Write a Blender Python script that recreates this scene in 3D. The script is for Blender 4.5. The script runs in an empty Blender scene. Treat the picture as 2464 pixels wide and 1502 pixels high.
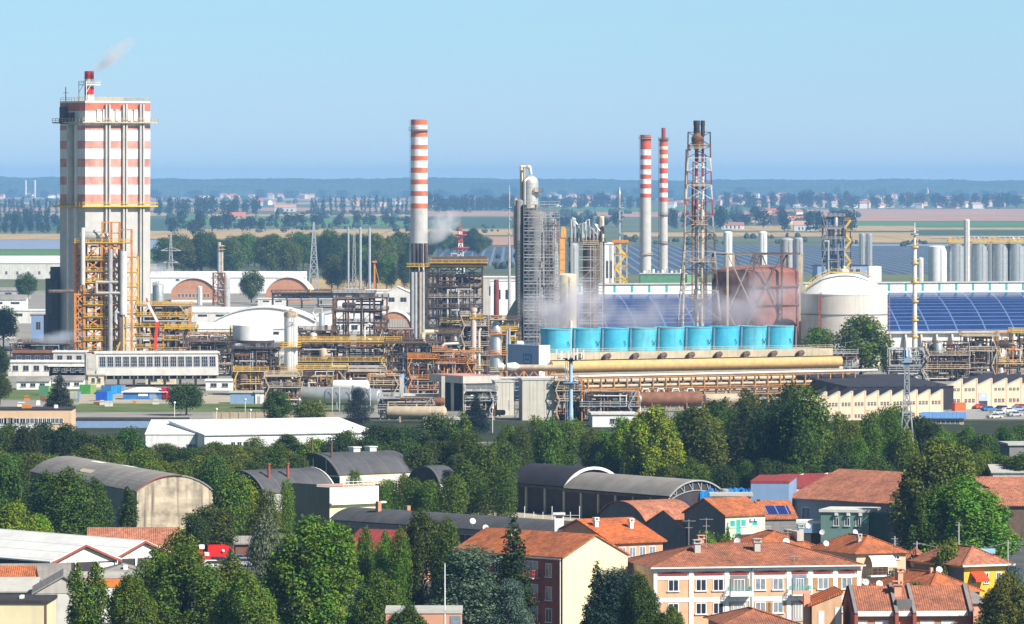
import bpy, math, random
import numpy as np
from mathutils import Vector, Matrix
R = random.Random(7)
SC = bpy.context.scene
COL = SC.collection
# ------------------------------------------------------------------ camera model: level camera 60 m up on a tower block
F, CX, HY, CH = 15000.0, 1231.5, 437.0, 60.0       # focal length in photo pixels, centre column, horizon row, height
PW, PH = 2463.0, 1502.0
SUN_AZ, SUN_EL = 52.0, 40.0                        # degrees to the right of "behind the camera", elevation
def rad(a): return math.radians(a)
def kof(yg): return CH / (max(yg, 475.0) - HY)                 # metres per photo pixel for something standing at ground row yg
def ground(x, yg):
    k = kof(yg); return Vector(((x - CX) * k, F * k, 0.0))
# ------------------------------------------------------------------ materials
MATS = {}
def _n(nt, t, **kw):
    n = nt.nodes.new(t)
    for a, v in kw.items(): setattr(n, a, v)
    return n
def mat(name, col, rough=0.75, metal=0.0, var=0.18, scale=0.6, stain=0.0, spec=0.3, bands=None, bandcol=None, bump=0.0, stretch=(1, 1, 1)):
    """painted / mineral surface: base colour, blotchy variation, vertical run-off stains, optional ribs"""
    if name in MATS: return MATS[name]
    m = bpy.data.materials.new(name); m.use_nodes = True; nt = m.node_tree; L = nt.links
    p = nt.nodes['Principled BSDF']
    p.inputs['Roughness'].default_value = rough; p.inputs['Metallic'].default_value = metal
    p.inputs['Specular IOR Level'].default_value = spec
    tc = _n(nt, 'ShaderNodeTexCoord')
    mp = _n(nt, 'ShaderNodeMapping'); mp.inputs['Scale'].default_value = stretch
    L.new(tc.outputs['Object'], mp.inputs['Vector'])
    nz = _n(nt, 'ShaderNodeTexNoise'); nz.inputs['Scale'].default_value = scale; nz.inputs['Detail'].default_value = 6
    nz.inputs['Roughness'].default_value = 0.65
    L.new(mp.outputs[0], nz.inputs['Vector'])
    rp = _n(nt, 'ShaderNodeMapRange'); rp.inputs['From Min'].default_value = 0.3; rp.inputs['From Max'].default_value = 0.7
    rp.inputs['To Min'].default_value = 1 - var; rp.inputs['To Max'].default_value = 1 + var * 0.6
    L.new(nz.outputs['Fac'], rp.inputs['Value'])
    mul = _n(nt, 'ShaderNodeVectorMath', operation='SCALE'); mul.inputs[0].default_value = col
    L.new(rp.outputs[0], mul.inputs['Scale']); out = mul.outputs[0]
    if bands:
        ax, freq, wid = bands
        sp = _n(nt, 'ShaderNodeSeparateXYZ'); L.new(tc.outputs['Object'], sp.inputs[0])
        mm = _n(nt, 'ShaderNodeMath', operation='MULTIPLY'); mm.inputs[1].default_value = freq; L.new(sp.outputs['XYZ'.index(ax)], mm.inputs[0])
        fr = _n(nt, 'ShaderNodeMath', operation='FRACT'); L.new(mm.outputs[0], fr.inputs[0])
        lt = _n(nt, 'ShaderNodeMath', operation='LESS_THAN'); lt.inputs[1].default_value = wid; L.new(fr.outputs[0], lt.inputs[0])
        mx = _n(nt, 'ShaderNodeMix', data_type='RGBA'); L.new(lt.outputs[0], mx.inputs[0]); L.new(out, mx.inputs[6])
        mx.inputs[7].default_value = (*(bandcol or [c * 0.6 for c in col]), 1); out = mx.outputs[2]
    if stain:
        m2 = _n(nt, 'ShaderNodeMapping'); m2.inputs['Scale'].default_value = (1.3, 1.3, 0.10); L.new(tc.outputs['Object'], m2.inputs['Vector'])
        n2 = _n(nt, 'ShaderNodeTexNoise'); n2.inputs['Scale'].default_value = 0.9; n2.inputs['Detail'].default_value = 5
        L.new(m2.outputs[0], n2.inputs['Vector'])
        r2 = _n(nt, 'ShaderNodeMapRange'); r2.inputs['From Min'].default_value = 0.5; r2.inputs['From Max'].default_value = 0.72
        r2.inputs['To Max'].default_value = stain; L.new(n2.outputs['Fac'], r2.inputs['Value'])
        mx = _n(nt, 'ShaderNodeMix', data_type='RGBA'); L.new(r2.outputs[0], mx.inputs[0]); L.new(out, mx.inputs[6])
        mx.inputs[7].default_value = (0.16, 0.13, 0.10, 1); out = mx.outputs[2]
    L.new(out, p.inputs['Base Color'])
    if bump:
        b = _n(nt, 'ShaderNodeBump'); b.inputs['Strength'].default_value = bump; b.inputs['Distance'].default_value = 0.2
        L.new(nz.outputs['Fac'], b.inputs['Height']); L.new(b.outputs[0], p.inputs['Normal'])
    MATS[name] = m; return m
def tile_mat(name, col, col2, rough=0.9):
    """clay roof tiles: rows across the slope, blotches of old and new tiles, lichen"""
    if name in MATS: return MATS[name]
    m = bpy.data.materials.new(name); m.use_nodes = True; nt = m.node_tree; L = nt.links
    p = nt.nodes['Principled BSDF']; p.inputs['Roughness'].default_value = rough; p.inputs['Specular IOR Level'].default_value = 0.15
    tc = _n(nt, 'ShaderNodeTexCoord')
    n1 = _n(nt, 'ShaderNodeTexNoise'); n1.inputs['Scale'].default_value = 0.35; n1.inputs['Detail'].default_value = 8; n1.inputs['Roughness'].default_value = 0.75
    n2 = _n(nt, 'ShaderNodeTexVoronoi'); n2.inputs['Scale'].default_value = 2.6
    L.new(tc.outputs['Object'], n1.inputs['Vector']); L.new(tc.outputs['Object'], n2.inputs['Vector'])
    mx = _n(nt, 'ShaderNodeMix', data_type='RGBA'); mx.inputs[6].default_value = (*col, 1); mx.inputs[7].default_value = (*col2, 1)
    r1 = _n(nt, 'ShaderNodeMapRange'); r1.inputs['From Min'].default_value = 0.40; r1.inputs['From Max'].default_value = 0.66
    L.new(n1.outputs['Fac'], r1.inputs['Value']); L.new(r1.outputs[0], mx.inputs[0])
    sp = _n(nt, 'ShaderNodeSeparateColor'); L.new(n2.outputs['Color'], sp.inputs[0])
    r2 = _n(nt, 'ShaderNodeMapRange'); r2.inputs['To Min'].default_value = 0.72; r2.inputs['To Max'].default_value = 1.18
    L.new(sp.outputs[0], r2.inputs['Value'])
    mul = _n(nt, 'ShaderNodeVectorMath', operation='SCALE'); L.new(mx.outputs[2], mul.inputs[0]); L.new(r2.outputs[0], mul.inputs['Scale'])
    wv = _n(nt, 'ShaderNodeTexWave'); wv.bands_direction = 'X'; wv.inputs['Scale'].default_value = 1.1; wv.inputs['Distortion'].default_value = 0.6
    L.new(tc.outputs['Object'], wv.inputs['Vector'])
    r3 = _n(nt, 'ShaderNodeMapRange'); r3.inputs['To Min'].default_value = 0.88; r3.inputs['To Max'].default_value = 1.06
    L.new(wv.outputs['Fac'], r3.inputs['Value'])
    mu2 = _n(nt, 'ShaderNodeVectorMath', operation='SCALE'); L.new(mul.outputs[0], mu2.inputs[0]); L.new(r3.outputs[0], mu2.inputs['Scale'])
    L.new(mu2.outputs[0], p.inputs['Base Color'])
    b = _n(nt, 'ShaderNodeBump'); b.inputs['Strength'].default_value = 0.5; b.inputs['Distance'].default_value = 0.12
    L.new(wv.outputs['Fac'], b.inputs['Height']); L.new(b.outputs[0], p.inputs['Normal'])
    MATS[name] = m; return m
def grid_mat(name, panel, line, fx, fy, wx, wy, axes='XY', rough=0.25):
    """rows of dark panes or solar panels between pale bars, laid out in the object's own metres"""
    if name in MATS: return MATS[name]
    m = bpy.data.materials.new(name); m.use_nodes = True; nt = m.node_tree; L = nt.links
    p = nt.nodes['Principled BSDF']; p.inputs['Roughness'].default_value = rough
    tc = _n(nt, 'ShaderNodeTexCoord'); sp = _n(nt, 'ShaderNodeSeparateXYZ'); L.new(tc.outputs['Object'], sp.inputs[0])
    outs = []
    for ax, f, w in ((axes[0], fx, wx), (axes[1], fy, wy)):
        mm = _n(nt, 'ShaderNodeMath', operation='MULTIPLY'); mm.inputs[1].default_value = f; L.new(sp.outputs['XYZ'.index(ax)], mm.inputs[0])
        fr = _n(nt, 'ShaderNodeMath', operation='FRACT'); L.new(mm.outputs[0], fr.inputs[0])
        lt = _n(nt, 'ShaderNodeMath', operation='LESS_THAN'); lt.inputs[1].default_value = w; L.new(fr.outputs[0], lt.inputs[0]); outs.append(lt)
    mxm = _n(nt, 'ShaderNodeMath', operation='MAXIMUM'); L.new(outs[0].outputs[0], mxm.inputs[0]); L.new(outs[1].outputs[0], mxm.inputs[1])
    nz = _n(nt, 'ShaderNodeTexNoise'); nz.inputs['Scale'].default_value = 0.25; L.new(tc.outputs['Object'], nz.inputs['Vector'])
    rp = _n(nt, 'ShaderNodeMapRange'); rp.inputs['To Min'].default_value = 0.7; rp.inputs['To Max'].default_value = 1.3; L.new(nz.outputs['Fac'], rp.inputs['Value'])
    sc = _n(nt, 'ShaderNodeVectorMath', operation='SCALE'); sc.inputs[0].default_value = panel; L.new(rp.outputs[0], sc.inputs['Scale'])
    mx = _n(nt, 'ShaderNodeMix', data_type='RGBA'); L.new(mxm.outputs[0], mx.inputs[0]); L.new(sc.outputs[0], mx.inputs[6]); mx.inputs[7].default_value = (*line, 1)
    L.new(mx.outputs[2], p.inputs['Base Color'])
    MATS[name] = m; return m
def foliage_mat():
    if 'foliage' in MATS: return MATS['foliage']
    m = bpy.data.materials.new('foliage'); m.use_nodes = True; nt = m.node_tree; L = nt.links
    nt.nodes.remove(nt.nodes['Principled BSDF']); out = nt.nodes['Material Output']
    oi = _n(nt, 'ShaderNodeObjectInfo'); tc = _n(nt, 'ShaderNodeTexCoord')
    nz = _n(nt, 'ShaderNodeTexNoise'); nz.inputs['Scale'].default_value = 0.45; nz.inputs['Detail'].default_value = 5
    L.new(tc.outputs['Object'], nz.inputs['Vector'])
    vo = _n(nt, 'ShaderNodeTexVoronoi'); vo.inputs['Scale'].default_value = 2.2; L.new(tc.outputs['Object'], vo.inputs['Vector'])
    hs = _n(nt, 'ShaderNodeHueSaturation')
    r1 = _n(nt, 'ShaderNodeMapRange'); r1.inputs['From Min'].default_value = 0.3; r1.inputs['From Max'].default_value = 0.7
    r1.inputs['To Min'].default_value = 0.465; r1.inputs['To Max'].default_value = 0.525; L.new(nz.outputs['Fac'], r1.inputs['Value'])
    sp = _n(nt, 'ShaderNodeSeparateColor'); L.new(vo.outputs['Color'], sp.inputs[0])
    r2 = _n(nt, 'ShaderNodeMapRange'); r2.inputs['To Min'].default_value = 0.45; r2.inputs['To Max'].default_value = 1.55; L.new(sp.outputs[0], r2.inputs['Value'])  # leaf tone variation, widened to paint in highlights and dark gaps between clumps
    L.new(r1.outputs[0], hs.inputs['Hue']); L.new(r2.outputs[0], hs.inputs['Value']); L.new(oi.outputs['Color'], hs.inputs['Color'])
    d = _n(nt, 'ShaderNodeBsdfDiffuse'); t = _n(nt, 'ShaderNodeBsdfTranslucent'); mx = _n(nt, 'ShaderNodeMixShader'); mx.inputs[0].default_value = 0.28
    L.new(hs.outputs[0], d.inputs[0]); L.new(hs.outputs[0], t.inputs[0]); L.new(d.outputs[0], mx.inputs[1]); L.new(t.outputs[0], mx.inputs[2])
    L.new(mx.outputs[0], out.inputs['Surface'])
    MATS['foliage'] = m; return m
# ------------------------------------------------------------------ mesh collector
class MB:
    def __init__(s): s.v = []; s.f = []; s.m = []; s.sm = []
    def add(s, vs, fs, mi=0, smooth=False):
        o = len(s.v); s.v += [tuple(v) for v in vs]
        for f in fs: s.f.append([i + o for i in f]); s.m.append(mi); s.sm.append(smooth)
        return s
    def box(s, x0, x1, y0, y1, z0, z1, mi=0):
        if x0 > x1: x0, x1 = x1, x0
        if y0 > y1: y0, y1 = y1, y0
        if z0 > z1: z0, z1 = z1, z0
        return s.add([(x0, y0, z0), (x1, y0, z0), (x1, y1, z0), (x0, y1, z0), (x0, y0, z1), (x1, y0, z1), (x1, y1, z1), (x0, y1, z1)],
                     [(0, 3, 2, 1), (4, 5, 6, 7), (0, 1, 5, 4), (1, 2, 6, 5), (2, 3, 7, 6), (3, 0, 4, 7)], mi)
    def quad(s, *p, mi=0): return s.add(p, [tuple(range(len(p)))], mi)
    def bar(s, p, q, w, h=None, mi=0):
        p = Vector(p); q = Vector(q); d = q - p
        if d.length < 1e-6: return s
        d.normalize(); up = Vector((0, 0, 1)) if abs(d.z) < 0.95 else Vector((0, 1, 0))
        a = d.cross(up).normalized() * (w / 2); b = a.cross(d).normalized() * ((h or w) / 2)
        return s.add([p - a - b, p + a - b, p + a + b, p - a + b, q - a - b, q + a - b, q + a + b, q - a + b],
                     [(0, 3, 2, 1), (4, 5, 6, 7), (0, 1, 5, 4), (1, 2, 6, 5), (2, 3, 7, 6), (3, 0, 4, 7)], mi)
    def cyl(s, p, q, r0, r1=None, n=10, mi=0, cap=True):
        r1 = r0 if r1 is None else r1
        p = Vector(p); q = Vector(q); d = (q - p).normalized(); up = Vector((0, 0, 1)) if abs(d.z) < 0.95 else Vector((1, 0, 0))
        a = d.cross(up).normalized(); b = d.cross(a)
        vs = []
        for c, r in ((p, r0), (q, r1)):
            for i in range(n):
                t = 2 * math.pi * i / n; vs.append(c + a * (r * math.cos(t)) + b * (r * math.sin(t)))
        s.add(vs, [(i, i + n, (i + 1) % n + n, (i + 1) % n) for i in range(n)], mi, True)
        if cap: s.add(vs[:n], [tuple(range(n))], mi); s.add(vs[n:], [tuple(range(n - 1, -1, -1))], mi)
        return s
    def pipe(s, pts, r, n=7, mi=0):
        for i in range(len(pts) - 1): s.cyl(pts[i], pts[i + 1], r, r, n, mi)
        for c in pts[1:-1]: s.ball(c, r * 1.02, mi)
        return s
    def ball(s, c, r, mi=0, n=8, m=5, sz=1.0):
        prof = [(r * math.sin(math.pi * i / m), -r * sz * math.cos(math.pi * i / m)) for i in range(m + 1)]
        return s.lathe(c, prof, n, mi)
    def lathe(s, c, prof, n=16, mi=0, axis='z', smooth=True, flat=1.0):
        """prof: (radius, along-axis) from bottom to top; mi may be a list with one entry per ring"""
        c = Vector(c); vs = []; fs = []
        for r, z in prof:
            for i in range(n):
                t = 2 * math.pi * i / n; u, w = r * math.cos(t), r * math.sin(t)
                vs.append(c + (Vector((u, w, z)) if axis == 'z' else Vector((z, u, w)) if axis == 'x' else Vector((u, z, w))))
        o = len(s.v); s.v += [tuple(v) for v in vs]
        for j in range(len(prof) - 1):
            mj = mi[j] if isinstance(mi, (list, tuple)) else mi
            for i in range(n):
                a, b = j * n + i, j * n + (i + 1) % n
                f = [a, b, b + n, a + n]
                if axis == 'y': f.reverse()
                if prof[j][0] < 1e-6: f = [f[0], f[2], f[3]]
                elif prof[j + 1][0] < 1e-6: f = [f[0], f[1], f[2]]
                s.f.append([q + o for q in f]); s.m.append(mj); s.sm.append(smooth)
        return s
    def prism(s, poly, y0, y1, mi=0, axis='y', smooth=False):
        """poly in (x,z) pushed along y, or in (y,z) pushed along x"""
        n = len(poly)
        g = (lambda a, z, t: (a, t, z)) if axis == 'y' else (lambda a, z, t: (t, a, z))
        vs = [g(a, z, y0) for a, z in poly] + [g(a, z, y1) for a, z in poly]
        s.add(vs, [tuple(range(n)), tuple(range(2 * n - 1, n - 1, -1))], mi)
        s.add(vs, [(i, i + n, (i + 1) % n + n, (i + 1) % n) for i in range(n)], mi, smooth)
        return s
    def rail(s, pts, h=1.1, w=0.06, step=2.0, closed=False, mi=0):
        pts = [Vector(p) for p in pts]
        if closed: pts = pts + [pts[0]]
        for a, b in zip(pts, pts[1:]):
            for hh in (h, h * .5): s.bar(a + Vector((0, 0, hh)), b + Vector((0, 0, hh)), w, w, mi)
            n = max(1, int((b - a).length / step))
            for i in range(n + 1):
                c = a.lerp(b, i / n); s.bar(c, c + Vector((0, 0, h)), w * .9, w * .9, mi)
        return s
    def build(s, name, mats, parent=None, loc=None):
        me = bpy.data.meshes.new(name); me.from_pydata(s.v, [], s.f)
        if not isinstance(mats, (list, tuple)): mats = [mats]
        for m in mats: me.materials.append(m)
        me.polygons.foreach_set('material_index', s.m); me.polygons.foreach_set('use_smooth', s.sm)
        me.update()
        if any(s.sm): me.set_sharp_from_angle(angle=rad(38))
        o = bpy.data.objects.new(name, me); COL.objects.link(o)
        if parent is not None: o.parent = parent
        if loc is not None: o.location = loc
        return o
def tag(o, label=None, cat=None, group=None, kind=None):
    if label: o['label'] = label
    if cat: o['category'] = cat
    if group: o['group'] = group
    if kind: o['kind'] = kind
    return o
def copy_tree(o, parent=None):
    c = o.copy(); COL.objects.link(c)
    if parent is not None: c.parent = parent
    for ch in list(o.children): copy_tree(ch, c)
    return c
class Site:
    """a thing standing at photo column x / ground row yg; X() and Z() turn photo pixels at that distance into local metres"""
    def __init__(s, name, label, cat, x, yg, rot=0.0, group=None):
        s.k = kof(yg); s.x0 = x; s.yg = yg
        s.o = bpy.data.objects.new(name, None); COL.objects.link(s.o); s.o.empty_display_size = 1
        s.o.location = ground(x, yg); s.o.rotation_euler = (0, 0, rad(rot)); tag(s.o, label, cat, group)
    def X(s, px): return (px - s.x0) * s.k
    def Z(s, py): return (s.yg - py) * s.k
    def W(s, n): return n * s.k
    def part(s, name, mb, mats, parent=None, label=None):
        o = mb.build(name, mats, parent or s.o)
        if label: o['label'] = label
        return o
def structure(name, mb, m):
    o = mb.build(name, m); o['kind'] = 'structure'; return o
def solo(name, mb, m, label, cat, x, yg, group=None, rot=0):
    o = mb.build(name, m, None, ground(x, yg)); o.rotation_euler = (0, 0, rad(rot)); return tag(o, label, cat, group)
# ------------------------------------------------------------------ palette
def paint(n, c, **k): return mat(n, c, **k)
M = dict(
 conc=mat('concrete', (0.52, 0.49, 0.45), var=0.2, scale=0.25, stain=0.25), conc_lt=mat('pale_concrete', (0.49, 0.475, 0.45), var=0.15, scale=0.3, stain=0.15),
 conc_dk=mat('grey_render', (0.22, 0.215, 0.215), var=0.2, scale=0.3, stain=0.2), white=mat('white_paint', (0.80, 0.80, 0.79), var=0.10, scale=0.3, stain=0.2),
 offwhite=mat('offwhite', (0.68, 0.66, 0.62), var=0.18, scale=0.3, stain=0.28), red=mat('red_paint', (0.55, 0.10, 0.055), var=0.25, scale=0.5),
 faded=mat('faded_red_paint', (0.66, 0.30, 0.25), var=0.55, scale=0.16, stretch=(1, 1, .6)), orange=mat('orange_steel', (0.68, 0.25, 0.035), var=0.35, scale=0.4, stain=0.3), ochre=mat('ochre_steel', (0.44, 0.22, 0.07), var=0.4, scale=0.4, stain=0.3), scaff=mat('scaffold_steel', (0.27, 0.28, 0.30), rough=.5, metal=.3, var=.3),
 yellow=mat('yellow_steel', (0.74, 0.46, 0.05), var=0.25, scale=0.4, stain=0.2), rust=mat('rusty_steel', (0.22, 0.10, 0.055), var=0.45, scale=0.5),
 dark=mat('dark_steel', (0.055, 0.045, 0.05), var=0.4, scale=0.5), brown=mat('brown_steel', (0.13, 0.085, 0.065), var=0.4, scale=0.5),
 steel=mat('galvanised_steel', (0.52, 0.54, 0.56), rough=0.42, metal=0.55, var=0.15, scale=0.5), grey=mat('grey_steel', (0.38, 0.38, 0.39), rough=0.6, var=0.25),
 alu=mat('insulation_cladding', (0.60, 0.58, 0.55), rough=0.45, metal=0.4, var=0.2, scale=0.4, bands=('Z', 0.5, 0.06)), tan=mat('tan_cladding', (0.50, 0.40, 0.29), rough=0.6, var=0.25, stain=0.2),
 cream=mat('cream_cladding', (0.70, 0.60, 0.42), rough=0.6, var=0.12), cyan=mat('cyan_grp', (0.075, 0.47, 0.65), rough=0.5, var=0.22, scale=0.3, stain=0.3),
 blue=mat('blue_paint', (0.04, 0.17, 0.42), var=0.2), ltblue=mat('pale_blue_render', (0.22, 0.33, 0.52), var=0.1), glass=mat('dark_glass', (0.03, 0.035, 0.055), rough=0.12, spec=0.6, var=0.3, scale=0.8),
 glass_lt=mat('curtained_glass', (0.24, 0.28, 0.33), rough=0.2, spec=0.5, var=0.4, scale=1.2), bark=mat('bark', (0.12, 0.095, 0.075), var=0.3, scale=2),
 tower_white=mat('weathered_white', (0.74, 0.73, 0.73), var=0.14, scale=0.12, stain=0.35), tower_red=mat('weathered_red', (0.60, 0.16, 0.10), var=0.4, scale=0.2, stain=0.3),
 cyan_pale=mat('faded_cyan_grp', (0.10, 0.48, 0.63), rough=0.55, var=0.25, scale=0.3, stain=0.4), cyan_deep=mat('fresh_cyan_grp', (0.06, 0.44, 0.65), rough=0.45, var=0.2, scale=0.25, stain=0.25),
 birch=mat('pale_bark', (0.36, 0.32, 0.25), var=0.3, scale=2), green=mat('green_paint', (0.10, 0.26, 0.15), var=0.2), teal=mat('teal_paint', (0.04, 0.38, 0.33), var=0.15),
)
# ================================================================== SKY, SUN, HAZE, CAMERA
w = bpy.data.worlds.new('World'); SC.world = w; w.use_nodes = True
nt = w.node_tree; L = nt.links; bg = nt.nodes['Background']
sky = nt.nodes.new('ShaderNodeTexSky'); sky.sky_type = 'NISHITA'; sky.sun_disc = False
sky.sun_elevation = rad(SUN_EL); sky.altitude = 50; sky.air_density = 1.0; sky.dust_density = 0.6; sky.ozone_density = 1.6
sdir = Vector((math.sin(rad(SUN_AZ)) * math.cos(rad(SUN_EL)), -math.cos(rad(SUN_AZ)) * math.cos(rad(SUN_EL)), math.sin(rad(SUN_EL))))
sky.sun_rotation = math.atan2(sdir.x, sdir.y)
tc = nt.nodes.new('ShaderNodeTexCoord'); sp = nt.nodes.new('ShaderNodeSeparateXYZ'); cb = nt.nodes.new('ShaderNodeCombineXYZ')
mr = nt.nodes.new('ShaderNodeMapRange'); mr.inputs['From Min'].default_value = 0; mr.inputs['From Max'].default_value = 1
mr.inputs['To Min'].default_value = 0.16; mr.inputs['To Max'].default_value = 1.3
L.new(tc.outputs['Generated'], sp.inputs[0]); L.new(sp.outputs[2], mr.inputs['Value'])
L.new(sp.outputs[0], cb.inputs[0]); L.new(sp.outputs[1], cb.inputs[1]); L.new(mr.outputs[0], cb.inputs[2])
nrm = nt.nodes.new('ShaderNodeVectorMath'); nrm.operation = 'NORMALIZE'; L.new(cb.outputs[0], nrm.inputs[0]); L.new(nrm.outputs[0], sky.inputs['Vector'])
tint = nt.nodes.new('ShaderNodeVectorMath'); tint.operation = 'MULTIPLY'; tm = nt.nodes.new('ShaderNodeMapRange'); tm.inputs['From Max'].default_value = 0.03; L.new(sp.outputs[2], tm.inputs['Value'])
tx = nt.nodes.new('ShaderNodeMix'); tx.data_type = 'RGBA'; L.new(tm.outputs[0], tx.inputs[0]); tx.inputs[6].default_value = (1.16, 1.0, 0.91, 1); tx.inputs[7].default_value = (1.03, 1.15, 1.0, 1)
zm = nt.nodes.new('ShaderNodeMapRange'); zm.inputs['From Min'].default_value = 0.05; zm.inputs['From Max'].default_value = 0.45; zm.inputs['To Min'].default_value = 1.0; zm.inputs['To Max'].default_value = 0.32; L.new(sp.outputs[2], zm.inputs['Value'])
zs_ = nt.nodes.new('ShaderNodeVectorMath'); zs_.operation = 'SCALE'; L.new(tx.outputs[2], zs_.inputs[0]); L.new(zm.outputs[0], zs_.inputs['Scale']); L.new(zs_.outputs[0], tint.inputs[1])
L.new(sky.outputs[0], tint.inputs[0]); L.new(tint.outputs[0], bg.inputs['Color']); bg.inputs["Strength"].default_value = 0.105
SKY_TINT = tint
sl = bpy.data.lights.new('sun', 'SUN'); sl.energy = 5.0; sl.angle = rad(0.5); sl.color = (1.0, 0.95, 0.86)
so = bpy.data.objects.new('sun', sl); COL.objects.link(so); so.rotation_euler = (-sdir).to_track_quat('-Z', 'Y').to_euler(); so.location = (0, 0, 500)
cam = bpy.data.cameras.new('camera'); co = bpy.data.objects.new('camera', cam); COL.objects.link(co); SC.camera = co
co.location = (0, 0, CH); co.rotation_euler = (rad(90), 0, 0)
cam.sensor_fit = 'HORIZONTAL'; cam.sensor_width = 36; cam.lens = 36 * F / PW
cam.shift_x = 0; cam.shift_y = -(PH / 2 - HY) / PW; cam.clip_start = 1; cam.clip_end = 400000
SC.view_settings.view_transform = 'Standard'; SC.view_settings.look = 'None'; SC.view_settings.exposure = 0.66; SC.view_settings.gamma = 1
SC.cycles.use_denoising = True; SC.cycles.max_bounces = 5; SC.cycles.diffuse_bounces = 2; SC.cycles.glossy_bounces = 2
SC.cycles.transparent_max_bounces = 16; SC.cycles.volume_bounces = 3; SC.cycles.transmission_bounces = 2
SC.cycles.use_adaptive_sampling = False; SC.cycles.caustics_reflective = False; SC.cycles.caustics_refractive = False
try: SC.cycles.denoising_prefilter = 'ACCURATE'
except Exception: pass
def vol_mat(name, col, dens, aniso=0.0):
    m = bpy.data.materials.new(name); m.use_nodes = True; nt = m.node_tree
    nt.nodes.remove(nt.nodes['Principled BSDF']); v = nt.nodes.new('ShaderNodeVolumePrincipled')
    v.inputs['Color'].default_value = (*col, 1); v.inputs['Density'].default_value = dens; v.inputs['Anisotropy'].default_value = aniso
    nt.links.new(v.outputs[0], nt.nodes['Material Output'].inputs['Volume']); return m, v
HAZE_D = 4.7e-5
hm, _ = vol_mat('haze_air', (0.27, 0.55, 1.0), HAZE_D)
hb = MB().box(-16000, 16000, -300, 27400, -1.0, 114.0).build('haze', hm); tag(hb, kind='stuff')
# ================================================================== GROUND AND FIELDS
def sheet(name, x0, x1, y0, y1, z, m):      # photo columns x0..x1 (at each row), ground rows y0 (near) .. y1 (far)
    a, b = ground(x0, y0), ground(x1, y0); c, d = ground(x1, y1), ground(x0, y1)
    for p in (a, b, c, d): p.z = z
    return structure(name, MB().quad(a, b, c, d), m)
G_FAR = mat('plain_soil', (0.13, 0.15, 0.075), var=0.4, scale=0.002)
structure('ground', MB().quad((-15500, -250, 0), (15500, -250, 0), (15500, 27200, 0), (-15500, 27200, 0)), G_FAR)
straw = mat('straw_field', (0.50, 0.34, 0.14), var=0.25, scale=0.01, bands=('X', 0.02, 0.08), bandcol=(0.30, 0.22, 0.10)); pinkish = mat('ploughed_field', (0.47, 0.27, 0.17), var=0.2, scale=0.008, stretch=(1, .1, 1))
crop = mat('green_crop', (0.10, 0.21, 0.05), var=0.3, scale=0.01, stretch=(.3, 1, 1)); dcrop = mat('dark_crop', (0.055, 0.10, 0.045), var=0.3, scale=0.01)
nets = mat('orchard_nets', (0.07, 0.10, 0.15), var=0.35, scale=0.03, stretch=(1, .15, 1), bands=('X', 0.12, 0.25), bandcol=(0.16, 0.2, 0.27)); glassh = mat('greenhouse_film', (0.25, 0.30, 0.42), var=0.2, scale=0.05)
tarmac = mat('yard_concrete', (0.30, 0.28, 0.25), var=0.3, scale=0.05); grass = mat('mown_grass', (0.13, 0.17, 0.05), var=0.5, scale=0.08)
dirt = mat('pale_dirt', (0.44, 0.38, 0.30), var=0.25, scale=0.06); woodfloor = mat('woodland_floor', (0.035, 0.045, 0.02), var=0.5, scale=0.1)
FIELDS = [  # (x0, x1, near row, far row, material)
 (-200, 900, 479, 475, pinkish), (300, 1000, 483, 478, straw), (1300, 2600, 480, 475.5, pinkish), (-300, 1100, 492, 487, straw),
 (-300, 1000, 508, 500, pinkish), (0, 420, 520, 512, straw), (500, 1000, 521, 516, straw), (-300, 420, 556, 526, dcrop), (420, 1010, 545, 523, crop),
 (-300, 300, 577, 563, straw), (300, 1010, 575, 552, straw), (-300, 420, 600, 578, glassh), (-300, 420, 632, 602, crop), (1015, 1300, 521, 508, pinkish),
 (1015, 1300, 548, 524, dcrop), (1015, 1320, 566, 552, straw), (1100, 1240, 590, 570, pinkish), (1320, 1800, 508, 498, crop), (1320, 1780, 522, 510, pinkish),
 (1780, 2700, 490, 484, crop), (1790, 2120, 530, 505, pinkish), (2040, 2700, 532, 503, pinkish), (2050, 2700, 546, 534, crop), (2040, 2700, 553, 548, straw),
 (2040, 2700, 565, 555, dcrop), (1760, 2200, 556, 544, straw), (1500, 2200, 570, 560, straw), (2050, 2700, 584, 568, straw), (2050, 2700, 600, 588, glassh),
 (1050, 1260, 640, 595, nets), (1480, 2700, 660, 592, nets), (750, 1250, 700, 668, straw), (-300, 420, 660, 636, dirt)]
for i, (a, b, c, d, m) in enumerate(FIELDS): sheet('field', a, b, c, d, 0.05 + 0.02 * (i % 9), m)
sheet('yard', -500, 3000, 1010, 700, 0.03, tarmac)
sheet('grass', 150, 900, 992, 962, 0.06, grass); sheet('grass', 0, 420, 962, 938, 0.05, grass)
sheet('path', 190, 640, 972, 948, 0.08, dirt); sheet('path', 480, 900, 966, 952, 0.09, dirt)
sheet('woodland_floor', -400, 2900, 1290, 1012, 0.04, woodfloor)
sheet('yard', 1150, 1420, 1268, 1215, 0.12, dirt)
sheet('yard', 2280, 2700, 1010, 962, 0.10, mat('grey_yard', (0.34, 0.33, 0.33), var=0.2, scale=0.1))
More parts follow.
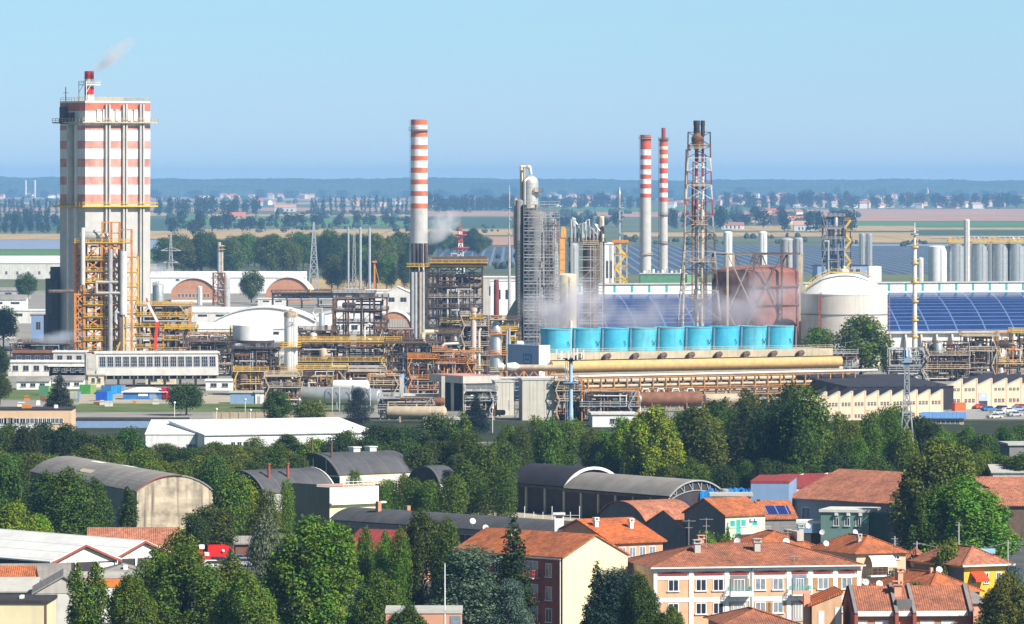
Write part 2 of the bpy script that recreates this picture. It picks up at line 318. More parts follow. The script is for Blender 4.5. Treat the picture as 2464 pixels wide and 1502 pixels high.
# distant wooded rises along the horizon
def ridge(D, y_left, y_right, amp, seed, x0=-200, x1=2700, n=420):
    rr = random.Random(seed); b = MB(); k = D / F; top = []; ph = [rr.uniform(0, 6.3) for _ in range(6)]
    for i in range(n + 1):
        x = x0 + (x1 - x0) * i / n; t = (x - 0) / 2463
        y = y_left + (y_right - y_left) * t - amp * (0.5 * math.sin(x / 170 + ph[0]) + 0.35 * math.sin(x / 61 + ph[1]) + 0.25 * math.sin(x / 23 + ph[2]) + 0.75 * rr.random() ** 2)
        top.append(((x - CX) * k, CH - (y - HY) * k))
    vs = []; fs = []
    for i, (x, z) in enumerate(top): vs += [(x, D - 40, 0), (x, D, z * 0.85), (x, D + 60, z), (x, D + 200, 0)]
    for i in range(n):
        for j in range(3): fs.append((4 * i + j, 4 * i + 4 + j, 4 * i + 5 + j, 4 * i + 1 + j))
    return b.add(vs, fs, 0, False)
hillm = mat('wooded_rise', (0.035, 0.06, 0.03), var=0.5, scale=0.004)
structure('hills', ridge(26000, 428, 435, 3.2, 3), hillm); structure('hills', ridge(25000, 434, 440, 3.5, 5), hillm); structure('hills', ridge(24000, 445, 450, 4.0, 8), hillm)

def hedges(name, rows, seed, col=(.035, .06, .028)):
    q = random.Random(seed); vs = []; fs = []
    for (x0, x1, y0, y1, hpx, n) in rows:
        for i in range(n):
            x = q.uniform(x0, x1); yg = q.uniform(y0, y1); k = kof(yg); c = ground(x, yg); L_ = q.uniform(8, 45) * k; hh = hpx * q.uniform(.5, 1.2) * k
            for j in range(max(2, int(L_ / hh * 1.1))):
                p = c + Vector((q.uniform(-.5, .5) * L_, q.uniform(-.2, .2) * L_, 0)); r = hh * q.uniform(.4, .62); o = len(vs)
                for a in range(7):
                    for z, f in ((0, .8), (.45, 1.05), (.8, .75)): t = a * 2 * math.pi / 7; g = f * r * q.uniform(.8, 1.2); vs.append((p.x + g * math.cos(t), p.y + g * math.sin(t), z * hh * q.uniform(.85, 1.15)))
                vs.append((p.x, p.y, hh * q.uniform(.95, 1.2)))
                for a in range(7):
                    b_ = (a + 1) % 7
                    for m in (0, 1): fs.append((o + a * 3 + m, o + b_ * 3 + m, o + b_ * 3 + m + 1, o + a * 3 + m + 1))
                    fs.append((o + a * 3 + 2, o + b_ * 3 + 2, o + 21))
    ob = MB().add(vs, fs).build(name, mat('hedge_leaf', col, var=.5, scale=.02)); ob['kind'] = 'stuff'
hedges('hedgerow', [(-20, 2480, 470, 474, 15, 150), (-20, 1000, 472, 478, 9, 70), (1000, 2480, 471, 480, 9, 110), (380, 1000, 484, 490, 12, 16), (-20, 140, 486, 498, 14, 10), (1030, 1240, 484, 508, 16, 16), (1300, 1720, 478, 500, 13, 34), (1720, 2480, 476, 502, 13, 80),
 (380, 1000, 508, 522, 13, 16), (1330, 1540, 512, 540, 16, 14), (1720, 2060, 508, 545, 18, 22), (380, 990, 524, 560, 15, 26), (-20, 140, 526, 556, 16, 12), (1030, 1250, 545, 570, 10, 8), (2050, 2480, 586, 600, 10, 10), (1480, 2050, 568, 590, 12, 20), (1180, 1260, 596, 650, 16, 8)], 61)
# ================================================================== TREES
FOL = foliage_mat()
def leaf_mesh(name, lobes, n, size, seed, up=0.25, jitter=0.55, flat=0.0, droop=0.0, inner=0.25):
    """many small leaf clumps spread over and through a set of lobes (cx,cy,cz,rx,ry,rz)"""
    g = np.random.default_rng(seed); lb = np.array(lobes, float)
    area = (lb[:, 3] * lb[:, 4] + lb[:, 3] * lb[:, 5]) ; pr = area / area.sum()
    idx = g.choice(len(lb), n, p=pr); d = g.normal(size=(n, 3)); d[:, 2] += up * 0.8; d /= np.linalg.norm(d, axis=1)[:, None]
    rr = np.where(g.random(n) < inner, g.uniform(0.35, 0.85, n), g.uniform(0.82, 1.10, n))
    pos = lb[idx, :3] + d * lb[idx, 3:6] * rr[:, None]
    pos += g.normal(size=(n, 3)) * size * 0.4
    if droop: pos[:, 2] -= droop * (np.hypot(pos[:, 0] - lb[idx, 0], pos[:, 1] - lb[idx, 1])) ** 1.5
    nr = d / lb[idx, 3:6]; nr /= np.linalg.norm(nr, axis=1)[:, None]
    nr = nr * (1 - jitter) + g.normal(size=(n, 3)) * jitter * 0.6; nr[:, 2] += up + flat; nr /= np.linalg.norm(nr, axis=1)[:, None]
    t = g.normal(size=(n, 3)); t -= nr * (t * nr).sum(1)[:, None]; t /= np.linalg.norm(t, axis=1)[:, None]; b = np.cross(nr, t)
    s = size * g.uniform(0.55, 1.35, n)[:, None]; l = s * g.uniform(0.8, 1.3, (n, 1)); wd = s * 0.62
    v = np.stack([pos - t * l * .5, pos + b * wd * .5 + nr * s * .12, pos + t * l * .5, pos - b * wd * .5 + nr * s * .12], 1).reshape(-1, 3)
    me = bpy.data.meshes.new(name); me.vertices.add(4 * n); me.vertices.foreach_set('co', v.astype(np.float32).ravel())
    me.loops.add(4 * n); me.loops.foreach_set('vertex_index', np.arange(4 * n, dtype=np.int32)); me.polygons.add(n)
    me.polygons.foreach_set('loop_start', np.arange(0, 4 * n, 4, dtype=np.int32)); me.update(calc_edges=True); me.materials.append(FOL)
    return me
def trunk_mesh(name, h, r, limbs, spread, seed, m='bark', top=0.8):
    q = random.Random(seed); b = MB(); pts = [Vector((0, 0, -0.2))]
    for i in range(1, 5): pts.append(Vector((q.uniform(-.04, .04) * h * i / 4, q.uniform(-.04, .04) * h * i / 4, h * top * i / 4)))
    for i in range(4): b.cyl(pts[i], pts[i + 1], r * (1 - i * .2), r * (1 - (i + 1) * .2), 7, cap=False)
    for i in range(limbs):
        t = q.uniform(.3, .9); a = q.uniform(0, 6.28); p = pts[0].lerp(pts[4], t); L_ = spread * q.uniform(.5, .95) * (1.15 - t * .5)
        e = p + Vector((math.cos(a) * L_, math.sin(a) * L_, L_ * q.uniform(.4, .9))); mid = p.lerp(e, .5) + Vector((0, 0, L_ * .08))
        b.cyl(p, mid, r * .42, r * .28, 5, cap=False); b.cyl(mid, e, r * .28, r * .08, 5, cap=False)
    me = b.build(name, M[m]); md = me.data; bpy.data.objects.remove(me); return md
def lob_round(w, z0, z1, n, seed, r0=.22, r1=.36, topheavy=0.0):
    q = random.Random(seed); out = []; cz = (z0 + z1) / 2; hz = (z1 - z0) / 2
    for i in range(n):
        while True:
            x, y, z = q.uniform(-1, 1), q.uniform(-1, 1), q.uniform(-1, 1)
            if x * x + y * y + z * z < 1 and (x * x + y * y + z * z > .25 or i < 3): break
        r = q.uniform(r0, r1) * w
        out.append((x * (w / 2 - r * .75), y * (w / 2 - r * .75), cz + z * (hz - r * .7), r, r, r * q.uniform(.75, 1.0)))
    return out
def lob_flame(w, z0, z1, n, seed):
    q = random.Random(seed); out = []
    for i in range(n):
        t = q.random() ** .8; z = z0 + (z1 - z0) * t; prof = (1 - t ** 3) ** .5 * (.72 + .28 * min(1, t * 4)); a = q.uniform(0, 6.28); e = w * .5 * prof * math.sqrt(q.uniform(.25, 1)); r = w * q.uniform(.075, .125)
        out.append((math.cos(a) * (e - r * .1), math.sin(a) * (e - r * .1), z, r, r, r * q.uniform(1.4, 2.2)))
    return out
def lob_poplar(w, z0, z1, n, seed, spike=.8):
    q = random.Random(seed); out = []
    for i in range(n):
        t = (i + q.random()) / n; z = z0 + (z1 - z0) * t; prof = (math.sin(math.pi * min(1, (t * .82 + .14))) ** spike); r = w * .5 * prof * q.uniform(.45, .7)
        a = q.uniform(0, 6.28); e = w * .5 * prof - r * .8; out.append((math.cos(a) * e, math.sin(a) * e, z, r, r, r * 1.9))
    return out
def lob_cone(w, z0, z1, n, seed):
    q = random.Random(seed); out = []
    for i in range(n):
        t = (i + q.random()) / n; z = z0 + (z1 - z0) * t; e = w * .5 * (1 - t) ** .85 + .15; a = i * 2.4 + q.random(); r = e * .45 + .15
        out.append((math.cos(a) * (e - r * .6), math.sin(a) * (e - r * .6), z, r, r, r * .55))
    return out
def lob_cedar(w, z0, z1, n, seed):
    q = random.Random(seed); out = []
    for i in range(n):
        t = (i + .5) / n; z = z0 + (z1 - z0) * t; e = w * .5 * min(1, 1.25 * (1 - t) ** .7 + .12) * q.uniform(.55, 1); a = i * 2.39996 + q.uniform(-.4, .4); r = w * q.uniform(.11, .19)
        out.append((math.cos(a) * (e - r), math.sin(a) * (e - r), z - e * .12, r * 1.3, r * 1.3, r * .42))
    for i in range(5): out.append((q.uniform(-.1, .1) * w, q.uniform(-.1, .1) * w, z0 + (z1 - z0) * (.2 + .15 * i), w * .16, w * .16, w * .12))
    return out
PROTO = {}
def proto(kind, i, w, h, lobes, n, size, seed, trunk=(.25, 6, 4), bark='bark', **k):
    PROTO.setdefault(kind, []).append((leaf_mesh('crown', lobes, n, size, seed, **k), trunk_mesh('trunk', h, trunk[0], trunk[1], trunk[2], seed, bark), w, h))
for i in range(4): proto('broad', i, 10, 14, lob_round(10, 1.2, 14, 44, 10 + i, .10, .23), 8500, .52, 20 + i)
for i in range(3): proto('hero', i, 12, 18, lob_flame(12, .8, 16.6, 95, 30 + i), 34000, .44, 40 + i, trunk=(.35, 10, 5))
for i in range(3): proto('poplar', i, 5, 17, lob_poplar(5, 1.2, 17, 22, 50 + i), 6500, .46, 60 + i, trunk=(.22, 5, 1.5))
for i in range(2): proto('spire', i, 7, 17, lob_poplar(7.4, .8, 17, 34, 70 + i, 1.0), 15000, .40, 75 + i, trunk=(.25, 6, 2))
for i in range(2): proto('ash', i, 9, 16, lob_poplar(9, 3.0, 16, 30, 80 + i, .6), 7000, .55, 85 + i, trunk=(.2, 8, 3), bark='birch')
for i in range(2): proto('conifer', i, 6, 16, lob_cone(6, 1, 16, 60, 90 + i), 9000, .42, 95 + i, trunk=(.25, 0, 1), flat=.3, up=.1)
for i in range(2): proto('cedar', i, 13, 13, lob_cedar(13, 2, 13, 44, 100 + i), 18000, .40, 105 + i, trunk=(.35, 12, 5), flat=.6, up=.25, droop=.12)
for i in range(3): proto('bush', i, 4, 4, lob_round(4, .2, 4, 9, 110 + i, .25, .4), 2200, .32, 115 + i, trunk=(.08, 4, 1))
for i in range(2): proto('willow', i, 7, 9, lob_round(7, 1.5, 9, 16, 120 + i), 9000, .34, 125 + i, trunk=(.2, 6, 2), droop=.25)
for i in range(3): proto('far', i, 10, 14, lob_round(10, .6, 14, 9, 130 + i, .26, .4), 420, 1.9, 135 + i)
for i in range(3): proto('farpop', i, 5, 18, lob_poplar(5, .6, 18, 9, 140 + i), 260, 1.5, 145 + i)
C_DEEP = (0.074, 0.124, 0.026); C_MID = (0.108, 0.168, 0.024); C_LIME = (0.20, 0.28, 0.024); C_FRESH = (0.122, 0.225, 0.024)
C_DARK = (0.046, 0.078, 0.028); C_CEDAR = (0.115, 0.165, 0.135); C_GREY = (0.14, 0.165, 0.105); C_OLIVE = (0.135, 0.18, 0.030)
TR = random.Random(99)
def tree(kind, x, yg, ytop, wpx, col, label, group=None, name='tree', var=.16, pick=None, cat='tree'):
    k = kof(yg); ps = PROTO[kind]; crown, trunk, w_, h_ = ps[pick if pick is not None else TR.randrange(len(ps))]
    sz = (yg - ytop) * k / h_; sx = wpx * k / w_; g = ground(x, yg)
    o = bpy.data.objects.new(name, None); COL.objects.link(o); o.location = g; o.rotation_euler = (0, 0, TR.uniform(0, 6.28)); o.scale = (sx, sx, sz)
    tag(o, label, cat, group)
    j = lambda c: tuple(max(0, v * (1 + TR.uniform(-var, var))) for v in c) + (1,)
    c = bpy.data.objects.new('crown', crown); COL.objects.link(c); c.parent = o; c.color = j(col)
    t = bpy.data.objects.new('trunk', trunk); COL.objects.link(t); t.parent = o
    return o
def fartree(kind, x, yg, ytop, wpx, col, label, group, name='tree'):
    k = kof(yg); ps = PROTO[kind]; crown, _, w_, h_ = ps[TR.randrange(len(ps))]
    o = bpy.data.objects.new(name, crown); COL.objects.link(o); o.location = ground(x, yg); o.rotation_euler = (0, 0, TR.uniform(0, 6.28))
    sx = wpx * k / w_; o.scale = (sx, sx, (yg - ytop) * k / h_); v = TR.uniform(.85, 1.15); o.color = tuple(q * v for q in col) + (1,)
    return tag(o, label, 'tree', group)
# ---- foreground heroes (x, ground row, top row, width px)
tree('hero', 752, 1580, 1252, 250, C_FRESH, 'big bright green plane tree with a full rounded crown, widest tree of the foreground', name='plane_tree', pick=0)
tree('hero', 452, 1600, 1330, 230, C_MID, 'broad dark green tree right of the two columnar trees, low in the picture', name='broadleaf_tree', pick=1)
tree('spire', 432, 1540, 1276, 120, C_MID, 'tall pointed green tree rising in front of the red vans', name='poplar_tree', pick=0)
tree('spire', 372, 1575, 1318, 110, C_OLIVE, 'pointed green tree between the columnar pair and the taller one before the red vans', name='poplar_tree', pick=1)
tree('spire', 546, 1575, 1330, 120, C_MID, 'pointed tree with a lime tip just left of the big plane tree', name='poplar_tree', pick=1)
tree('hero', 590, 1625, 1385, 170, C_OLIVE, 'low olive green tree tucked under the left flank of the big plane tree', name='broadleaf_tree', pick=2)
tree('hero', 318, 1625, 1395, 150, C_MID, 'round green tree at the bottom edge right of the columnar pair', name='broadleaf_tree', pick=2)
tree('poplar', 186, 1590, 1358, 62, C_OLIVE, 'left one of the two slim columnar trees before the white gabled shed', 'columnar pair by the white shed', name='poplar_tree')
tree('poplar', 232, 1590, 1354, 66, C_MID, 'right one of the two slim columnar trees before the white gabled shed', 'columnar pair by the white shed', name='poplar_tree')
tree('hero', 1015, 1490, 1232, 130, C_DEEP, 'dark green twin topped tree between the low grey roof and the orange tiled flats', name='broadleaf_tree', pick=0)
tree('spire', 1075, 1500, 1246, 70, C_DEEP, 'narrow dark tree beside the left end of the orange tiled roof', name='poplar_tree', pick=0)
tree('spire', 880, 1500, 1270, 52, C_MID, 'slim upright tree before the dark red roof, nearest the plane tree', name='poplar_tree')
tree('spire', 925, 1505, 1278, 56, C_FRESH, 'slim upright tree in the middle before the dark red roof', name='poplar_tree')
tree('spire', 962, 1510, 1272, 58, C_MID, 'slim upright tree right of the dark red roof', name='poplar_tree')
tree('hero', 905, 1600, 1385, 150, C_MID, 'leafy green tree low down between the plane tree and the blue cedar', name='broadleaf_tree', pick=1)
tree('cedar', 1125, 1560, 1322, 270, C_CEDAR, 'large blue grey cedar with layered drooping boughs before the orange flats', name='cedar_tree', pick=0)
tree('cedar', 1230, 1590, 1400, 130, C_CEDAR, 'smaller blue grey cedar at the foot of the dark spruce', name='cedar_tree', pick=1)
tree('conifer', 1235, 1560, 1236, 120, C_DARK, 'tall dark spruce with a pointed top in front of the red brick flats', name='spruce_tree', pick=0)
tree('cedar', 1480, 1570, 1372, 210, (.05, .085, .06), 'dark cedar before the cream gable wall of the flats', name='cedar_tree', pick=1)
tree('conifer', 1437, 1560, 1352, 85, C_DARK, 'small dark conifer peeking above the cedar at the cream gable', name='conifer_tree', pick=1)
tree('hero', 1540, 1590, 1392, 110, C_DEEP, 'dark bushy tree at the left corner of the long brick apartment house', name='broadleaf_tree', pick=2)
tree('hero', 1612, 1600, 1462, 90, C_OLIVE, 'low green bush with rusty leaves below the apartment windows', name='bush', cat='bush', pick=0)
tree('hero', 985, 1640, 1462, 120, C_DEEP, 'dark bushy tree at the bottom edge left of the thin white mast', name='broadleaf_tree', pick=1)
tree('willow', 640, 1470, 1230, 92, C_GREY, 'grey green feathery tree beside the windowless grey building', name='olive_tree', pick=0)
tree('hero', 2255, 1352, 1062, 212, C_OLIVE, 'tall round tree with a yellowish top over the long orange roof', name='broadleaf_tree', pick=0)
tree('hero', 2325, 1372, 1160, 236, C_FRESH, 'broad green tree joined to the right side of the tall yellowish one', name='broadleaf_tree', pick=1)
tree('hero', 2232, 1372, 1190, 130, C_DEEP, 'dark shaded tree under the left side of the tall yellowish one', name='broadleaf_tree', pick=2)
tree('hero', 2420, 1600, 1392, 150, C_OLIVE, 'olive green tree at the bottom right corner by the terraced house', name='broadleaf_tree', pick=2)
tree('willow', 2440, 1500, 1350, 70, C_CEDAR, 'grey blue conifer behind the yellow house at the right edge', name='cypress_tree', pick=1)
tree('bush', 2172, 1465, 1366, 90, C_CEDAR, 'grey green shrub under the orange house balcony', name='shrub', cat='shrub')
tree('bush', 2200, 1500, 1396, 52, C_DEEP, 'round green shrub beside the small hipped roof', name='shrub', cat='shrub')
tree('bush', 2280, 1440, 1302, 70, C_MID, 'green bush behind the roof of the yellow house', name='shrub', cat='shrub')
tree('bush', 2268, 1470, 1368, 40, C_OLIVE, 'yellowish bush beside the blind wall of the yellow house', name='shrub', cat='shrub')
tree('bush', 1700, 1400, 1282, 60, C_FRESH, 'climbing greenery over the wall by the pale green house', name='shrub', cat='shrub')
tree('bush', 1745, 1400, 1288, 60, C_MID, 'hedge of creeper just right of the climbing greenery by the pale green house', name='shrub', cat='shrub')
tree('conifer', 1750, 1380, 1256, 26, C_DARK, 'little dark cypress at the corner of the pale green house', name='cypress_tree', pick=0)
# ---- around the old hangar and the grey sheds
for x, y, t, w_, c, lab in [
 (112, 1338, 1136, 120, C_DEEP, 'tall dark poplar clump before the old hangar, left stem'), (165, 1345, 1128, 120, C_DEEP, 'tall dark poplar clump before the old hangar, tallest middle stem'),
 (220, 1340, 1150, 95, C_DEEP, 'tall dark poplar clump before the old hangar, right stem')]:
    tree('spire', x, y, t, w_, c, lab, 'poplar clump before the old hangar', name='poplar_tree')
tree('poplar', 309, 1335, 1172, 48, C_DEEP, 'single slim columnar poplar against the stained gable of the old hangar', name='poplar_tree')
tree('broad', 40, 1375, 1205, 130, C_LIME, 'bright yellow green tree at the left edge behind the white roofed hall', name='broadleaf_tree')
tree('broad', 95, 1372, 1235, 90, C_LIME, 'smaller yellow green tree next to the white roofed hall', name='broadleaf_tree')
tree('broad', 10, 1330, 1080, 110, C_DEEP, 'dark tree at the left edge beside the far end of the old hangar', name='broadleaf_tree')
tree('broad', 505, 1345, 1212, 140, C_DEEP, 'dark rounded tree at the right foot of the stained hangar gable', name='broadleaf_tree')
tree('broad', 470, 1350, 1240, 80, C_DARK, 'dark shrubby tree hugging the stained hangar gable', name='broadleaf_tree')
tree('broad', 560, 1325, 1130, 110, C_MID, 'leafy tree between the old hangar and the dark curved sheds', name='broadleaf_tree')
tree('ash', 590, 1320, 1165, 80, C_LIME, 'lime green tree left of the windowless grey building', name='ash_tree')
tree('ash', 640, 1325, 1190, 70, C_MID, 'green tree squeezed against the windowless grey building', name='ash_tree')
tree('ash', 690, 1300, 1165, 40, C_FRESH, 'thin green sapling in front of the dark curved shed', name='ash_tree')
for i, (x, y, t, w_, c) in enumerate([(852, 1230, 1140, 44, C_MID), (930, 1240, 1160, 52, C_FRESH), (965, 1250, 1150, 60, C_MID), (1000, 1260, 1160, 60, C_MID), (1040, 1262, 1165, 66, C_FRESH), (1085, 1262, 1150, 80, C_MID),
   (1130, 1258, 1120, 90, C_DEEP), (1170, 1250, 1085, 90, C_DEEP), (1205, 1245, 1075, 80, C_DEEP), (1190, 1235, 1130, 70, C_MID), (1110, 1245, 1175, 60, C_FRESH), (1215, 1262, 1130, 60, C_DEEP)]):
    tree('ash', x, y, t, w_, c, 'young self sown tree in the thicket between the curved sheds and the open barn', 'thicket among the curved sheds', name='young_tree')
# ---- the wood between town and plant: rows of individuals
def wood(x0, x1, yg0, yg1, top0, top1, n, cols, label, group, kinds=('broad',), wr=(60, 100), seed=1):
    q = random.Random(seed)
    for i in range(n):
        t = (i + q.uniform(.1, .9)) / n; x = x0 + (x1 - x0) * t; yg = yg0 + (yg1 - yg0) * q.random()
        top = q.uniform(top0, top1) + (yg - (yg0 + yg1) / 2) * .6
        tree(q.choice(kinds), x, yg, top, q.uniform(*wr), q.choice(cols), label, group)
wood(-40, 330, 1120, 1150, 1012, 1040, 9, [C_DARK, C_DEEP], 'dark blue green tree in the row left of the long white warehouse', 'dark row by the warehouse', wr=(70, 110), seed=1)
wood(-40, 330, 1175, 1195, 1078, 1100, 8, [C_LIME, C_OLIVE, C_MID], 'yellow green tree behind the ridge of the old hangar', 'light trees behind the hangar', ('broad', 'ash'), (60, 95), 2)
wood(338, 640, 1108, 1128, 1058, 1082, 10, [C_MID, C_DEEP, C_OLIVE], 'leafy tree right against the front of the long white warehouse', 'trees against the warehouse', ('broad', 'ash'), (55, 85), 33)
wood(620, 900, 1095, 1120, 1046, 1076, 9, [C_DEEP, C_MID], 'dark leafy tree hiding the right end of the long white warehouse', 'trees at the warehouse right end', ('broad',), (55, 85), 34)
wood(330, 560, 1185, 1240, 1072, 1120, 9, [C_MID, C_DEEP, C_OLIVE], 'leafy tree below the white warehouse, right of the hangar ridge', 'trees below the warehouse', ('broad', 'ash'), (70, 105), 3)
wood(500, 760, 1180, 1215, 1072, 1105, 9, [C_OLIVE, C_MID, C_DEEP, C_LIME], 'light green tree behind the dark curved sheds', 'trees behind the curved sheds', ('broad', 'ash'), (60, 95), 4)
wood(760, 1010, 1150, 1185, 1030, 1075, 8, [C_DEEP, C_DARK], 'dark tree behind the large curved grey roof', 'trees behind the large curved roof', wr=(70, 110), seed=5)
wood(880, 1130, 1110, 1150, 992, 1030, 7, [C_DARK, C_DEEP], 'dark leafy tree before the brown horizontal drum of the plant', 'trees at the plant edge', wr=(80, 120), seed=6)
wood(1000, 1230, 1180, 1220, 1050, 1090, 8, [C_DEEP, C_MID], 'tree beside the small orange hut', 'trees beside the small hut', ('broad', 'ash'), (60, 95), 7)
tree('poplar', 1112, 1170, 990, 52, C_FRESH, 'fresh green columnar tree in front of the concrete portal', name='poplar_tree')
wood(1210, 1500, 1125, 1165, 1005, 1045, 9, [C_MID, C_DEEP, C_FRESH], 'tree at the foot of the pale blue telecom mast', 'trees by the telecom mast', ('broad', 'ash', 'spire'), (55, 90), 8)
tree('broad', 1238, 1150, 1028, 75, C_LIME, 'yellow green tree right of the small orange hut', name='broadleaf_tree')
tree('broad', 1320, 1180, 1000, 70, C_MID, 'green tree just left of the telecom mast', name='broadleaf_tree')
tree('hero', 1575, 1215, 985, 155, C_LIME, 'large yellow green tree with bright clumps behind the open barrel barn', name='broadleaf_tree', pick=0)
tree('hero', 1505, 1195, 1020, 110, C_LIME, 'yellow green tree joined to the left of the large bright one', name='broadleaf_tree', pick=1)
wood(1440, 1700, 1205, 1220, 1075, 1110, 7, [C_DEEP, C_MID], 'dark tree at the foot of the bright yellow green one, above the barn roof', 'undergrowth behind the barn', ('broad', 'ash'), (60, 90), 9)
wood(1620, 1770, 1170, 1210, 965, 1000, 6, [C_DEEP, C_MID], 'tall green tree right of the bright yellow green one', 'tall wood behind the blue wall', ('broad', 'spire'), (80, 115), 10)
wood(1690, 1960, 1150, 1200, 935, 985, 10, [C_DARK, C_DEEP], 'tall dark tree of the high wood in front of the cooling towers', 'high wood before the cooling towers', ('spire', 'ash', 'broad'), (80, 120), 11)
wood(1880, 2190, 1160, 1200, 985, 1060, 14, [C_DEEP, C_MID, C_OLIVE], 'slender tree with a pale trunk in front of the sawtooth factory', 'slender trees before the factory', ('ash',), (55, 85), 12)
wood(2080, 2240, 1105, 1150, 980, 1010, 6, [C_DEEP, C_DARK], 'dark round tree below the sawtooth factory near the lattice mast', 'round trees below the factory', wr=(80, 110), seed=13)
wood(2200, 2480, 1110, 1150, 1015, 1050, 9, [C_DEEP, C_MID], 'dark green tree in the belt below the grey factory yard', 'belt below the factory yard', wr=(65, 105), seed=14)
wood(1700, 2160, 1215, 1222, 1105, 1135, 13, [C_DEEP, C_DARK], 'shaded low tree just behind the red and orange roofs', 'shaded trees behind the orange roofs', ('broad', 'ash'), (60, 90), 15)
wood(2330, 2480, 1190, 1200, 1075, 1100, 5, [C_DEEP, C_MID], 'tree behind the grey wall at the right edge', 'trees at the right edge', wr=(70, 95), seed=16)
# ---- inside the plant
tree('broad', 448, 1000, 921, 104, C_DEEP, 'round dark green tree standing alone on the lawn below the glazed building', name='broadleaf_tree')
tree('conifer', 142, 990, 893, 62, (.05, .065, .06), 'grey green conifer beside the green containers', name='conifer_tree')
tree('broad', 0, 975, 895, 60, C_DEEP, 'dark tree at the left edge beside the low white sheds', name='broadleaf_tree')
tree('broad', 8, 838, 735, 84, C_DEEP, 'tall dark tree at the left edge level with the glazed building', name='broadleaf_tree')
tree('broad', -5, 925, 830, 60, C_DARK, 'dark tree at the left edge below the taller one', name='broadleaf_tree')
tree('broad', 62, 724, 655, 58, C_DEEP, 'dark round tree left of the striped tower among low sheds', name='broadleaf_tree')
tree('broad', 665, 1030, 938, 76, C_DEEP, 'dark leafy tree left of the shiny horizontal tanks', name='broadleaf_tree')
tree('broad', 745, 1028, 962, 90, C_OLIVE, 'brownish green bush below the shiny horizontal tanks', name='broadleaf_tree')
tree('cedar', 862, 1025, 935, 84, (.06, .085, .085), 'blue grey cedar in front of the right shiny tank', name='cedar_tree')
tree('conifer', 1146, 1042, 945, 60, (.045, .07, .06), 'blue green spruce in front of the concrete portal', name='spruce_tree')
tree('broad', 605, 730, 648, 64, C_DEEP, 'dark tree in front of the arched brick warehouses', name='broadleaf_tree')
tree('broad', 2072, 912, 756, 146, C_MID, 'large round tree in front of the white domed tank', name='broadleaf_tree')
tree('broad', 1968, 912, 782, 90, C_MID, 'smaller round tree between the cooling towers and the large one at the domed tank', name='broadleaf_tree')
tree('broad', 2133, 914, 828, 34, C_DEEP, 'little dark tree at the right of the large one before the domed tank', name='broadleaf_tree')
# ---- wood belt behind the arched warehouses
def belt(x0, x1, yg0, yg1, top0, top1, n, cols, label, group, wr, seed, kind='far'):
    q = random.Random(seed)
    for i in range(n):
        t = (i + q.uniform(.1, .9)) / n; yg = q.uniform(yg0, yg1)
        tree(kind, x0 + (x1 - x0) * t, yg, q.uniform(top0, top1), q.uniform(*wr), q.choice(cols), label, group)
D2 = [C_DEEP, C_MID, C_DARK]
belt(390, 800, 640, 668, 548, 580, 26, D2, 'dense dark tree in the wood behind the arched warehouses', 'wood behind the warehouses', (46, 84), 21, 'broad')
belt(780, 1000, 640, 672, 550, 590, 18, D2, 'dense dark tree in the wood left of the big striped chimney', 'wood left of the chimney', (40, 62), 22, 'broad')
belt(1025, 1170, 600, 622, 545, 575, 13, D2, 'dense dark tree right of the big striped chimney', 'wood right of the chimney', (34, 52), 23, 'broad')
belt(780, 990, 690, 700, 600, 640, 8, D2, 'dark tree before the straw bank left of the chimney', 'trees on the straw bank', (40, 60), 24, 'broad')
# ---- far plain
B2 = [(.03, .05, .03), (.035, .06, .03), (.028, .045, .03)]
far = 'distant hazy tree on the plain '; WOODS = []
for i, (x0, x1, g0, g1, t0, t1, n, w0, w1, kd, lab, seed) in enumerate([
 (-10, 140, 516, 522, 468, 482, 12, 7, 12, 'farpop', 'left of the striped tower, upper row', 31), (-10, 145, 545, 552, 500, 515, 8, 16, 28, 'far', 'left of the striped tower, middle row', 32),
 (-10, 145, 560, 566, 525, 540, 9, 12, 20, 'far', 'left of the striped tower, lower row', 33), (380, 620, 518, 526, 468, 482, 12, 16, 30, 'far', 'right of the striped tower, upper row', 34),
 (400, 640, 552, 566, 506, 530, 10, 18, 34, 'far', 'right of the striped tower, lower row', 35), (620, 760, 545, 560, 500, 525, 8, 14, 26, 'farpop', 'around the pink farmhouse', 36),
 (740, 985, 515, 522, 468, 480, 20, 6, 10, 'farpop', 'in the poplar avenue left of the chimney', 37), (740, 985, 542, 552, 505, 525, 10, 18, 30, 'far', 'below the poplar avenue', 38),
 (1030, 1240, 508, 514, 462, 480, 13, 16, 28, 'far', 'between the chimney and the scaffolded column', 39), (1310, 1560, 500, 506, 462, 478, 14, 18, 30, 'far', 'among the houses behind the silver column', 40),
 (1330, 1500, 545, 555, 505, 525, 7, 20, 34, 'far', 'behind the silver column, lower row', 41), (1600, 1720, 545, 556, 500, 520, 6, 18, 30, 'far', 'between the chimneys and the flare', 42),
 (1730, 1960, 535, 560, 492, 520, 9, 24, 44, 'far', 'right of the flare tower', 43), (1940, 2060, 558, 562, 505, 512, 5, 30, 46, 'far', 'behind the framed tower', 44),
 (1740, 2050, 500, 506, 460, 472, 14, 18, 30, 'far', 'in the village right of the flare tower', 45), (2050, 2463, 500, 504, 462, 476, 16, 18, 34, 'far', 'in the village behind the silos', 46),
 (-10, 2470, 476, 480, 450, 460, 34, 22, 46, 'far', 'in the farthest hedgerow', 47), (2200, 2463, 490, 493, 464, 474, 7, 26, 46, 'far', 'in the clump at the far right', 48)]):
    if seed in (35, 36, 43, 44, 45): belt(x0, x1, g0, g1, t0, t1, n, B2, far + lab, 'plain trees ' + lab, (w0, w1), seed, kd)
    else: WOODS.append((x0, x1, g0, g1, t0, t1, n, w0, w1, kd, seed))
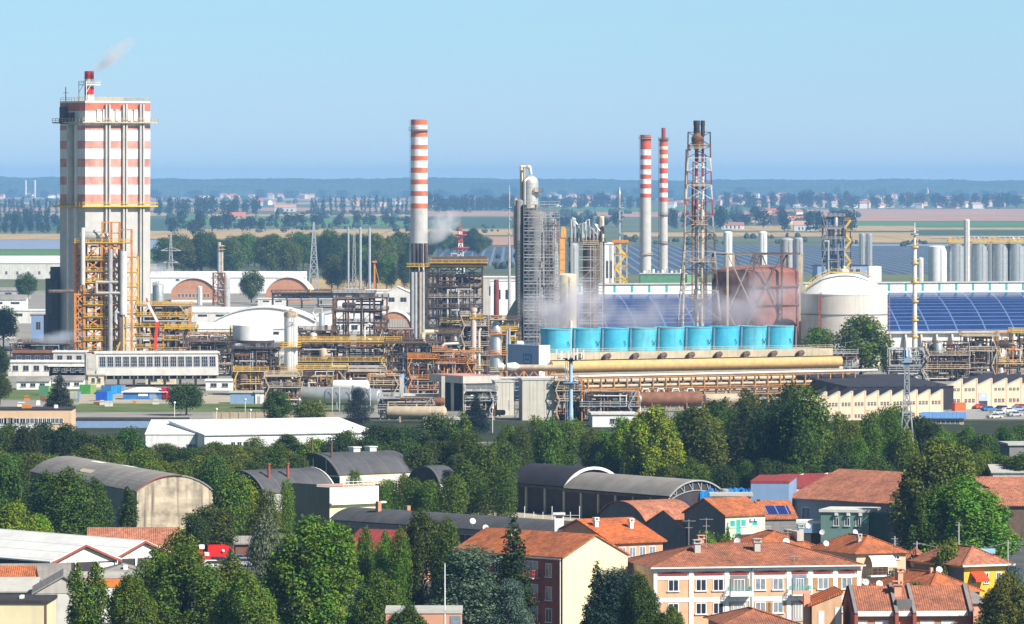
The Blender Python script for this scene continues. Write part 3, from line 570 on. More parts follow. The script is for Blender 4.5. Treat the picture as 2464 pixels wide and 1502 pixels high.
def woods(name, rows):
    vs = []; 
    for (x0, x1, g0, g1, t0, t1, n, w0, w1, kd, seed) in rows:
        q = random.Random(seed)
        for i in range(n):
            yg = q.uniform(g0, g1); k = kof(yg); crown, _, w_, h_ = PROTO[kd][q.randrange(3)]; x = x0 + (x1 - x0) * (i + q.uniform(.1, .9)) / n
            co = np.empty(len(crown.vertices) * 3, np.float32); crown.vertices.foreach_get('co', co); co = co.reshape(-1, 3); a = q.uniform(0, 6.28); sx = q.uniform(w0, w1) * k / w_; g = ground(x, yg)
            r = np.array([[math.cos(a), math.sin(a)], [-math.sin(a), math.cos(a)]]); p = np.empty_like(co); p[:, :2] = co[:, :2] @ r * sx + (g.x, g.y); p[:, 2] = co[:, 2] * (yg - q.uniform(t0, t1)) * k / h_; vs.append(p)
    v = np.concatenate(vs); n = len(v) // 4; me = bpy.data.meshes.new(name); me.vertices.add(4 * n); me.vertices.foreach_set('co', v.astype(np.float32).ravel()); me.loops.add(4 * n); me.loops.foreach_set('vertex_index', np.arange(4 * n, dtype=np.int32)); me.polygons.add(n)
    me.polygons.foreach_set('loop_start', np.arange(0, 4 * n, 4, dtype=np.int32)); me.update(calc_edges=True); me.materials.append(FOL)
    o = bpy.data.objects.new(name, me); COL.objects.link(o); o.color = (.032, .052, .03, 1); o['kind'] = 'stuff'
woods('distant_woods', WOODS)
# ================================================================== PLANT: helpers
PIPES = ['alu', 'grey', 'tan', 'rust', 'steel', 'offwhite', 'brown', 'dark', 'dark', 'brown', 'rust', 'conc_dk']  # repeated dark tones paint in the shade deep inside the units
def dome(r, h, n=5):            # profile of a dished end, from the rim upwards
    return [(r * math.cos(math.pi / 2 * i / n), h * math.sin(math.pi / 2 * i / n)) for i in range(n + 1)]
def vessel(s, x, y, z0, z1, r, m, name='vessel', n=14):
    h = r * .45; b = MB()
    b.lathe((x, y, 0), [(0, z0), (r * .7, z0 + h * .3), (r, z0 + h)] + [(q, z1 - h + t) for q, t in dome(r, h)], n)
    b.lathe((x, y, 0), [(r * 1.03, z0 + (z1 - z0) * .35), (r * 1.03, z0 + (z1 - z0) * .35 + .15)], n)
    b.cyl((x, y, z1 - .1), (x, y, z1 + r * .5), r * .16, n=6)
    return s.part(name, b, M[m])
def drum(s, x0, x1, y, z, r, m, name='drum', n=16, par=None):
    h = r * .5; b = MB()
    b.lathe((0, y, z), [(q, x0 + h - t) for q, t in reversed(dome(r, h))] + [(q, x1 - h + t) for q, t in dome(r, h)], n, axis='x')
    for f in (.25, .75): b.box(x0 + (x1 - x0) * f - .2, x0 + (x1 - x0) * f + .2, y - r * .8, y + r * .8, z - r * 1.5, z - r * .55)
    b.cyl((x0 + (x1 - x0) * .5, y, z + r * .9), (x0 + (x1 - x0) * .5, y, z + r * 1.35), r * .2, n=8)
    return s.part(name, b, M[m], par)
def platform(s, x0, x1, y0, y1, z, m='yellow', name='platform', rail=True, w=.14):
    b = MB(); b.box(x0, x1, y0, y1, z - .12, z)
    for q in (y0, y1): b.box(x0 - .05, x1 + .05, q - .08, q + .08, z - .2, z + .06, 1)
    o = s.part(name, b, [M['brown'] if m in ('yellow', 'orange') else M[m], M[m]])
    if rail:
        r = MB(); r.rail([(x0, y0, z), (x1, y0, z), (x1, y1, z), (x0, y1, z)], 1.1, w, 2.2, True); s.part('railing', r, M[m], o)
    return o
def frame(s, xs, ys, zs, w, m, brace='X', bm=None, name='frame'):
    """columns at every (x,y), beams at every z, diagonal bracing in the front and back planes"""
    b = MB()
    for x in xs:
        for y in ys: b.box(x - w / 2, x + w / 2, y - w / 2, y + w / 2, 0, zs[-1])
    for z in zs:
        for y in ys: b.box(xs[0], xs[-1], y - w * .36, y + w * .36, z - w * .9, z - w * .1)
        for x in xs: b.box(x - w * .34, x + w * .34, ys[0], ys[-1], z - w * .84, z - w * .16)
    o = s.part(name, b, M[m])
    if brace:
        d = MB(); zz = [0] + list(zs)
        for i in range(len(xs) - 1):
            for j in range(len(zz) - 1):
                if brace == 'some' and (i + j) % 2: continue
                for y in (ys[0],):
                    d.bar((xs[i], y, zz[j]), (xs[i + 1], y, zz[j + 1]), w * .5)
                    if brace != 'some': d.bar((xs[i + 1], y + .02, zz[j]), (xs[i], y + .02, zz[j + 1]), w * .5)
        if d.v: s.part('bracing', d, M[bm or m], o)
    return o
def rand_pipe(s, q, X, Y, Zr, r, m, name='pipe'):
    p = [Vector((q.uniform(*X), q.uniform(*Y), q.uniform(*Zr)))]
    ax = q.choice('xz')
    for _ in range(q.randint(2, 4)):
        c = p[-1].copy()
        if ax == 'x': c.x = q.uniform(*X)
        elif ax == 'y': c.y = q.uniform(*Y)
        else: c.z = q.uniform(*Zr)
        if (c - p[-1]).length > r * 3: p.append(c)
        ax = q.choice([a for a in 'xxzzy' if a != ax])
    if len(p) < 2: return
    b = MB(); b.pipe(p, r, 6); return s.part(name, b, M[m])
def unit(name, label, x0, x1, ytop, yg, depth=14, nx=4, nz=4, m='orange', pm='yellow', seed=1, vessels=6, pipes=14, brace='X', bm=None, top=True, rot=0, vm=PIPES, pw=1.0, cat='process unit', pr=(.12, .4), skip=()):
    """open steel structure with decks, vessels and pipework"""
    q = random.Random(seed); s = Site(name, label, cat, x0, yg, rot); W_ = s.W(x1 - x0) / math.cos(rad(rot)); Hh = s.Z(ytop)
    xs = [W_ * i / nx for i in range(nx + 1)]; zs = [Hh * (i + 1) / nz for i in range(nz)]; cw = .42 * pw
    frame(s, xs, [0, depth], zs, cw, m, brace, bm)
    for i, z in enumerate(zs):
        if i in skip or (i == nz - 1 and not top): continue
        a, c = (0, nx) if q.random() < .6 else sorted(q.sample(range(nx + 1), 2)) if nx > 1 else (0, 1)
        platform(s, xs[a] - .6, xs[c] + .6, -.9, depth + .5, z + .02, pm)
    for _ in range(vessels):
        j = q.randrange(nz); z0 = (zs[j - 1] if j else 0) + .05; z1 = z0 + (Hh / nz) * q.uniform(.6, 1.0)
        x = q.uniform(0, W_); y = q.uniform(.4, depth * .5); mm = q.choice(vm)
        if q.random() < .6: vessel(s, x, y, z0, z1, q.uniform(.6, 1.5), mm)
        else: drum(s, x, x + q.uniform(3, 6), y, z0 + 1.7, q.uniform(.6, 1.1), mm)
    for _ in range(pipes):
        rand_pipe(s, q, (-.5, W_ + .5), (-.8, depth * .35), (.4, Hh), q.uniform(*pr), q.choice(vm))
    st = MB(); x = W_ * q.choice([.02, .9])                       # zigzag stair
    for i in range(nz):
        za = zs[i - 1] if i else 0; dx = W_ * .16 * (1 if i % 2 else -1)
        st.bar((x - dx / 2, -1.3, za), (x + dx / 2, -1.3, zs[i]), .16, .28)
    s.part('stair', st, M[pm])
    return s
def stack(name, label, x, yg, wpx, bands, mats, group=None, taper=1.0, plats=(), cat='chimney', n=24, rim=True, pm='steel'):
    """round chimney: bands = rows of the photo from top to bottom, mats = one per band"""
    s = Site(name, label, cat, x, yg, 0, group); r = s.W(wpx) / 2; zt, zb = s.Z(bands[0]), s.Z(bands[-1])
    um = list(dict.fromkeys(mats)); prof = []; mi = []
    rr = lambda z: r * (1 + (taper - 1) * (zt - z) / (zt + 1e-6))
    for y, m in zip(reversed(bands[1:]), reversed(mats)): prof.append((rr(max(0, s.Z(y))), max(0, s.Z(y)))); mi.append(um.index(m))
    prof.append((r, zt)); b = MB(); b.lathe((0, 0, 0), prof, n, mi)
    if rim: b.lathe((0, 0, 0), [(r, zt), (r * .82, zt), (r * .8, zt - 1.5), (0, zt - 1.5)], n, len(um))
    s.part('shaft', b, [M[m] for m in um] + [M['dark']])
    for y in plats:
        z = s.Z(y); p = MB(); q = rr(z); p.lathe((0, 0, 0), [(q * .95, z - .3), (q * 1.32, z - .25), (q * 1.32, z), (q * .95, z)], n, smooth=False)
        for i in range(12):
            a = i * math.pi / 6; c = (math.cos(a) * q * 1.3, math.sin(a) * q * 1.3, z); p.bar(c, (c[0], c[1], z + 1.1), .1)
        p.lathe((0, 0, 0), [(q * 1.28, z + 1.0), (q * 1.33, z + 1.0), (q * 1.33, z + 1.15), (q * 1.28, z + 1.15)], n, smooth=False)
        s.part('platform', p, M[pm])
    l = MB(); l.rail([(-r * 1.02 - .5, -.3, 0)], 0); l.bar((-rr(0) - .4, -.25, 0), (-r - .4, -.25, zt), .14); l.bar((-rr(0) - .4, .25, 0), (-r - .4, .25, zt), .14)
    for i in range(int(zt / 3)): z = 3 * i; x_ = -rr(z) - .4; l.bar((x_ + .5, 0, z), (x_, 0, z), .1)
    s.part('ladder', l, M[pm]); s.r = r; return s
def lattice(s, x, y, zs, hw, w, m, mats=None, name='lattice', depth=None, par=None):
    """four legged lattice; zs levels and half-widths hw at each level"""
    b = MB(); um = [m] if mats is None else list(dict.fromkeys(mats))
    C = lambda i, k: Vector((x + (hw[i] if k in (1, 2) else -hw[i]), y + (hw[i] if k in (2, 3) else -hw[i]), zs[i]))
    for i in range(len(zs) - 1):
        mi = 0 if mats is None else um.index(mats[i])
        for k in range(4):
            b.bar(C(i, k), C(i + 1, k), w, mi=mi); b.bar(C(i + 1, k), C(i + 1, (k + 1) % 4), w * .7, mi=mi)
            if k in (0, 1, 2, 3): b.bar(C(i, k), C(i + 1, (k + 1) % 4), w * .6, mi=mi); b.bar(C(i, (k + 1) % 4), C(i + 1, k), w * .6, mi=mi)
    return s.part(name, b, [M[q] for q in um], par)
def mast(name, label, x, yg, ytop, wb, wt, n, m, mats=None, w=.22, group=None, cat='mast', power=1.0):
    s = Site(name, label, cat, x, yg, 0, group); H_ = s.Z(ytop)
    zs = [H_ * (1 - (1 - i / n) ** 1.25) for i in range(n + 1)]; hw = [s.W(wb + (wt - wb) * (z / H_) ** power) / 2 for z in zs]
    lattice(s, 0, 0, zs, hw, w, m, mats); s.h = H_; return s
# ================================================================== STRIPED TOWER
s = T = Site('striped_tower', 'tall concrete tower with faded red and white bands and thin red stacks on top', 'tower', 205, 850, 31)
Wf, Dp = 25.6, 19.5
rows = [243, 247, 267, 293, 302, 313, 339, 358, 382, 402, 425, 445, 468, 492, 850]
cols = ['tower_white', 'tower_red', 'tower_white', 'tower_white', 'faded', 'tower_white', 'faded', 'tower_white', 'faded', 'tower_white', 'faded', 'tower_white', 'faded', 'conc_lt']
um = list(dict.fromkeys(cols)); b = MB()
for (ya, yb, c) in zip(rows, rows[1:], cols):
    z1, z0 = s.Z(ya), max(0, s.Z(yb)); mi = um.index(c)
    for p, q in (((0, 0), (Wf, 0)), ((Wf, 0), (Wf, Dp)), ((Wf, Dp), (0, Dp)), ((0, Dp), (0, 0))):
        b.quad((*p, z0), (*q, z0), (*q, z1), (*p, z1), mi=mi)
b.quad((0, 0, s.Z(243)), (Wf, 0, s.Z(243)), (Wf, Dp, s.Z(243)), (0, Dp, s.Z(243)), mi=um.index('conc_lt') if 'conc_lt' in um else 0)
s.part('shaft', b, [M[c] for c in um])
fr = lambda px: (px - 205) / 157 * Wf
for a in (253, 261, 295, 302, 336, 343):
    p = MB(); p.box(fr(a) - .30, fr(a) + .30, -1.1, -.003, 0, s.Z(252 if a < 300 else 250)); s.part('duct', p, M['conc_lt'])
for a in (.62, .32):
    p = MB(); p.box(-.9, -.003, Dp * a - .35, Dp * a + .35, 0, s.Z(300)); s.part('duct', p, M['white'])
p = MB(); p.prism([(0, s.Z(500)), (-.01, s.Z(300)), (-2.4, s.Z(305)), (-1.6, s.Z(500))], Dp * .42, Dp * .5, axis='y'); s.part('duct', p, M['conc'])
for yy, mm in ((293, 'tan'), (495, 'yellow')):
    z = s.Z(yy); p = MB(); p.box(-2, Wf + 2, -2, Dp + 2, z - .5, z); o = s.part('gallery', p, M[mm]); r_ = MB(); r_.rail([(-2, -2, z), (Wf + 2, -2, z), (Wf + 2, Dp + 2, z), (-2, Dp + 2, z)], 1.2, .14, 2.5, True); s.part('railing', r_, M[mm], o)
    for k in range(9): p = MB()
p = MB(); p.rail([(.2, .2, s.Z(243)), (Wf - .2, .2, s.Z(243)), (Wf - .2, Dp - .2, s.Z(243)), (.2, Dp - .2, s.Z(243))], 1.3, .12, 2.0, True); s.part('roof_railing', p, M['yellow'])
for i in range(8):                                               # pale louvre boxes under the roof edge
    a = fr(236 + i * 15); p = MB(); p.box(a - .7, a + .7, -.5, -.004, s.Z(291), s.Z(263)); s.part('louvre', p, M['offwhite'])
zr = s.Z(243)
for i, (dx, dy) in enumerate(((2.6, 2.6), (4.2, 3.2), (3.0, 4.8), (4.7, 5.1))):
    p = MB(); zz = [zr, s.Z(228), s.Z(209), s.Z(190), s.Z(171)]; p.lathe((dx, dy, 0), [(.75, z) for z in zz] + [(.5, zz[-1])], 12, [0, 1, 0, 1, 1]); s.part('vent_stack', p, [M['white'], mat('bright_red', (.62, .03, .04))])
p = MB(); p.box(.9, 6.5, .9, 6.7, s.Z(203) - .3, s.Z(203)); p.rail([(.9, .9, s.Z(203)), (6.5, .9, s.Z(203)), (6.5, 6.7, s.Z(203)), (.9, 6.7, s.Z(203))], 1.1, .14, 1.5, True)
for c in ((.9, .9), (.9, 6.7)): p.bar((*c, zr), (*c, s.Z(196)), .2); p.bar((*c, zr + 3), (c[0] + 2, c[1], zr + 6), .15)
s.part('stack_platform', p, M['white'])
p = MB(); p.bar((1, 17, zr), (1, 17, zr + 5), .25); p.bar((0, 17, zr + 3), (2, 17, zr + 3), .2); p.box(-2, 0, 13, 16, zr - 8, zr - 2); p.box(-1.6, -.1, 8, 10, zr - 7, zr - 4); s.part('mast', p, M['dark'])
p = MB(); p.box(-1.8, 2.2, Dp + .01, Dp + 4, 0, s.Z(644)); p.box(-4.2, -1.803, Dp - 2, Dp + 3, 0, s.Z(672)); p.box(-5.4, -4.203, Dp - 1, Dp + 2, 0, s.Z(760)); s.part('lift_annex', p, M['dark'])
p = MB(); p.pipe([(-16, -3, s.Z(700)), (-6, -3, s.Z(700)), (3, -3, s.Z(700))], .6); s.part('pipe', p, M['brown'])
# orange process frames at its foot
s = Site('process_tower', 'tall orange braced frame with a horizontal drum on top, before the striped tower', 'process unit', 181, 868)
X, Z = s.X, s.Z
zs = [Z(v) for v in (845, 818, 790, 762, 733, 706, 679, 652, 625, 584)]; xs = [X(v) for v in (181, 203, 245, 266, 286)]
frame(s, xs, [0, 9], zs, .78, 'orange', 'X', 'orange')
for i, z in enumerate(zs): platform(s, xs[0 if i == 9 else 1] - .3, xs[-1] + (4 if i == 9 else 0), -.8, 9.5, z + .02, 'yellow')
q = random.Random(4)
for i in range(26):
    j = q.randrange(9); z0 = zs[j - 1] if j else 0; vessel(s, q.uniform(xs[0] + 1, xs[-1] - 1), q.uniform(1.5, 6), z0 + .1, z0 + q.uniform(2.2, 3.6), q.uniform(.6, 1.4), q.choice(['dark', 'brown', 'dark', 'alu', 'rust', 'conc_dk']))  # mostly dark vessels, coloured to stand in for the shade inside the frame
for i in range(26): rand_pipe(s, q, (xs[0], xs[-1] + 1), (-.4, 5), (1, Z(590)), q.uniform(.15, .4), q.choice(['alu', 'grey', 'dark', 'brown', 'rust', 'offwhite']))
drum(s, X(188), X(262), 3.5, Z(570), 1.7, 'alu'); frame(s, [X(245), X(266), X(286)], [0.6, 6], [Z(584), Z(560), Z(534)], .4, 'orange', None, name='top_frame')
frame(s, [X(286.5), X(315)], [0.3, 6], [Z(584), Z(552)], .35, 'orange', None, name='top_frame')
for px, y0, y1, r, m in ((297, 605, 757, 1.25, 'offwhite'), (200, 548, 685, .75, 'offwhite'), (266, 600, 845, .8, 'grey'), (290, 600, 845, .7, 'brown')):
    p = MB(); p.pipe([(X(px), -1.8, Z(y1)), (X(px), -1.8, Z(y0))], r, 12); s.part('riser', p, M[m])
p = MB(); p.pipe([(X(285), -2.2, Z(679)), (X(233), -2.2, Z(679)), (X(233), -2.2, Z(705)), (X(292), -2.2, Z(705))], .5, 8); s.part('pipe', p, M['alu'])
p = MB(); p.pipe([(X(279), -2, Z(775)), (X(279), -2, Z(752)), (X(298), -2, Z(752)), (X(303), -2, Z(762))], .5, 8); s.part('pipe', p, M['alu'])
p = MB(); p.bar((X(278), -3, Z(858)), (X(290), -3, Z(823)), 1.6, .5); s.part('stair', p, M['yellow'])
s = Site('stair_tower', 'slim yellow stair frame between the two orange process frames', 'stair tower', 300, 862)
frame(s, [s.X(300), s.X(316), s.X(331)], [0, 4], [s.Z(v) for v in (820, 788, 755, 722, 690, 655, 618)], .4, 'yellow', 'X')
for v in (788, 755, 722, 690, 655, 618): platform(s, s.X(300), s.X(331), -.5, 4, s.Z(v) + .02)
unit('process_unit', 'broad orange and yellow frame under a silver domed vessel, right of the tall one', 330, 455, 735, 862, 12, 4, 5, 'orange', 'yellow', 5, 14, 24, 'some')
s = Site('silver_vessel', 'shiny domed silver vessel on top of the broad orange process frame', 'vessel', 380, 856)
vessel(s, 0, 4, s.Z(733), s.Z(683), s.W(12), 'steel', 'shell', 18); frame(s, [s.X(368), s.X(392)], [1, 7], [s.Z(770), s.Z(735)], .4, 'orange', None); platform(s, s.X(364), s.X(402), .5, 7.5, s.Z(733))
p = MB(); p.pipe([(s.X(368), 4, s.Z(735)), (s.X(368), 4, s.Z(682)), (s.X(376), 4, s.Z(680))], .4); s.part('pipe', p, M['alu'])
unit('process_unit', 'low grey and yellow pipework frame under the glazed gallery end', 400, 470, 790, 872, 8, 3, 3, 'brown', 'yellow', 15, 8, 12, None)
s = Site('crane_truck', 'red and white telescopic crane with a bent boom before the broad orange frame', 'crane', 374, 874)
p = MB(); p.box(-3.2, 3.4, -1.2, 1.2, .8, 1.7); p.box(1.6, 3.4, -1.2, 1.2, 1.7, 3.0); s.part('body', p, M['red'])
for wx in (-2.4, -1, .4, 2.4):
    p = MB(); p.cyl((wx, -1.3, .55), (wx, 1.3, .55), .55, n=10); s.part('wheel', p, M['dark'])
p = MB(); p.bar((-.5, 0, 1.6), (s.X(379), 0, s.Z(775)), 1.0); s.part('boom', p, mat('crane_red', (.75, .06, .02)))
p = MB(); p.bar((s.X(379), 0, s.Z(775)), (s.X(355), 0, s.Z(728)), .75); s.part('boom', p, M['white'], label='white upper boom'); p = MB(); p.bar((s.X(355), 0, s.Z(728)), (s.X(352), 0, s.Z(718)), .6); s.part('basket', p, M['red'])
# ================================================================== CHIMNEYS, FLARE
ch = [288, 301, 311, 318, 330, 349, 359.5, 375.6, 387, 404, 416.5, 432, 444, 460, 472, 489.6, 502, 740]
brick = 'chimney_red'; M[brick] = mat('chimney_red', (.62, .155, .06), var=.4, scale=.25, stain=.25)
stack('chimney', 'thick round chimney with orange red and white rings and a pale concrete shaft', 1008, 740, 40, ch, [brick, 'tower_white', brick, brick] + ['tower_white', brick] * 6 + ['conc_lt'], None, 1.06, (313,), n=32)
M['chimney_dark_red'] = mat('chimney_dark_red', (.32, .06, .05), var=.2)
stack('chimney', 'slim ringed chimney with a flat dark red top, left one of the pair', 1553, 722, 26, [325, 341, 360, 374, 384, 397, 408, 420, 431, 443, 454, 466, 476, 722], ['chimney_dark_red', 'red', 'white', 'red', 'white', 'red', 'white', 'red', 'white', 'red', 'white', 'red', 'conc_lt'], None, 1.02, (333, 612), n=24, pm='tan')
c2 = stack('chimney', 'slim ringed chimney with a narrow top pipe, right one of the pair', 1596, 722, 20, [334, 341, 352, 360, 372, 381, 394, 405, 418, 429, 441, 452, 464, 475, 486, 722], ['chimney_dark_red', 'red', 'cream', 'red', 'cream', 'red', 'white', 'red', 'white', 'red', 'white', 'red', 'white', 'red', 'conc_lt'], None, 1.0, (337, 518, 586), pm='brown')
p = MB(); p.lathe((0, 0, 0), [(c2.r * .5, c2.Z(336)), (c2.r * .5, c2.Z(308)), (c2.r * .3, c2.Z(308)), (0, c2.Z(309))], 12); c2.part('top_pipe', p, M['chimney_dark_red'])
s = FL = Site('flare_tower', 'tall red and white lattice flare tower with two dark tipped flare pipes', 'flare tower', 1683, 884)
lv = [884, 770, 700, 650, 605, 560, 520, 480, 445, 412, 380, 350, 318]; hwp = [58, 51, 45, 41, 38, 35, 33, 31, 29.5, 28.5, 27.5, 27, 26.5]
lm = ['brown', 'grey'] * 3 + ['chimney_dark_red', 'offwhite', 'chimney_dark_red', 'offwhite', 'brown', 'dark']; lattice(s, 0, 6, [s.Z(v) for v in lv], [s.W(v) for v in hwp], .22, 'steel', lm)
fz = [884, 545, 520, 505, 480, 460, 440, 425, 405, 390, 370, 330]; fm = ['tan', 'red', 'offwhite', 'chimney_dark_red', 'white', 'red', 'white', 'chimney_dark_red', 'white', 'chimney_dark_red', 'rust']
for dx, r, tip, nm in ((-.8, .62, 290, 1), (1.17, .42, 290, 2)):
    u = list(dict.fromkeys(fm)); p = MB(); p.lathe((dx, 6, 0), [(r, s.Z(v)) for v in fz], 12, [u.index(c) for c in fm]); o = s.part('flare_pipe', p, [M[c] for c in u])
    p = MB(); p.lathe((dx, 6, 0), [(r, s.Z(330)), (r * 1.7, s.Z(322)), (r * 1.55, s.Z(303)), (r * 1.75, s.Z(301)), (r * 1.7, s.Z(tip)), (r * 1.2, s.Z(tip)), (0, s.Z(tip + 3))], 14); s.part('flare_tip', p, M['dark'], o)
p = MB(); p.lathe((-.7, 5.2, 0), [(.7, s.Z(360)), (1.7, s.Z(348)), (1.9, s.Z(332)), (.8, s.Z(320))], 14); s.part('molecular_seal', p, M['rust'])
for v, hwv in ((356, 3.2), (447, 2.2), (540, 2.6), (630, 5.2), (720, 3)): platform(s, -hwv, hwv, 2, 10, s.Z(v), 'tan', w=.12)
q = random.Random(88)
for i in range(16): rand_pipe(s, q, (-2.6, 2.6), (3, 8), (s.Z(780), s.Z(370)), q.uniform(.12, .25), q.choice(['rust', 'brown', 'grey', 'dark']))
for dx, dy, m in ((-4.2, 3, 'tan'), (.8, 3.6, 'tan')): p = MB(); p.pipe([(dx - 1.5, dy, 0), (dx, dy, s.Z(362)), (dx + 1.2, dy + 2, s.Z(360))] if dx < 0 else [(dx, dy, 0), (dx, dy, s.Z(480))], .38, 8); s.part('riser', p, M[m])
# ================================================================== LATTICE PYLONS AND THIN STACKS
mast('pylon', 'pale lattice pylon with a needle top behind the low white halls', 755, 712, 535, 26, 2, 9, 'steel', w=.45, cat='pylon')
s = mast('pylon', 'thin grey power pylon with cross arms between the striped tower and the wood', 411, 705, 560, 15, 2, 8, 'grey', w=.3, cat='pylon')
for y, h in ((603, 24), (632, 18)): p = MB(); p.bar((-s.W(h), 0, s.Z(y)), (s.W(h), 0, s.Z(y)), .5); p.bar((-s.W(h), 0, s.Z(y)), (0, 0, s.Z(y - 8)), .3); p.bar((s.W(h), 0, s.Z(y)), (0, 0, s.Z(y - 8)), .3); s.part('cross_arm', p, M['grey'])
s = mast('antenna_mast', 'red and white lattice antenna mast with two round red platforms', 1108, 720, 548, 26, 4, 10, 'white', ['white'] * 4 + ['red', 'white', 'white', 'red', 'white', 'red'], w=.4)
for y, r in ((566, 15), (597, 20)): p = MB(); p.lathe((0, 0, 0), [(s.W(r * .3), s.Z(y + 3)), (s.W(r), s.Z(y)), (s.W(r), s.Z(y - 2)), (s.W(r * .3), s.Z(y - 2))], 14, smooth=False); s.part('platform', p, mat('bright_red', (0, 0, 0)))
p = MB(); p.bar((0, 0, s.h), (0, 0, s.Z(533)), .3); s.part('rod', p, M['red'])
for x, yt, lab in ((838, 547, 'left one'), (867, 547, 'middle one, thicker'), (889, 548, 'right one')):
    s = Site('vent_stack', 'thin white steel stack above the dark deck, %s of three' % lab, 'stack', x, 715, 0, 'three white stacks'); p = MB(); r = s.W(2.4 if x == 838 else 3.2)
    p.lathe((0, 0, 0), [(r, 0), (r, s.Z(640)), (r * .92, s.Z(yt + 8)), (r * .7, s.Z(yt)), (0, s.Z(yt))], 12); s.part('pipe', p, M['steel']); p = MB()
    for z in (690, 660): p.bar((-r, 0, s.Z(z)), (-r - 4, 0, 0), .2); p.bar((r, 0, s.Z(z)), (r + 4, 0, 0), .2)
    s.part('stay', p, M['brown'])
mast('lattice_mast', 'faint blue lattice mast among the three white stacks', 852, 712, 548, 10, 3, 10, 'grey', w=.25)
s = Site('crane_post', 'rusty derrick post with a slanting jib right of the three white stacks', 'derrick', 901, 712); p = MB(); p.bar((0, 0, 0), (0, 0, s.Z(630)), .8); p.bar((0, 0, s.Z(634)), (s.X(915), 0, s.Z(690)), .3); p.box(-1.2, 1.2, -1, 1, s.Z(632), s.Z(628)); s.part('post', p, M['orange'])
for x, yg, yt, w_, m, lab in ((1225, 800, 446, 3, 'grey', 'thin mast with small platforms left of the scaffolded column'), (1490, 720, 450, 5, 'steel', 'slender steel vent pipe with a dark cap right of the scaffolded column')):
    s = Site('vent_pipe', lab, 'stack', x, yg); p = MB(); r = s.W(w_) / 2; p.lathe((0, 0, 0), [(r * 2.2, 0), (r * 2.2, s.Z(600)), (r, s.Z(575)), (r, s.Z(480)), (r * 1.3, s.Z(478)), (r * 1.3, s.Z(462)), (r * .7, s.Z(460)), (r * .7, s.Z(yt)), (0, s.Z(yt))], 10); s.part('pipe', p, M[m])
    for v in (500, 530, 562): p = MB(); p.lathe((0, 0, 0), [(r, s.Z(v)), (r * 4, s.Z(v)), (r * 4, s.Z(v) + .25), (r, s.Z(v) + .25)], 8, smooth=False); s.part('platform', p, M['grey'])
s = Site('white_mast', 'tall white cylindrical mast with ring platforms in front of the solar roof', 'mast', 2200, 895); p = MB(); r = s.W(5)
p.lathe((0, 0, 0), [(r * 1.3, 0), (r * 1.3, s.Z(800)), (r * 1.1, s.Z(780)), (r, s.Z(600)), (r * .55, s.Z(592)), (r * .5, s.Z(555)), (r * .25, s.Z(550)), (r * .25, s.Z(537)), (0, s.Z(536))], 14); s.part('shaft', p, M['offwhite'])
for v in (566, 596, 635, 681, 727, 772, 812): p = MB(); p.lathe((0, 0, 0), [(r, s.Z(v)), (r * 1.9, s.Z(v)), (r * 1.9, s.Z(v) + .5), (r, s.Z(v) + .5)], 12, smooth=False); p.lathe((0, 0, 0), [(r * 1.85, s.Z(v) + 1.3), (r * 1.95, s.Z(v) + 1.3), (r * 1.95, s.Z(v) + 1.5)], 12); s.part('platform', p, M['yellow' if v > 580 else 'grey'])
# ================================================================== SCAFFOLDED COLUMN AND NEIGHBOURS
s = Site('distillation_column', 'silver domed column with an inverted U pipe rising out of the scaffolding', 'column', 1276, 884); p = MB(); r = s.W(19); p.lathe((0, 0, 0), [(r * .96, 0), (r * .96, s.Z(500))], 24); s.part('lower_shell', p, M['conc_dk']); p = MB()
p.lathe((0, 0, 0), [(r, s.Z(520)), (r * .98, s.Z(505)), (r, s.Z(440))] + [(r * a, s.Z(440) + c) for a, c in dome(1, s.W(18))], 24); s.part('shell', p, M['alu'])
p = MB(); p.pipe([(s.X(1254), 0, s.Z(500)), (s.X(1254), 0, s.Z(402)), (s.X(1274), 0, s.Z(402)), (s.X(1277), 0, s.Z(420))], s.W(4), 10); s.part('vapour_pipe', p, M['cream']); p = MB(); p.pipe([(s.X(1261), -1.5, s.Z(500)), (s.X(1261), -1.5, s.Z(404)), (s.X(1270), -1.5, s.Z(400))], s.W(2.4), 8); s.part('vapour_pipe', p, M['tan'])
p = MB(); p.pipe([(s.X(1262), -3.1, s.Z(505)), (s.X(1262), -3.1, s.Z(436)), (s.X(1272), -2, s.Z(428))], s.W(3), 8); s.part('pipe', p, M['steel'])
platform(s, s.X(1252), s.X(1300), -4, 4, s.Z(500), 'tan'); platform(s, s.X(1285), s.X(1306), -3, 3, s.Z(462), 'rust')
s = Site('dark_column', 'dark shaded cylindrical column at the left side of the scaffolding', 'column', 1249, 886); vessel(s, 0, -2, 0, s.Z(480), s.W(9.5), 'conc_dk', 'shell'); vessel(s, s.X(1240), 1, s.Z(600), s.Z(478), s.W(5), 'tan', 'side_vessel')
p = MB(); p.pipe([(s.X(1262), -3.4, 0), (s.X(1262), -3.4, s.Z(492))], .7, 8); s.part('riser', p, M['dark'])
s = Site('scaffolding', 'tall grid of steel scaffolding wrapped around the silver column', 'scaffolding', 1264, 890)
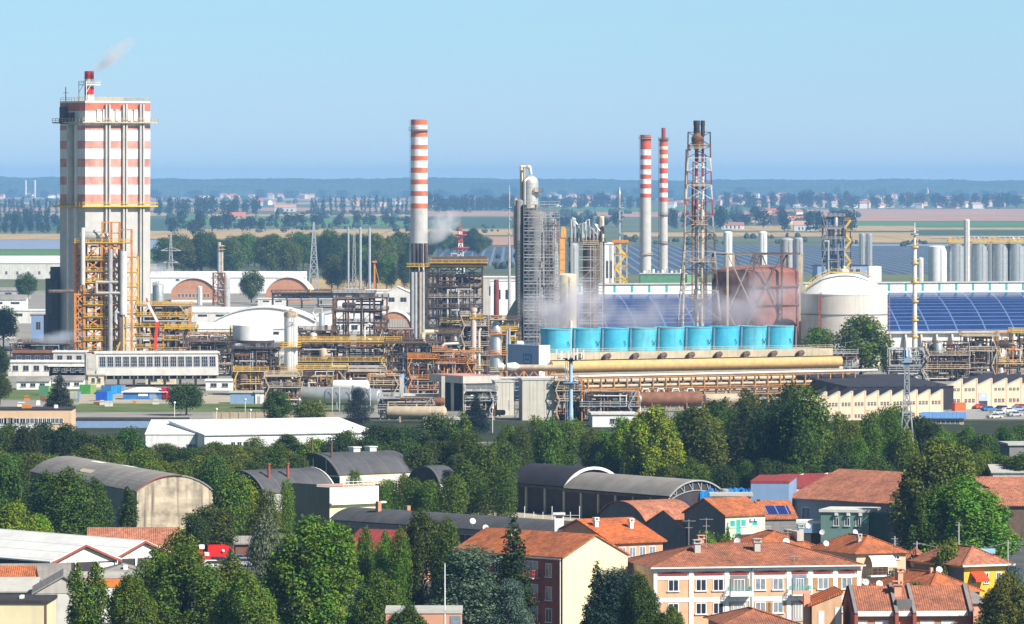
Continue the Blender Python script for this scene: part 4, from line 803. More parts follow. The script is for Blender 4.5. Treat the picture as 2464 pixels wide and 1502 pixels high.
def scaffold(s, x0, x1, y0, y1, ztop, bay, lift, w=.13, m='steel', deck=True):
    nx = max(1, round((x1 - x0) / bay)); nz = max(1, round(ztop / lift)); b = MB()
    for i in range(nx + 1):
        for y in (y0, y1): b.bar((x0 + (x1 - x0) * i / nx, y, 0), (x0 + (x1 - x0) * i / nx, y, ztop + .8), w)
    s.part('upright', b, M[m])
    for j in range(1, nz + 1):
        z = ztop * j / nz; b = MB(); 
        for y in (y0, y1): b.bar((x0, y, z), (x1, y, z), w * 1.2); b.bar((x0, y, z + .9), (x1, y, z + .9), w * .8)
        for x in (x0, x1): b.bar((x, y0, z), (x, y1, z), w)
        if deck: b.box(x0, x1, y0 + .1, y0 + 1.1, z - .1, z - .02)
        s.part('lift', b, M['grey' if j % 2 else m])
    b = MB()
    for i in range(0, nx, 2):
        for j in range(0, nz - 1, 2): b.bar((x0 + (x1 - x0) * i / nx, y0 - .1, ztop * j / nz), (x0 + (x1 - x0) * min(nx, i + 2) / nx, y0 - .1, ztop * (j + 2) / nz), w)
    s.part('bracing', b, M[m])
scaffold(s, s.X(1260), s.X(1346), -5, 5, s.Z(492), 1.55, 2.1, .15, 'scaff')
s = Site('column_internals', 'grey pipe stacks and vessels filling the scaffolding beside the silver column', 'process unit', 1300, 887); q = random.Random(31)
for x, r, yt, m in ((1290, 3.2, 505, 'conc_dk'), (1312, 2.6, 560, 'brown'), (1330, 2.0, 610, 'conc_dk')): vessel(s, s.X(x), 1.2, 0, s.Z(yt), r, m)
for i in range(16): vessel(s, q.uniform(s.X(1270), s.X(1340)), q.uniform(0, 3), q.uniform(0, 20), s.Z(q.uniform(500, 660)), q.uniform(.5, 1.3), q.choice(['grey', 'conc_dk', 'dark', 'brown']))
for i in range(34): rand_pipe(s, q, (s.X(1290), s.X(1342)), (-3, 2), (1, s.Z(510)), q.uniform(.15, .35), q.choice(['grey', 'alu', 'dark', 'steel', 'brown']))
s = Site('orange_duct', 'upright orange box duct with a hooded top right of the scaffolding', 'duct', 1354, 800); p = MB(); p.box(-s.W(7), s.W(5), 0, 2.5, 0, s.Z(572)); p.prism([(-s.W(5), s.Z(572)), (s.W(8), s.Z(572)), (s.W(8), s.Z(552)), (s.W(4), s.Z(546)), (-s.W(4), s.Z(546))], -.3, 2.8)
for v in (600, 625, 650): p.box(-s.W(7.5), s.W(5.5), -.15, 2.6, s.Z(v), s.Z(v) + .25)
s.part('duct', p, mat('duct_orange', (.72, .34, .08)))
def silo(name, label, x, yg, w_, yt, m, group=None, cone=0, cat='silo', plat=None, ribs=0, n=20):
    s = Site(name, label, cat, x, yg, 0, group); r = s.W(w_) / 2; zt = s.Z(yt); b = MB()
    b.lathe((0, r, 0), [(r, 0), (r, zt)] + [(r * a, zt + c) for a, c in dome(1, r * (cone or .25))], n)
    for i in range(ribs): z = zt * (i + 1) / (ribs + 1); b.lathe((0, r, 0), [(r * 1.015, z), (r * 1.015, z + .12)], n)
    s.part('shell', b, M[m])
    b = MB(); b.bar((r * .35, -.35, 0), (r * .35, -.35, zt), .12); b.bar((r * .35 + .6, -.35, 0), (r * .35 + .6, -.35, zt), .12)
    for i in range(int(zt / 1.2)): b.bar((r * .35, -.35, i * 1.2), (r * .35 + .6, -.35, i * 1.2), .1)
    s.part('ladder', b, M['grey'])
    if plat: platform(s, -r * 1.05, r * 1.05, 0, 2 * r, zt + .3, plat, 'top_platform')
    s.r = r; return s
silo('silo', 'pale blue grey steel silo right of the orange duct', 1377, 790, 30, 588, 'steel', ribs=4)
silo('silo', 'white slim silo beside the yellow stair tower', 1466, 770, 16, 585, 'white', ribs=3); silo('silo', 'cream capped silo rising behind the tangle of cyclone pipes', 1447, 775, 13, 522, 'cream', ribs=3)
silo('storage_tank', 'cream cylindrical tank in the steam behind the cooling towers', 1362, 874, 52, 662, 'cream', None, .15, 'tank')
silo('purple_column', 'dark purple grey column wrapped in scaffolding with cyclone pipes above', 1421, 874, 38, 590, 'brown', None, .3, 'column', 'tan')
s = Site('scaffolding', 'lower scaffolding around the purple grey column', 'scaffolding', 1398, 880); scaffold(s, s.X(1392), s.X(1450), -2, 7, s.Z(600), 3.2, 3.4)
s = Site('cyclone_cluster', 'tangle of bent cyclone pipes and dark vessels on the deck above the grey silo', 'process unit', 1370, 872); q = random.Random(8); zb = s.Z(582)
platform(s, s.X(1366), s.X(1456), 0, 9, zb, 'brown')
for i in range(9):
    px = 1374 + i * 9; zt = s.Z(q.uniform(525, 552)); r = s.W(q.uniform(2, 3.2)); p = MB(); p.pipe([(s.X(px), 2 + i % 3, zb), (s.X(px), 2 + i % 3, zt), (s.X(px + q.choice([5, 7, -6])), 2 + i % 3, zt + r), (s.X(px + q.choice([6, 8])), 2 + i % 3, zt - s.W(14))], r, 8); s.part('cyclone_pipe', p, M[q.choice(['grey', 'alu', 'tan', 'steel', 'dark'])])
for i in range(8): vessel(s, s.X(1372 + i * 10), 5, zb - s.W(2), zb + s.W(q.uniform(10, 26)), s.W(q.uniform(3, 5)), q.choice(['dark', 'brown', 'conc_dk', 'grey']))
p = MB()
for a in (1370, 1412, 1452): p.box(s.X(a) - .3, s.X(a) + .3, 1, 1.6, 0, zb)
s.part('leg', p, M['brown'])
s = Site('stair_tower', 'yellow zigzag stair tower under a small orange roof right of the white silo', 'stair tower', 1478, 775); frame(s, [0, s.X(1508)], [0, 5], [s.Z(v) for v in (740, 705, 670, 640, 612, 585)], .45, 'tan', None)
for i in range(5): z0, z1 = s.Z(705 - i * 30 + 30), s.Z(705 - i * 30); p = MB(); a, c = (1480, 1504) if i % 2 else (1504, 1480); p.bar((s.X(a), -.2, z0), (s.X(c), -.2, z1), .5, .9); s.part('flight', p, M['yellow']); platform(s, s.X(1478), s.X(1508), -.3, 4, z1)
p = MB(); p.box(-1, s.X(1512), -1, 6, s.Z(585), s.Z(578)); s.part('roof', p, M['orange'])
# ================================================================== BUILDING HELPERS
def vault_prof(w, h0, rise, n=12, x0=0.0):
    R_ = (w * w / 4 + rise * rise) / (2 * rise); a0 = math.asin(min(1, w / 2 / R_)); out = []
    for i in range(n + 1):
        a = -a0 + 2 * a0 * i / n; out.append((x0 + w / 2 + R_ * math.sin(a), h0 + R_ * math.cos(a) - (R_ - rise)))
    return out
class Bld(Site):
    """origin = front left corner on the ground; x along the front, y to the back"""
    def __init__(s, name, label, cat, x0, x1, yg, eave, depth, wall, roof, kind='flat', rise=2.0, rot=0.0, over=.35, group=None, th=.22, base=True):
        super().__init__(name, label, cat, x0, yg, rot, group)
        s.w = w = (x1 - x0) * s.k / math.cos(rad(rot)); s.d = d = depth; s.h = h = s.Z(eave); s.px0 = x0; s.cs = math.cos(rad(rot)); s.kind = kind; s.rise = rise
        b = MB(); o = over
        if kind in ('flat', 'hip', 'gable_x', 'vault_x', 'shed'):
            if kind == 'gable_x': b.prism([(0, 0), (d, 0), (d, h), (d / 2, h + rise), (0, h)], 0, w, axis='x')
            elif kind == 'vault_x': b.prism([(0, 0), (d, 0)] + list(reversed(vault_prof(d, h, rise))), 0, w, axis='x')
            elif kind == 'shed': b.prism([(0, 0), (d, 0), (d, h + rise), (0, h)], 0, w, axis='x')
            else: b.box(0, w, 0, d, 0, h)
        elif kind == 'gable_y': b.prism([(0, 0), (w, 0), (w, h), (w / 2, h + rise), (0, h)], 0, d)
        elif kind == 'vault_y': b.prism([(0, 0), (w, 0)] + list(reversed(vault_prof(w, h, rise))), 0, d)
        s.wall = s.part('wall', b, M[wall] if isinstance(wall, str) else wall)
        r = MB()
        if kind == 'flat': r.box(-o, w + o, -o, d + o, h + .003, h + th + .2)
        elif kind == 'hip':
            z = h + .004; run = min(w, d) / 2
            if w >= d: A, B = (run, d / 2, z + rise), (w - run, d / 2, z + rise)
            else: A, B = (w / 2, run, z + rise), (w / 2, d - run, z + rise)
            P0, P1, P2, P3 = (-o, -o, z), (w + o, -o, z), (w + o, d + o, z), (-o, d + o, z)
            if w >= d: fs = [(P0, P1, B, A), (P1, P2, B), (P2, P3, A, B), (P3, P0, A)]
            else: fs = [(P0, P1, A), (P1, P2, B, A), (P2, P3, B), (P3, P0, A, B)]
            for f in fs: r.quad(*f)
            r.quad(P3, P2, P1, P0)
            for p, q in ((P0, A), (P1, B if w >= d else A), (P2, B), (P3, A if w >= d else B), (A, B)): r.bar(p, q, .28, .2)
        elif kind in ('gable_x', 'gable_y'):
            D_ = d if kind == 'gable_x' else w; sl = rise / (D_ / 2)
            poly = [(-o, h - o * sl + .01), (D_ / 2, h + rise + .01), (D_ + o, h - o * sl + .01), (D_ + o, h - o * sl + th), (D_ / 2, h + rise + th + .01), (-o, h - o * sl + th)]
            r.prism(poly, -o, (w if kind == 'gable_x' else d) + o, axis='x' if kind == 'gable_x' else 'y')
        elif kind in ('vault_x', 'vault_y'):
            D_ = d if kind == 'vault_x' else w; L_ = w if kind == 'vault_x' else d
            a = vault_prof(D_, h + .01, rise, 14); c = vault_prof(D_ + .3, h - .02 + th, rise, 14, -.15)
            n = len(a); g = (lambda u, z, t: (t, u, z)) if kind == 'vault_x' else (lambda u, z, t: (u, t, z))
            for t0, t1 in ((-o, L_ + o),):
                vs = [g(*p, t0) for p in c] + [g(*p, t1) for p in c] + [g(*p, t0) for p in a] + [g(*p, t1) for p in a]
                r.add(vs, [(i, i + n, i + 1 + n, i + 1) if kind == 'vault_x' else (i, i + 1, i + 1 + n, i + n) for i in range(n - 1)], 0, True)
                r.add(vs, [(i, i + 1, i + 1 + 2 * n, i + 2 * n) for i in range(n - 1)] + [(i + n, i + 1 + n, i + 1 + 3 * n, i + 3 * n) for i in range(n - 1)], 0)
        elif kind == 'shed':
            sl = rise / d; r.prism([(-o, h - o * sl + .01), (d + o, h + rise + o * sl + .01), (d + o, h + rise + o * sl + th), (-o, h - o * sl + th)], -o, w + o, axis='x')
        s.roof = s.part('roof', r, roof if not isinstance(roof, str) else M[roof])
    def U(s, px): return (px - s.px0) * s.k / s.cs
    def win(s, face, u0, u1, z0, z1, fm='white', gm='glass', name='window', mull=1, sill=True, out=.05, bar=.09):
        """frame with sill, pane inside it; face front/left/right"""
        g = {'front': lambda u, z, t: (u, -t, z), 'left': lambda u, z, t: (-t, u, z), 'right': lambda u, z, t: (s.w + t, u, z)}[face]
        def bx(b, a0, a1, c0, c1, t0, t1):
            p, q = g(a0, c0, t0), g(a1, c1, t1); b.box(p[0], q[0], p[1], q[1], p[2], q[2])
        f = MB(); w_ = bar
        bx(f, u0 - w_, u0, z0, z1, .002, out); bx(f, u1, u1 + w_, z0, z1, .002, out); bx(f, u0 - w_, u1 + w_, z1, z1 + w_, .002, out)
        if sill: bx(f, u0 - w_ * 2, u1 + w_ * 2, z0 - w_ * 1.4, z0, .002, out + .12)
        for i in range(1, mull + 1): c = u0 + (u1 - u0) * i / (mull + 1); bx(f, c - w_ * .4, c + w_ * .4, z0, z1, .016, out * .8)
        o = s.part(name, f, M[fm]); p = MB(); bx(p, u0, u1, z0, z1, .003, .014); s.part('pane', p, M[gm], o); return o
    def winrow(s, face, n, u0, u1, z0, z1, frac=.6, **k):
        for i in range(n):
            c = u0 + (u1 - u0) * (i + .5) / n; h_ = (u1 - u0) / n * frac / 2; s.win(face, c - h_, c + h_, z0, z1, **k)
    def blk(s, name, x0, x1, y0, y1, z0, z1, m): b = MB(); b.box(x0, x1, y0, y1, z0, z1); return s.part(name, b, M[m] if isinstance(m, str) else m)
    def door(s, u0, u1, z1, m='brown', face='front', name='door'):
        b = MB(); b.box(u0, u1, -.06, -.002, .02, z1) if face == 'front' else b.box(-.06, -.002, u0, u1, .02, z1); return s.part(name, b, M[m])
ROOFW = mat('white_roof_sheet', (.74, .74, .73), var=.2, scale=.12, bands=('X', .4, .07), bandcol=(.52, .52, .52), stain=.1); M['roofw'] = ROOFW
M['greyroof'] = mat('fibre_cement_roof', (.30, .275, .26), var=.3, scale=.25, bands=('X', 1.2, .12), bandcol=(.22, .2, .19)); M['brick'] = mat('orange_brick', (.50, .24, .14), var=.2, scale=.6)
M['darkroof'] = mat('bitumen_roof', (.085, .085, .095), var=.3, scale=.3, bands=('X', .25, .03), bandcol=(.14, .14, .15)); M['peach'] = mat('peach_render', (.74, .50, .32), var=.1, scale=.3, stain=.1); M['sand'] = mat('sand_render', (.68, .52, .38), var=.1, scale=.3, stain=.08)
M['blackroof'] = mat('black_roof_sheet', (.045, .04, .055), var=.3, scale=.2)
# ================================================================== BOILERS
s = Site('boiler_house', 'black boiler frame under a brown deck roof, right of the four dark stacks', 'process unit', 1030, 822); X, Z = s.X, s.Z
zs = [Z(v) for v in (790, 765, 740, 715, 690, 664, 641)]; xs = [X(v) for v in (1030, 1052, 1085, 1112, 1160)]; frame(s, xs, [0, 14], zs, .6, 'brown', 'X', 'dark'); q = random.Random(12)
for z, m in zip(zs, ('brown', 'dark', 'brown', 'tan', 'brown', 'dark', 'yellow')): platform(s, xs[0] - (0 if z < zs[4] else 0), xs[-1], -.6, 14, z, m)
b = MB(); b.prism([(X(1034), Z(640)), (X(1172), Z(640)), (X(1170), Z(617)), (X(1040), Z(619))], -1.5, 15); s.part('roof', b, M['brown']); platform(s, X(1033), X(1174), -2, 15.5, Z(632), 'yellow', 'roof_walkway')
for i in range(16): j = q.randrange(6); z0 = zs[j]; x = q.uniform(0, X(1155)); (vessel(s, x, q.uniform(1, 6), z0 - 3.5, z0 - .4, q.uniform(.7, 1.6), q.choice(['dark', 'brown', 'grey', 'conc_dk'])) if i % 2 else drum(s, x - 3, x + 3, q.uniform(.5, 5), z0 - 2, q.uniform(.7, 1.2), q.choice(['dark', 'brown', 'grey', 'tan'])))
for i in range(24): rand_pipe(s, q, (0, X(1160)), (-.6, 5), (1, Z(645)), q.uniform(.2, .5), q.choice(['dark', 'grey', 'brown', 'alu', 'steel']))
for i in range(6): p = MB(); a = X(1108 + i * 9); p.lathe((a, -.4, Z(653)), [(0, -.8), (1.1, -.4), (1.1, .4), (0, .8)], 10, axis='y'); s.part('blower', p, M['dark' if i % 2 else 'grey'])
for i in range(5): p = MB(); a = X(1052 + i * 16); p.pipe([(a, 5, 0), (a, 5, Z(660))], .7, 8); s.part('riser', p, M['dark' if i % 2 else 'ltblue'])
b = MB(); b.pipe([(X(1085), 2, Z(617)), (X(1085), 2, Z(612)), (X(1100), 2, Z(612))], .4); s.part('pipe', b, M['steel'])
s = Site('boiler_stacks', 'cluster of four short dark stacks on a black braced frame before the thick striped chimney', 'boiler', 988, 824); X, Z = s.X, s.Z
frame(s, [0, X(1000), X(1014), X(1027)], [0, 7], [Z(v) for v in (790, 750, 715, 680, 640)], .55, 'dark', 'X'); platform(s, -1.5, X(1031), -1, 8, Z(641), 'yellow')
for i, a in enumerate((994, 1003, 1013, 1024)): b = MB(); r = s.W(5.2); b.lathe((X(a), 2 + (i % 2) * 3, 0), [(r * .7, 0), (r * .7, Z(640)), (r, Z(634)), (r, Z(588)), (r * .85, Z(586)), (r * .8, Z(589)), (0, Z(589))], 14); s.part('stack', b, M['dark' if i < 3 else 'brown'])
for a in (992, 1000, 1011, 1018): b = MB(); b.pipe([(X(a), -.7, 0), (X(a), -.7, Z(655))], .6, 8); s.part('riser', b, M['grey' if a % 3 else 'tan'])
# ================================================================== COOLING TOWER (rotated with the plant grid)
s = CT = Site('cooling_tower', 'long row of nine cyan cooling cells on a beige basin with a yellow header pipe', 'cooling tower', 1322, 966, 31)
Lc, Dc, hz = 93.0, 13.0, 13.2
b = MB(); b.box(0, Lc, 0, Dc, 11.2, hz); s.part('deck', b, mat('deck_beige', (.50, .42, .30), var=.25, scale=.3, stain=.4))
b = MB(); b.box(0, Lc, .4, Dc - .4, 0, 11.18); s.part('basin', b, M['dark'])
cw = 9.1
for i in range(9):
    cx = 1.6 + cw * (i + .5); r = cw * .485; b = MB()
    b.lathe((cx, Dc / 2, 0), [(r * .95, hz + .003), (r * .955, hz + 2.2), (r * .985, hz + 4.6), (r * 1.02, hz + 6.3), (r * 1.02, hz + 6.5), (r * .99, hz + 6.5), (r * .93, hz + 4), (r * .93, hz + .4), (0, hz + .4)], 36)
    o = s.part('fan_stack', b, M[('cyan', 'cyan_pale', 'cyan_deep', 'cyan')[i * 7 % 4]]); t = MB(); a = -math.pi / 2 + .35
    px, py = cx + math.cos(a) * r * 1.03, Dc / 2 + math.sin(a) * r * 1.03
    t.bar((px - .5, py - .1, hz + 3.0), (px, py - .1, hz + 1.6), .14, .14)
    if i % 2: t.bar((px + .5, py - .1, hz + 3.0), (px, py - .1, hz + 1.6), .14, .14)
    s.part('mark', t, M['dark'], o)
    t = MB(); t.lathe((cx, Dc / 2, 0), [(r * 1.021, hz + 6.05), (r * 1.035, hz + 6.08), (r * 1.035, hz + 6.22), (r * 1.021, hz + 6.25)], 28); s.part('rim_band', t, M['conc_dk'], o)
    t = MB(); t.bar((px + 1.4, py - .05, hz + .2), (px + 1.4, py - .3, hz + 6.3), .09); t.bar((px + 1.75, py + .05, hz + .2), (px + 1.75, py - .2, hz + 6.3), .09); s.part('ladder', t, M['grey'], o)
    t = MB(); t.pipe([(cx + r * .5, -.9, hz - 2.9), (cx + r * .5, -.9, hz - 1.2), (cx + r * .9, .2, hz - 1.0)], .75, 8); s.part('elbow', t, M['brown'])
b = MB(); b.pipe([(-1, -2.2, 9.6), (Lc + 1, -2.2, 9.6)], 1.45, 14); s.part('header_pipe', b, mat('header_yellow', (.58, .38, .16), var=.2, stain=.12))
for j, z in enumerate((7.6, 5.4)): b = MB(); b.pipe([(-1, -1.6 - .2 * j, z), (Lc + 2, -1.6 - .2 * j, z)], .5 + .12 * (1 - j), 8); s.part('pipe', b, M['tan'])
for j, z in enumerate((8.2, 6.3, 4.4, 2.5)):
    b = MB(); b.box(-.4, Lc + .4, -.6 + j * .16, -.2 + j * .16, z - .35, z); s.part('louvre', b, M['tan'])
for i in range(32): b = MB(); x = i * Lc / 31; b.box(x - .14, x + .14, -.75, .38, 0, 9.0); s.part('post', b, M['brown'])
b = MB(); b.rail([(0, .1, hz), (Lc, .1, hz)], 1.0, .1, 2.4); s.part('railing', b, M['tan'])
b = MB(); b.box(-3.8, -.5, -.5, Dc + 3, 0, 15.3); o = s.part('end_wall', b, M['ltblue']); b = MB(); b.box(-3.9, -.4, -.9, -.502, 0, 15.4); s.part('pillar', b, M['white'], o)
b = MB(); b.box(-3.86, -3.803, 3.2, 7.6, 10, 12.9); o2 = s.part('sign', b, M['blue'], o)
b = MB(); b.box(-3.93, -3.864, 3.8, 7.0, 10.35, 11.1); b.box(-3.93, -3.864, 3.8, 4.4, 11.3, 12.6); b.box(-3.93, -3.864, 6.4, 7.0, 11.3, 12.6); b.box(-3.93, -3.864, 4.8, 6.0, 11.6, 12.3); s.part('emblem', b, M['ltblue'], o)
# pipe rack in front
s = Site('pipe_rack', 'long orange steel pipe rack running before the cooling tower', 'pipe rack', 1383, 987, 34)
Lr = 92; H1 = 8.4; zs = [3.4, 5.6, H1]; xs = [Lr * i / 22 for i in range(23)]; frame(s, xs, [0, 4], zs, .34, 'ochre', None)
for i, (y, z, r, m) in enumerate([(.6, H1 + .4, .38, 'alu'), (2, H1 + .35, .3, 'grey'), (3.3, H1 + .4, .34, 'brown'), (.7, 6.1, .38, 'tan'), (2.1, 6.0, .3, 'brown'), (.7, 3.9, .4, 'tan'), (2.4, 3.8, .3, 'brown'), (-.5, 4.9, .22, 'rust')]):
    b = MB(); b.pipe([(-3, y, z), (Lr + (8 if z > 8 else 3), y, z)], r, 8); s.part('pipe', b, M[m])
d = MB()
for i in range(0, 21, 3):
    for a, c in ((xs[i], xs[i + 1]), (xs[i + 2], xs[i + 1])): d.bar((a, -.1, zs[0]), (c, -.1, .8), .22)
s.part('bracing', d, M['ochre'])
s = Site('rusty_drum', 'long rusty horizontal drum lying in front of the orange pipe rack', 'tank', 1616, 992, 12); drum(s, -10.2, 8.3, 0, 3.5, 1.85, 'rust', 'shell')
for x in (-7, -3, 1, 5): b = MB(); b.pipe([(x - 1, 0, 5.2), (x - .7, 0, 6.1), (x + .7, 0, 6.1), (x + 1, 0, 5.2)], .15, 6); s.part('handrail', b, M['white'])
s = Site('tan_drum', 'tan horizontal drum to the right of the rusty one, half hidden by trees', 'tank', 1745, 988, 12); drum(s, -6, 6, 0, 3, 1.5, 'tan', 'shell')
s = Site('pipe_bridge', 'beige pipe bridge on an orange truss left of the telecom mast', 'pipe rack', 1200, 985); X, Z = s.X, s.Z
b = MB(); b.pipe([(X(1200), 0, Z(884)), (X(1355), 0, Z(884)), (X(1368), 0, Z(892))], .75, 10); s.part('pipe', b, M['tan']); b = MB(); b.lathe((0, -.3, Z(882)), [(0, X(1218)), (.9, X(1220)), (1.1, X(1240)), (0, X(1256))], 12, axis='x'); s.part('insulated_cover', b, M['white']); b = MB(); b.lathe((0, -.3, Z(882)), [(0, X(1196)), (.9, X(1198)), (1, X(1210)), (0, X(1214))], 12, axis='x'); s.part('insulated_cover', b, M['white'])
b = MB(); b.bar((X(1200), 0, Z(892)), (X(1368), 0, Z(892)), .3); b.bar((X(1200), 0, Z(908)), (X(1368), 0, Z(908)), .3)
for i in range(14): b.bar((X(1200 + i * 12), 0, Z(892 if i % 2 else 908)), (X(1212 + i * 12), 0, Z(908 if i % 2 else 892)), .22)
for a in (1205, 1260, 1315, 1365): b.box(X(a) - .2, X(a) + .2, -.2, .2, 0, Z(892))
s.part('truss', b, M['orange']); b = MB(); b.pipe([(X(1205), -.6, Z(910)), (X(1370), -.6, Z(908))], .35, 8); s.part('pipe', b, M['offwhite'])
# ================================================================== TANKS, GASHOLDER, SOLAR HALL, SILOS
s = Site('gas_holder', 'big rusty red domed gas holder inside a lattice guide frame, veiled by steam', 'gas holder', 1826, 878); r = s.W(101); zt = s.Z(655); b = MB()
b.lathe((0, r, 0), [(r, 0), (r, s.Z(735)), (r * .985, s.Z(734)), (r * .985, zt)] + [(r * .985 * a, zt + c) for a, c in dome(1, s.W(16), 6)], 56); s.part('shell', b, mat('rusty_tank', (.30, .115, .09), var=.35, scale=.15, stain=.25))
for v in (735, 690): b = MB(); b.lathe((0, r, 0), [(r * 1.0, s.Z(v)), (r * 1.05, s.Z(v)), (r * 1.05, s.Z(v) + .3), (r, s.Z(v) + .3)], 40, smooth=False); s.part('gallery', b, M['rust'])
C = [(r * 1.1 * math.cos(a), r + r * 1.1 * math.sin(a)) for a in [math.pi * 2 * i / 10 + .2 for i in range(10)]]; ztop = s.Z(612)
for i, (x, y) in enumerate(C):
    x2, y2 = C[(i + 1) % 10]; b = MB(); b.bar((x, y, 0), (x, y, ztop), .7); b.bar((x, y, ztop), (x2, y2, ztop), .45)
    if i in (1, 4, 6, 9, 7, 2): b.bar((x, y, ztop * .48), (x2, y2, ztop), .3); b.bar((x2, y2, ztop * .48), (x, y, ztop), .3); b.bar((x, y, 1), (x2, y2, ztop * .48), .3); b.bar((x2, y2, 1), (x, y, ztop * .48), .3)
    s.part('guide_column', b, M['brown' if i % 3 else 'tan'])
s = DT = Site('domed_tank', 'large white domed storage tank with a yellow stair over its roof', 'tank', 2036, 884); r = s.W(105); zt = s.Z(711); b = MB()
b.lathe((0, r, 0), [(r, 0), (r, zt)], 64); s.part('shell', b, mat('tank_beige', (.60, .55, .50), var=.08, scale=.2, stain=.25)); b = MB(); b.lathe((0, r, 0), [(r * 1.008, zt + .003), (r * 1.008, zt + .4), (r * .9, s.Z(697)), (r * .66, s.Z(676)), (r * .35, s.Z(662)), (0, s.Z(658))], 64); s.part('roof', b, M['white'])
for f in (.36, .72): b = MB(); b.lathe((0, r, 0), [(r * 1.0, zt * f), (r * 1.012, zt * f), (r * 1.012, zt * f + .35), (r, zt * f + .35)], 64); s.part('girder', b, M['conc_dk'])
for a, m in ((-.62, 'red'), (.0, 'red')): b = MB(); t = -math.pi / 2 + a * 1.0 if a else -.02; x, y = r * 1.02 * math.cos(t), r + r * 1.02 * math.sin(t); b.bar((x - .4, y, 0), (x - .4, y, zt + 1), .15); b.bar((x + .4, y, 0), (x + .4, y, zt + 1), .15); [b.bar((x - .4, y, k * 1.2), (x + .4, y, k * 1.2), .12) for k in range(int(zt / 1.2))]; s.part('ladder', b, M[m])
b = MB(); pts = [(-r * .96, zt + .4), (-r * .9, s.Z(697)), (-r * .66, s.Z(675)), (-r * .35, s.Z(660)), (r * .35, s.Z(660)), (r * .62, s.Z(672))]
for (x0, z0), (x1, z1) in zip(pts, pts[1:]): b.bar((x0, r * .5, z0 + .5), (x1, r * .5, z1 + .5), .9, .3); b.bar((x0, r * .5, z0 + 1.6), (x1, r * .5, z1 + 1.6), .14); [b.bar((x0 + (x1 - x0) * t, r * .5, z0 + (z1 - z0) * t), (x0 + (x1 - x0) * t, r * .5, z0 + (z1 - z0) * t + 1.6), .12) for t in (0, .25, .5, .75)]
s.part('roof_stair', b, M['yellow']); b = MB(); b.lathe((0, r, 0), [(1.6, s.Z(659)), (1.6, s.Z(652)), (.5, s.Z(648)), (.5, s.Z(642)), (0, s.Z(641))], 10); s.part('vent', b, M['offwhite'])
SOL = grid_mat('solar_panels', (.017, .040, .135), (.11, .165, .32), 1 / 10.5, 1 / 1.75, .05, .15, 'XY', .22)
s = Bld('solar_hall', 'huge long storage hall with a curved roof covered in blue solar panels', 'hall', 1320, 2640, 868, 806, 52, 'offwhite', SOL, 'flat', rot=18)
bpy.data.objects.remove(s.roof); Wm, h = s.w, s.h; prof = [(-.6, h), (3, h + 3.3), (8, h + 6.9), (14, h + 10.3), (20, h + 12.6), (25, h + 13.6)]; full = prof + [(52 - a, z) for a, z in reversed(prof)]
b = MB(); vs = [(0, a, z) for a, z in full] + [(Wm, a, z) for a, z in full]; n = len(full); b.add(vs, [(i, i + n, i + 1 + n, i + 1) for i in range(n - 1)], 0, True); b.add(vs, [tuple(range(n)), tuple(range(2 * n - 1, n - 1, -1))], 1); s.part('roof', b, [SOL, M['conc_dk']])
b = MB(); b.box(-.5, Wm + .5, -1.4, -.62, h - .5, h + .3); s.part('gutter', b, M['conc'])
nb = 34
for i in range(nb):
    x = Wm * (i + .5) / nb; b = MB(); b.prism([(-.003, 0), (-.003, h - .8), (-1.2, h - .8), (-4.2, 0)], x - .35, x + .35, axis='x'); s.part('buttress', b, M['conc_lt'])
b = MB(); b.box(2, Wm - 2, 22.4, 29.6, h + 12.8, h + 16.3); o = s.part('ridge_monitor', b, M['white']); b = MB(); b.box(1.5, Wm - 1.5, 21.9, 30.1, h + 16.303, h + 16.7); s.part('monitor_roof', b, M['conc'], o)
for i in range(30): x = 6 + i * (Wm - 12) / 29; b = MB(); b.box(x - .4, x + .4, 22.28, 22.395, h + 13.7, h + 16.1); s.part('vent', b, M['teal'], o)
for i, (x, lab) in enumerate([(2303, 'first from the left'), (2358, 'third'), (2407, 'fifth'), (2447, 'last at the right edge')]):
    silo('silo', 'fat steel silo in the row above the solar roof, %s' % lab, x, 698, 40, 587, 'steel', 'steel silo row', .2, ribs=6, plat='yellow')
for i, (x, lab) in enumerate([(2333, 'second in the row'), (2384, 'fourth in the row'), (2429, 'sixth in the row')]):
    silo('silo', 'narrower steel silo in the row above the solar roof, %s' % lab, x, 694, 28, 588, 'steel', 'steel silo row', .2, ribs=5)
s = Site('silo_bridge', 'yellow walkway with pipework running along the tops of the steel silos', 'walkway', 2280, 697); platform(s, 0, s.X(2480), 1, 3, s.Z(582), 'yellow', w=.25)
q = random.Random(3)
for i in range(16): p = MB(); x = s.X(2285 + i * 12); z = s.Z(580); p.pipe([(x, 2, z), (x, 2, z + q.uniform(1, 2.6)), (x + q.uniform(1.5, 3), 2, z + 2.2), (x + 3, 2, z)], .3, 6); s.part('pipe', p, M[q.choice(['grey', 'steel', 'yellow', 'alu'])])
b = MB(); b.pipe([(s.X(2240), 4, s.Z(573)), (s.X(2480), 4, s.Z(571))], .4, 6); s.part('pipe', b, M['grey'])
